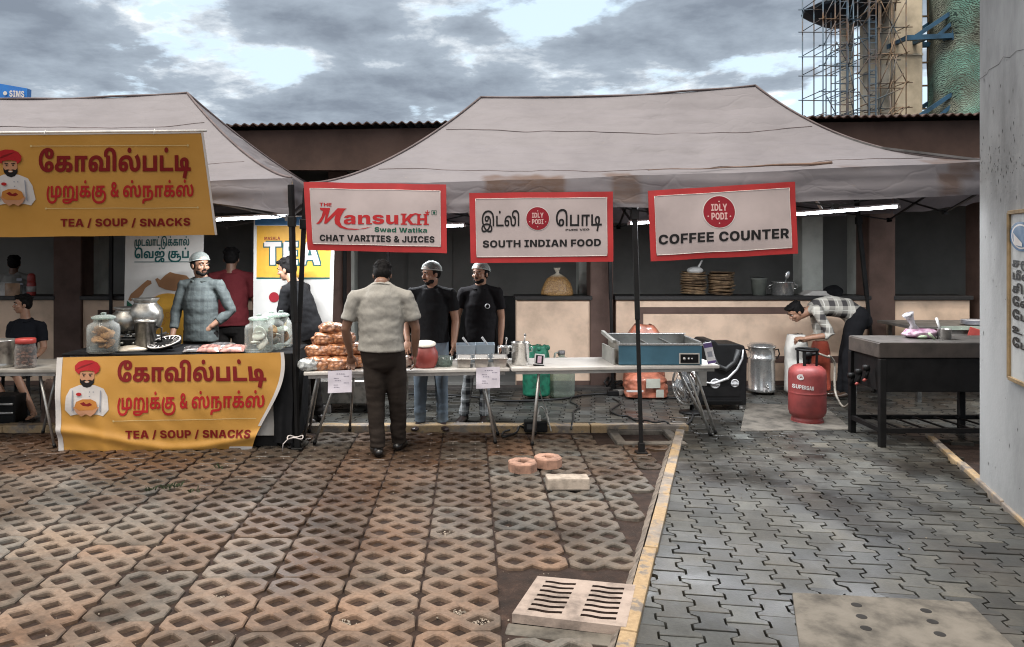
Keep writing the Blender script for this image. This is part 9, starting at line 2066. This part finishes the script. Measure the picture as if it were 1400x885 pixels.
# 1: cream shirt, back to the viewer
J = standing(XA(521, 6.72), 6.74, 1.70, 0, head_ang=3, seed=1, stance=.115, sw=1.22, nod=.42,
             arms=dict(L=[None, (-.315, .0, 1.10), (-.285, .10, .86), (-.02, .35, -1), (0, -.2, -1), .9], R=[None, (.30, .02, 1.10), (.285, .10, .86), (0, .3, -1), (-1, 0, 0), .6]))
J['spine'] = [q + V3(0, 0, d_) for q, d_ in zip(J['spine'], (0, 0, .01, .035, .05))]; J['head'] += V3(0, .05, -.012)
J['legs'] = [(V3(XA(512, 6.72), 6.74, .88), V3(XA(513, 6.72), 6.75, .47), V3(XA(516, 6.70), 6.72, .085), V3(-.35, 1, 0)), (V3(XA(538, 6.72), 6.76, .88), V3(XA(543, 6.8), 6.82, .47), V3(XA(545, 6.9), 6.92, .085), V3(.25, 1, 0))]
build_person('man with his back to us in a cream short sleeved shirt and brown trousers', J, dict(shirt=cloth('cream_shirt', (.30, .285, .255), .06, .6, 3, 8), sleeve=.72, ease=.022, hem=-.01, collar=MATS['cream_shirt'], trousers=cloth('brown_trousers', (.030, .023, .019), .12, .4), leg_w=1.12), SK2, 'close', girth=1.17, shoe_c=(.013, .011, .010), faces=False)
# 2: hairnet, black tee, jeans
J = standing(XA(589, 7.66), 7.72, 1.665, 178, head_ang=128, seed=2, stance=.115, nod=.15, sw=1.08, arms=dict(R=[None, (.27, .03, 1.12), (.22, .20, .92), (0, .7, -.7), (0, 0, -1), .7], L=[None, (-.25, -.01, 1.10), (-.235, .10, .86), (.1, .3, -1), (1, 0, 0), .6]))
build_person('man in a hairnet, black t-shirt and pale blue jeans beside the red pot', J, dict(shirt=cloth('black_tee', (.012, .012, .013), .1, .4), sleeve=.62, ease=.018, hem=.02, trousers=cloth('pale_jeans', (.19, .235, .28), .22, .4, 4), leg_w=1.0), SK1, 'close', net=True, beard=2, girth=1.06, k=1.665 / 1.7, shoe_c=(.035, .019, .016))
# 3: hairnet, black polo, checked trousers
J = standing(XA(657, 7.98), 8.02, 1.655, 176, head_ang=146, seed=3, stance=.10, nod=.02, arms=dict(R=[None, (.25, -.01, 1.12), (.265, .10, .88), (0, .3, -1), (-1, 0, 0), .5], L=[None, (-.225, -.02, 1.10), (-.215, .06, .85), (0, .2, -1), (1, 0, 0), .5]))
J['legs'] = [(V3(XA(663, 8), 8.02, .86), V3(XA(664, 8), 8.0, .46), V3(XA(662, 8), 8.02, .085), V3(-.05, -1, 0)), (V3(XA(648, 8), 8.02, .86), V3(XA(641, 8), 8.0, .46), V3(XA(634, 8), 8.02, .085), V3(-.35, -1, 0))]
p3 = build_person('man in a hairnet and black polo with a round chest emblem, wearing checked trousers', J, dict(shirt=cloth('black_polo', (.011, .010, .011), .1, .4), sleeve=.62, ease=.016, hem=.05, collar=MATS['black_polo'], trousers=check_cloth('check_trousers', (.26, .27, .27), (.03, .03, .035), (.42, .42, .42), 16), leg_w=.88), SK1, 'close', net=True, beard=2, k=1.655 / 1.7, shoe_c=(.022, .014, .012))
mb = MB(); c = V3(XA(666.5, 7.84), 7.855, 1.215); mb.lathe([(.026, 0), (.027, .003), (1e-4, .004)], c, 20, M=Matrix.Rotation(R(90), 3, 'X')); mb.build('chest_emblem', pm('emblem_white', (0, 0, 0)), p3)
mb = MB(); mb.lathe([(.018, .004), (.018, .006), (.012, .006), (.012, .0045)], c, 18, M=Matrix.Rotation(R(90), 3, 'X')); mb.bar(c + V3(-.012, -.006, .01), c + V3(.012, -.006, -.01), .005, .002); mb.build('emblem_mark', M_black, p3)
# 4: bending man in the checked shirt
Y4 = 9.25
def B(px, py, dy=0.0): return P(px, py, Y4 + dy)
J = dict(spine=[B(1172, 434), B(1155, 422), B(1133, 418), B(1117, 421), B(1106, 425)], right=V3(0, 1, 0), fwd=V3(-.5, 0, -.85), head=B(1088, 427), hf=V3(-.80, -.05, -.58), hu=V3(-.60, 0, .80), seed=4,
         arms=[(B(1116, 424, -.19), B(1136, 458, -.22), B(1101, 463, -.18), V3(-1, .1, .05), V3(0, .3, -1), 1.1), (B(1112, 427, .16), B(1120, 458, .12), B(1098, 466, -.04), V3(-1, -.2, .1), V3(0, -.2, -1), 1.1)],
         hip=.035, legs=[(B(1172, 436, -.08), B(1158, 488, -.09), B(1160, 533.5, -.09), V3(-1, -.15, 0)), (B(1172, 436, .08), B(1154, 488, .10), B(1151, 531.5, .10), V3(-1, .1, 0))])
build_person('man bending over the white sack in a checked shirt and dark trousers', J, dict(shirt=check_cloth('check_shirt', (.50, .47, .41), (.055, .05, .05), (.56, .54, .48), 13, 'xz', .42), sleeve=1.28, ease=.014, hem=-.05, trousers=cloth('dark_trousers', (.014, .014, .016), .1, .3)), SK1, 'short', k=.97, shoe_c=(.05, .03, .02))
# 5: grey check shirt behind the counter
J = standing(XA(270, 7.85), 7.95, 1.755, 172, head_ang=232, seed=5, nod=.08, arms=dict(R=[None, (.25, .02, 1.11), (.235, .13, .88), (0, .35, -1), (-1, 0, 0), .5], L=[None, (-.30, -.05, 1.12), (-.15, .07, .98), (.8, .4, -.4), (0, -1, 0), .6]))
build_person('man in a hairnet and grey checked shirt behind the snack counter, hand on his hip', J, dict(shirt=check_cloth('grey_check', (.10, .115, .112), (.065, .075, .075), (.085, .10, .10), 18), sleeve=1.7, ease=.018, hem=.09, collar=cloth('grey_collar', (.09, .105, .10)), trousers=cloth('black_trousers', (.018, .016, .015))), SK1, 'close', net=True, beard=2, k=1.755 / 1.7)
# 6: red shirt from behind
J = standing(XA(316, 9.0), 9.0, 1.80, 8, seed=6, nod=.2, sw=1.1)
build_person('man in a dark red shirt standing with his back to us beside the tea banner', J, dict(shirt=cloth('red_shirt', (.13, .022, .026), .12, .4), sleeve=.8, ease=.02, hem=.06, trousers=cloth('black_trousers', (0, 0, 0))), SK2, 'short', k=1.80 / 1.7, girth=1.1, faces=False)
# 7: black shirt, leaning forward to the left
Y7 = 7.95
J = standing(XA(424, Y7), Y7, 1.70, 72, head_ang=78, seed=7, lean=.21, nod=.22, arms=dict(L=[None, (-.22, .20, 1.10), (-.17, .33, .90), (0, .4, -.9), (1, 0, 0), .5], R=[None, (.22, .16, 1.10), (.2, .26, .90), (0, .4, -.9), (-1, 0, 0), .5]))
build_person('young man all in black leaning forward behind the tent legs', J, dict(shirt=cloth('black_shirt', (.010, .010, .011), .1, .3), sleeve=1.5, ease=.02, hem=.06, trousers=cloth('black_trousers', (0, 0, 0))), SK1, 'short', k=1.0, girth=1.05)
# 8: boy on a stool
Y8 = 8.45
def C(px, py, dy=0.0): return P(px, py, Y8 + dy)
J = dict(spine=[V3(XA(32, Y8), Y8, .53), V3(XA(33, Y8), Y8 - .02, .66), V3(XA(34, Y8), Y8 - .03, .84), C(35, 446, -.02), C(35, 436, -.02)], right=V3(-1, .2, 0), fwd=V3(-.2, -1, 0), head=C(31, 416.5, -.04), hf=V3(-.78, -.62, -.05), seed=8,
         arms=[(C(56, 445), C(60, 476, -.02), C(52, 486, -.22), V3(-.3, -.9, -.2), V3(0, 0, -1), .5), (C(17, 445), C(14, 470, -.02), C(18, 482, -.2), V3(.3, -.9, -.2), V3(0, 0, -1), .5)],
         legs=[(V3(XA(41, Y8), Y8 - .02, .50), V3(XA(50, Y8), Y8 - .40, .50), V3(XA(47, 8.1), 8.08, .085), V3(.1, -1, 0)), (V3(XA(22, Y8), Y8 - .02, .50), V3(XA(18, Y8), Y8 - .40, .50), V3(XA(14, 8.1), 8.12, .085), V3(-.2, -1, 0))])
build_person('boy in a black polo and pale shorts sitting behind the left table, looking left', J, dict(shirt=cloth('boy_polo', (.012, .013, .017), .1, .3), sleeve=.7, ease=.014, hem=.02, collar=MATS['boy_polo'], trousers=cloth('pale_shorts', (.42, .39, .34), .1, .3), ll=0, leg_l=.12), SK1, 'short', k=.88, feet='sandal')
# 9: white tee behind the ledge
J = standing(XA(19, 11.0), 11.0, 1.69, 20, seed=9, nod=.1)
p9 = build_person('person in a white printed t-shirt seen from behind inside the canteen', J, dict(shirt=cloth('white_tee', (.30, .29, .27), .1, .3), sleeve=.65, ease=.02, hem=.06, trousers=cloth('black_trousers', (0, 0, 0))), SK2, 'short', voxel=.009, faces=False)
mb = MB(); c = V3(XA(24, 10.8), 10.845, 1.36); mb.box(c, (.10, .008, .04), R(-20)); mb.box(c + V3(.0, 0, -.06), (.14, .008, .02), R(-20)); mb.build('back_print', I_grey, p9)
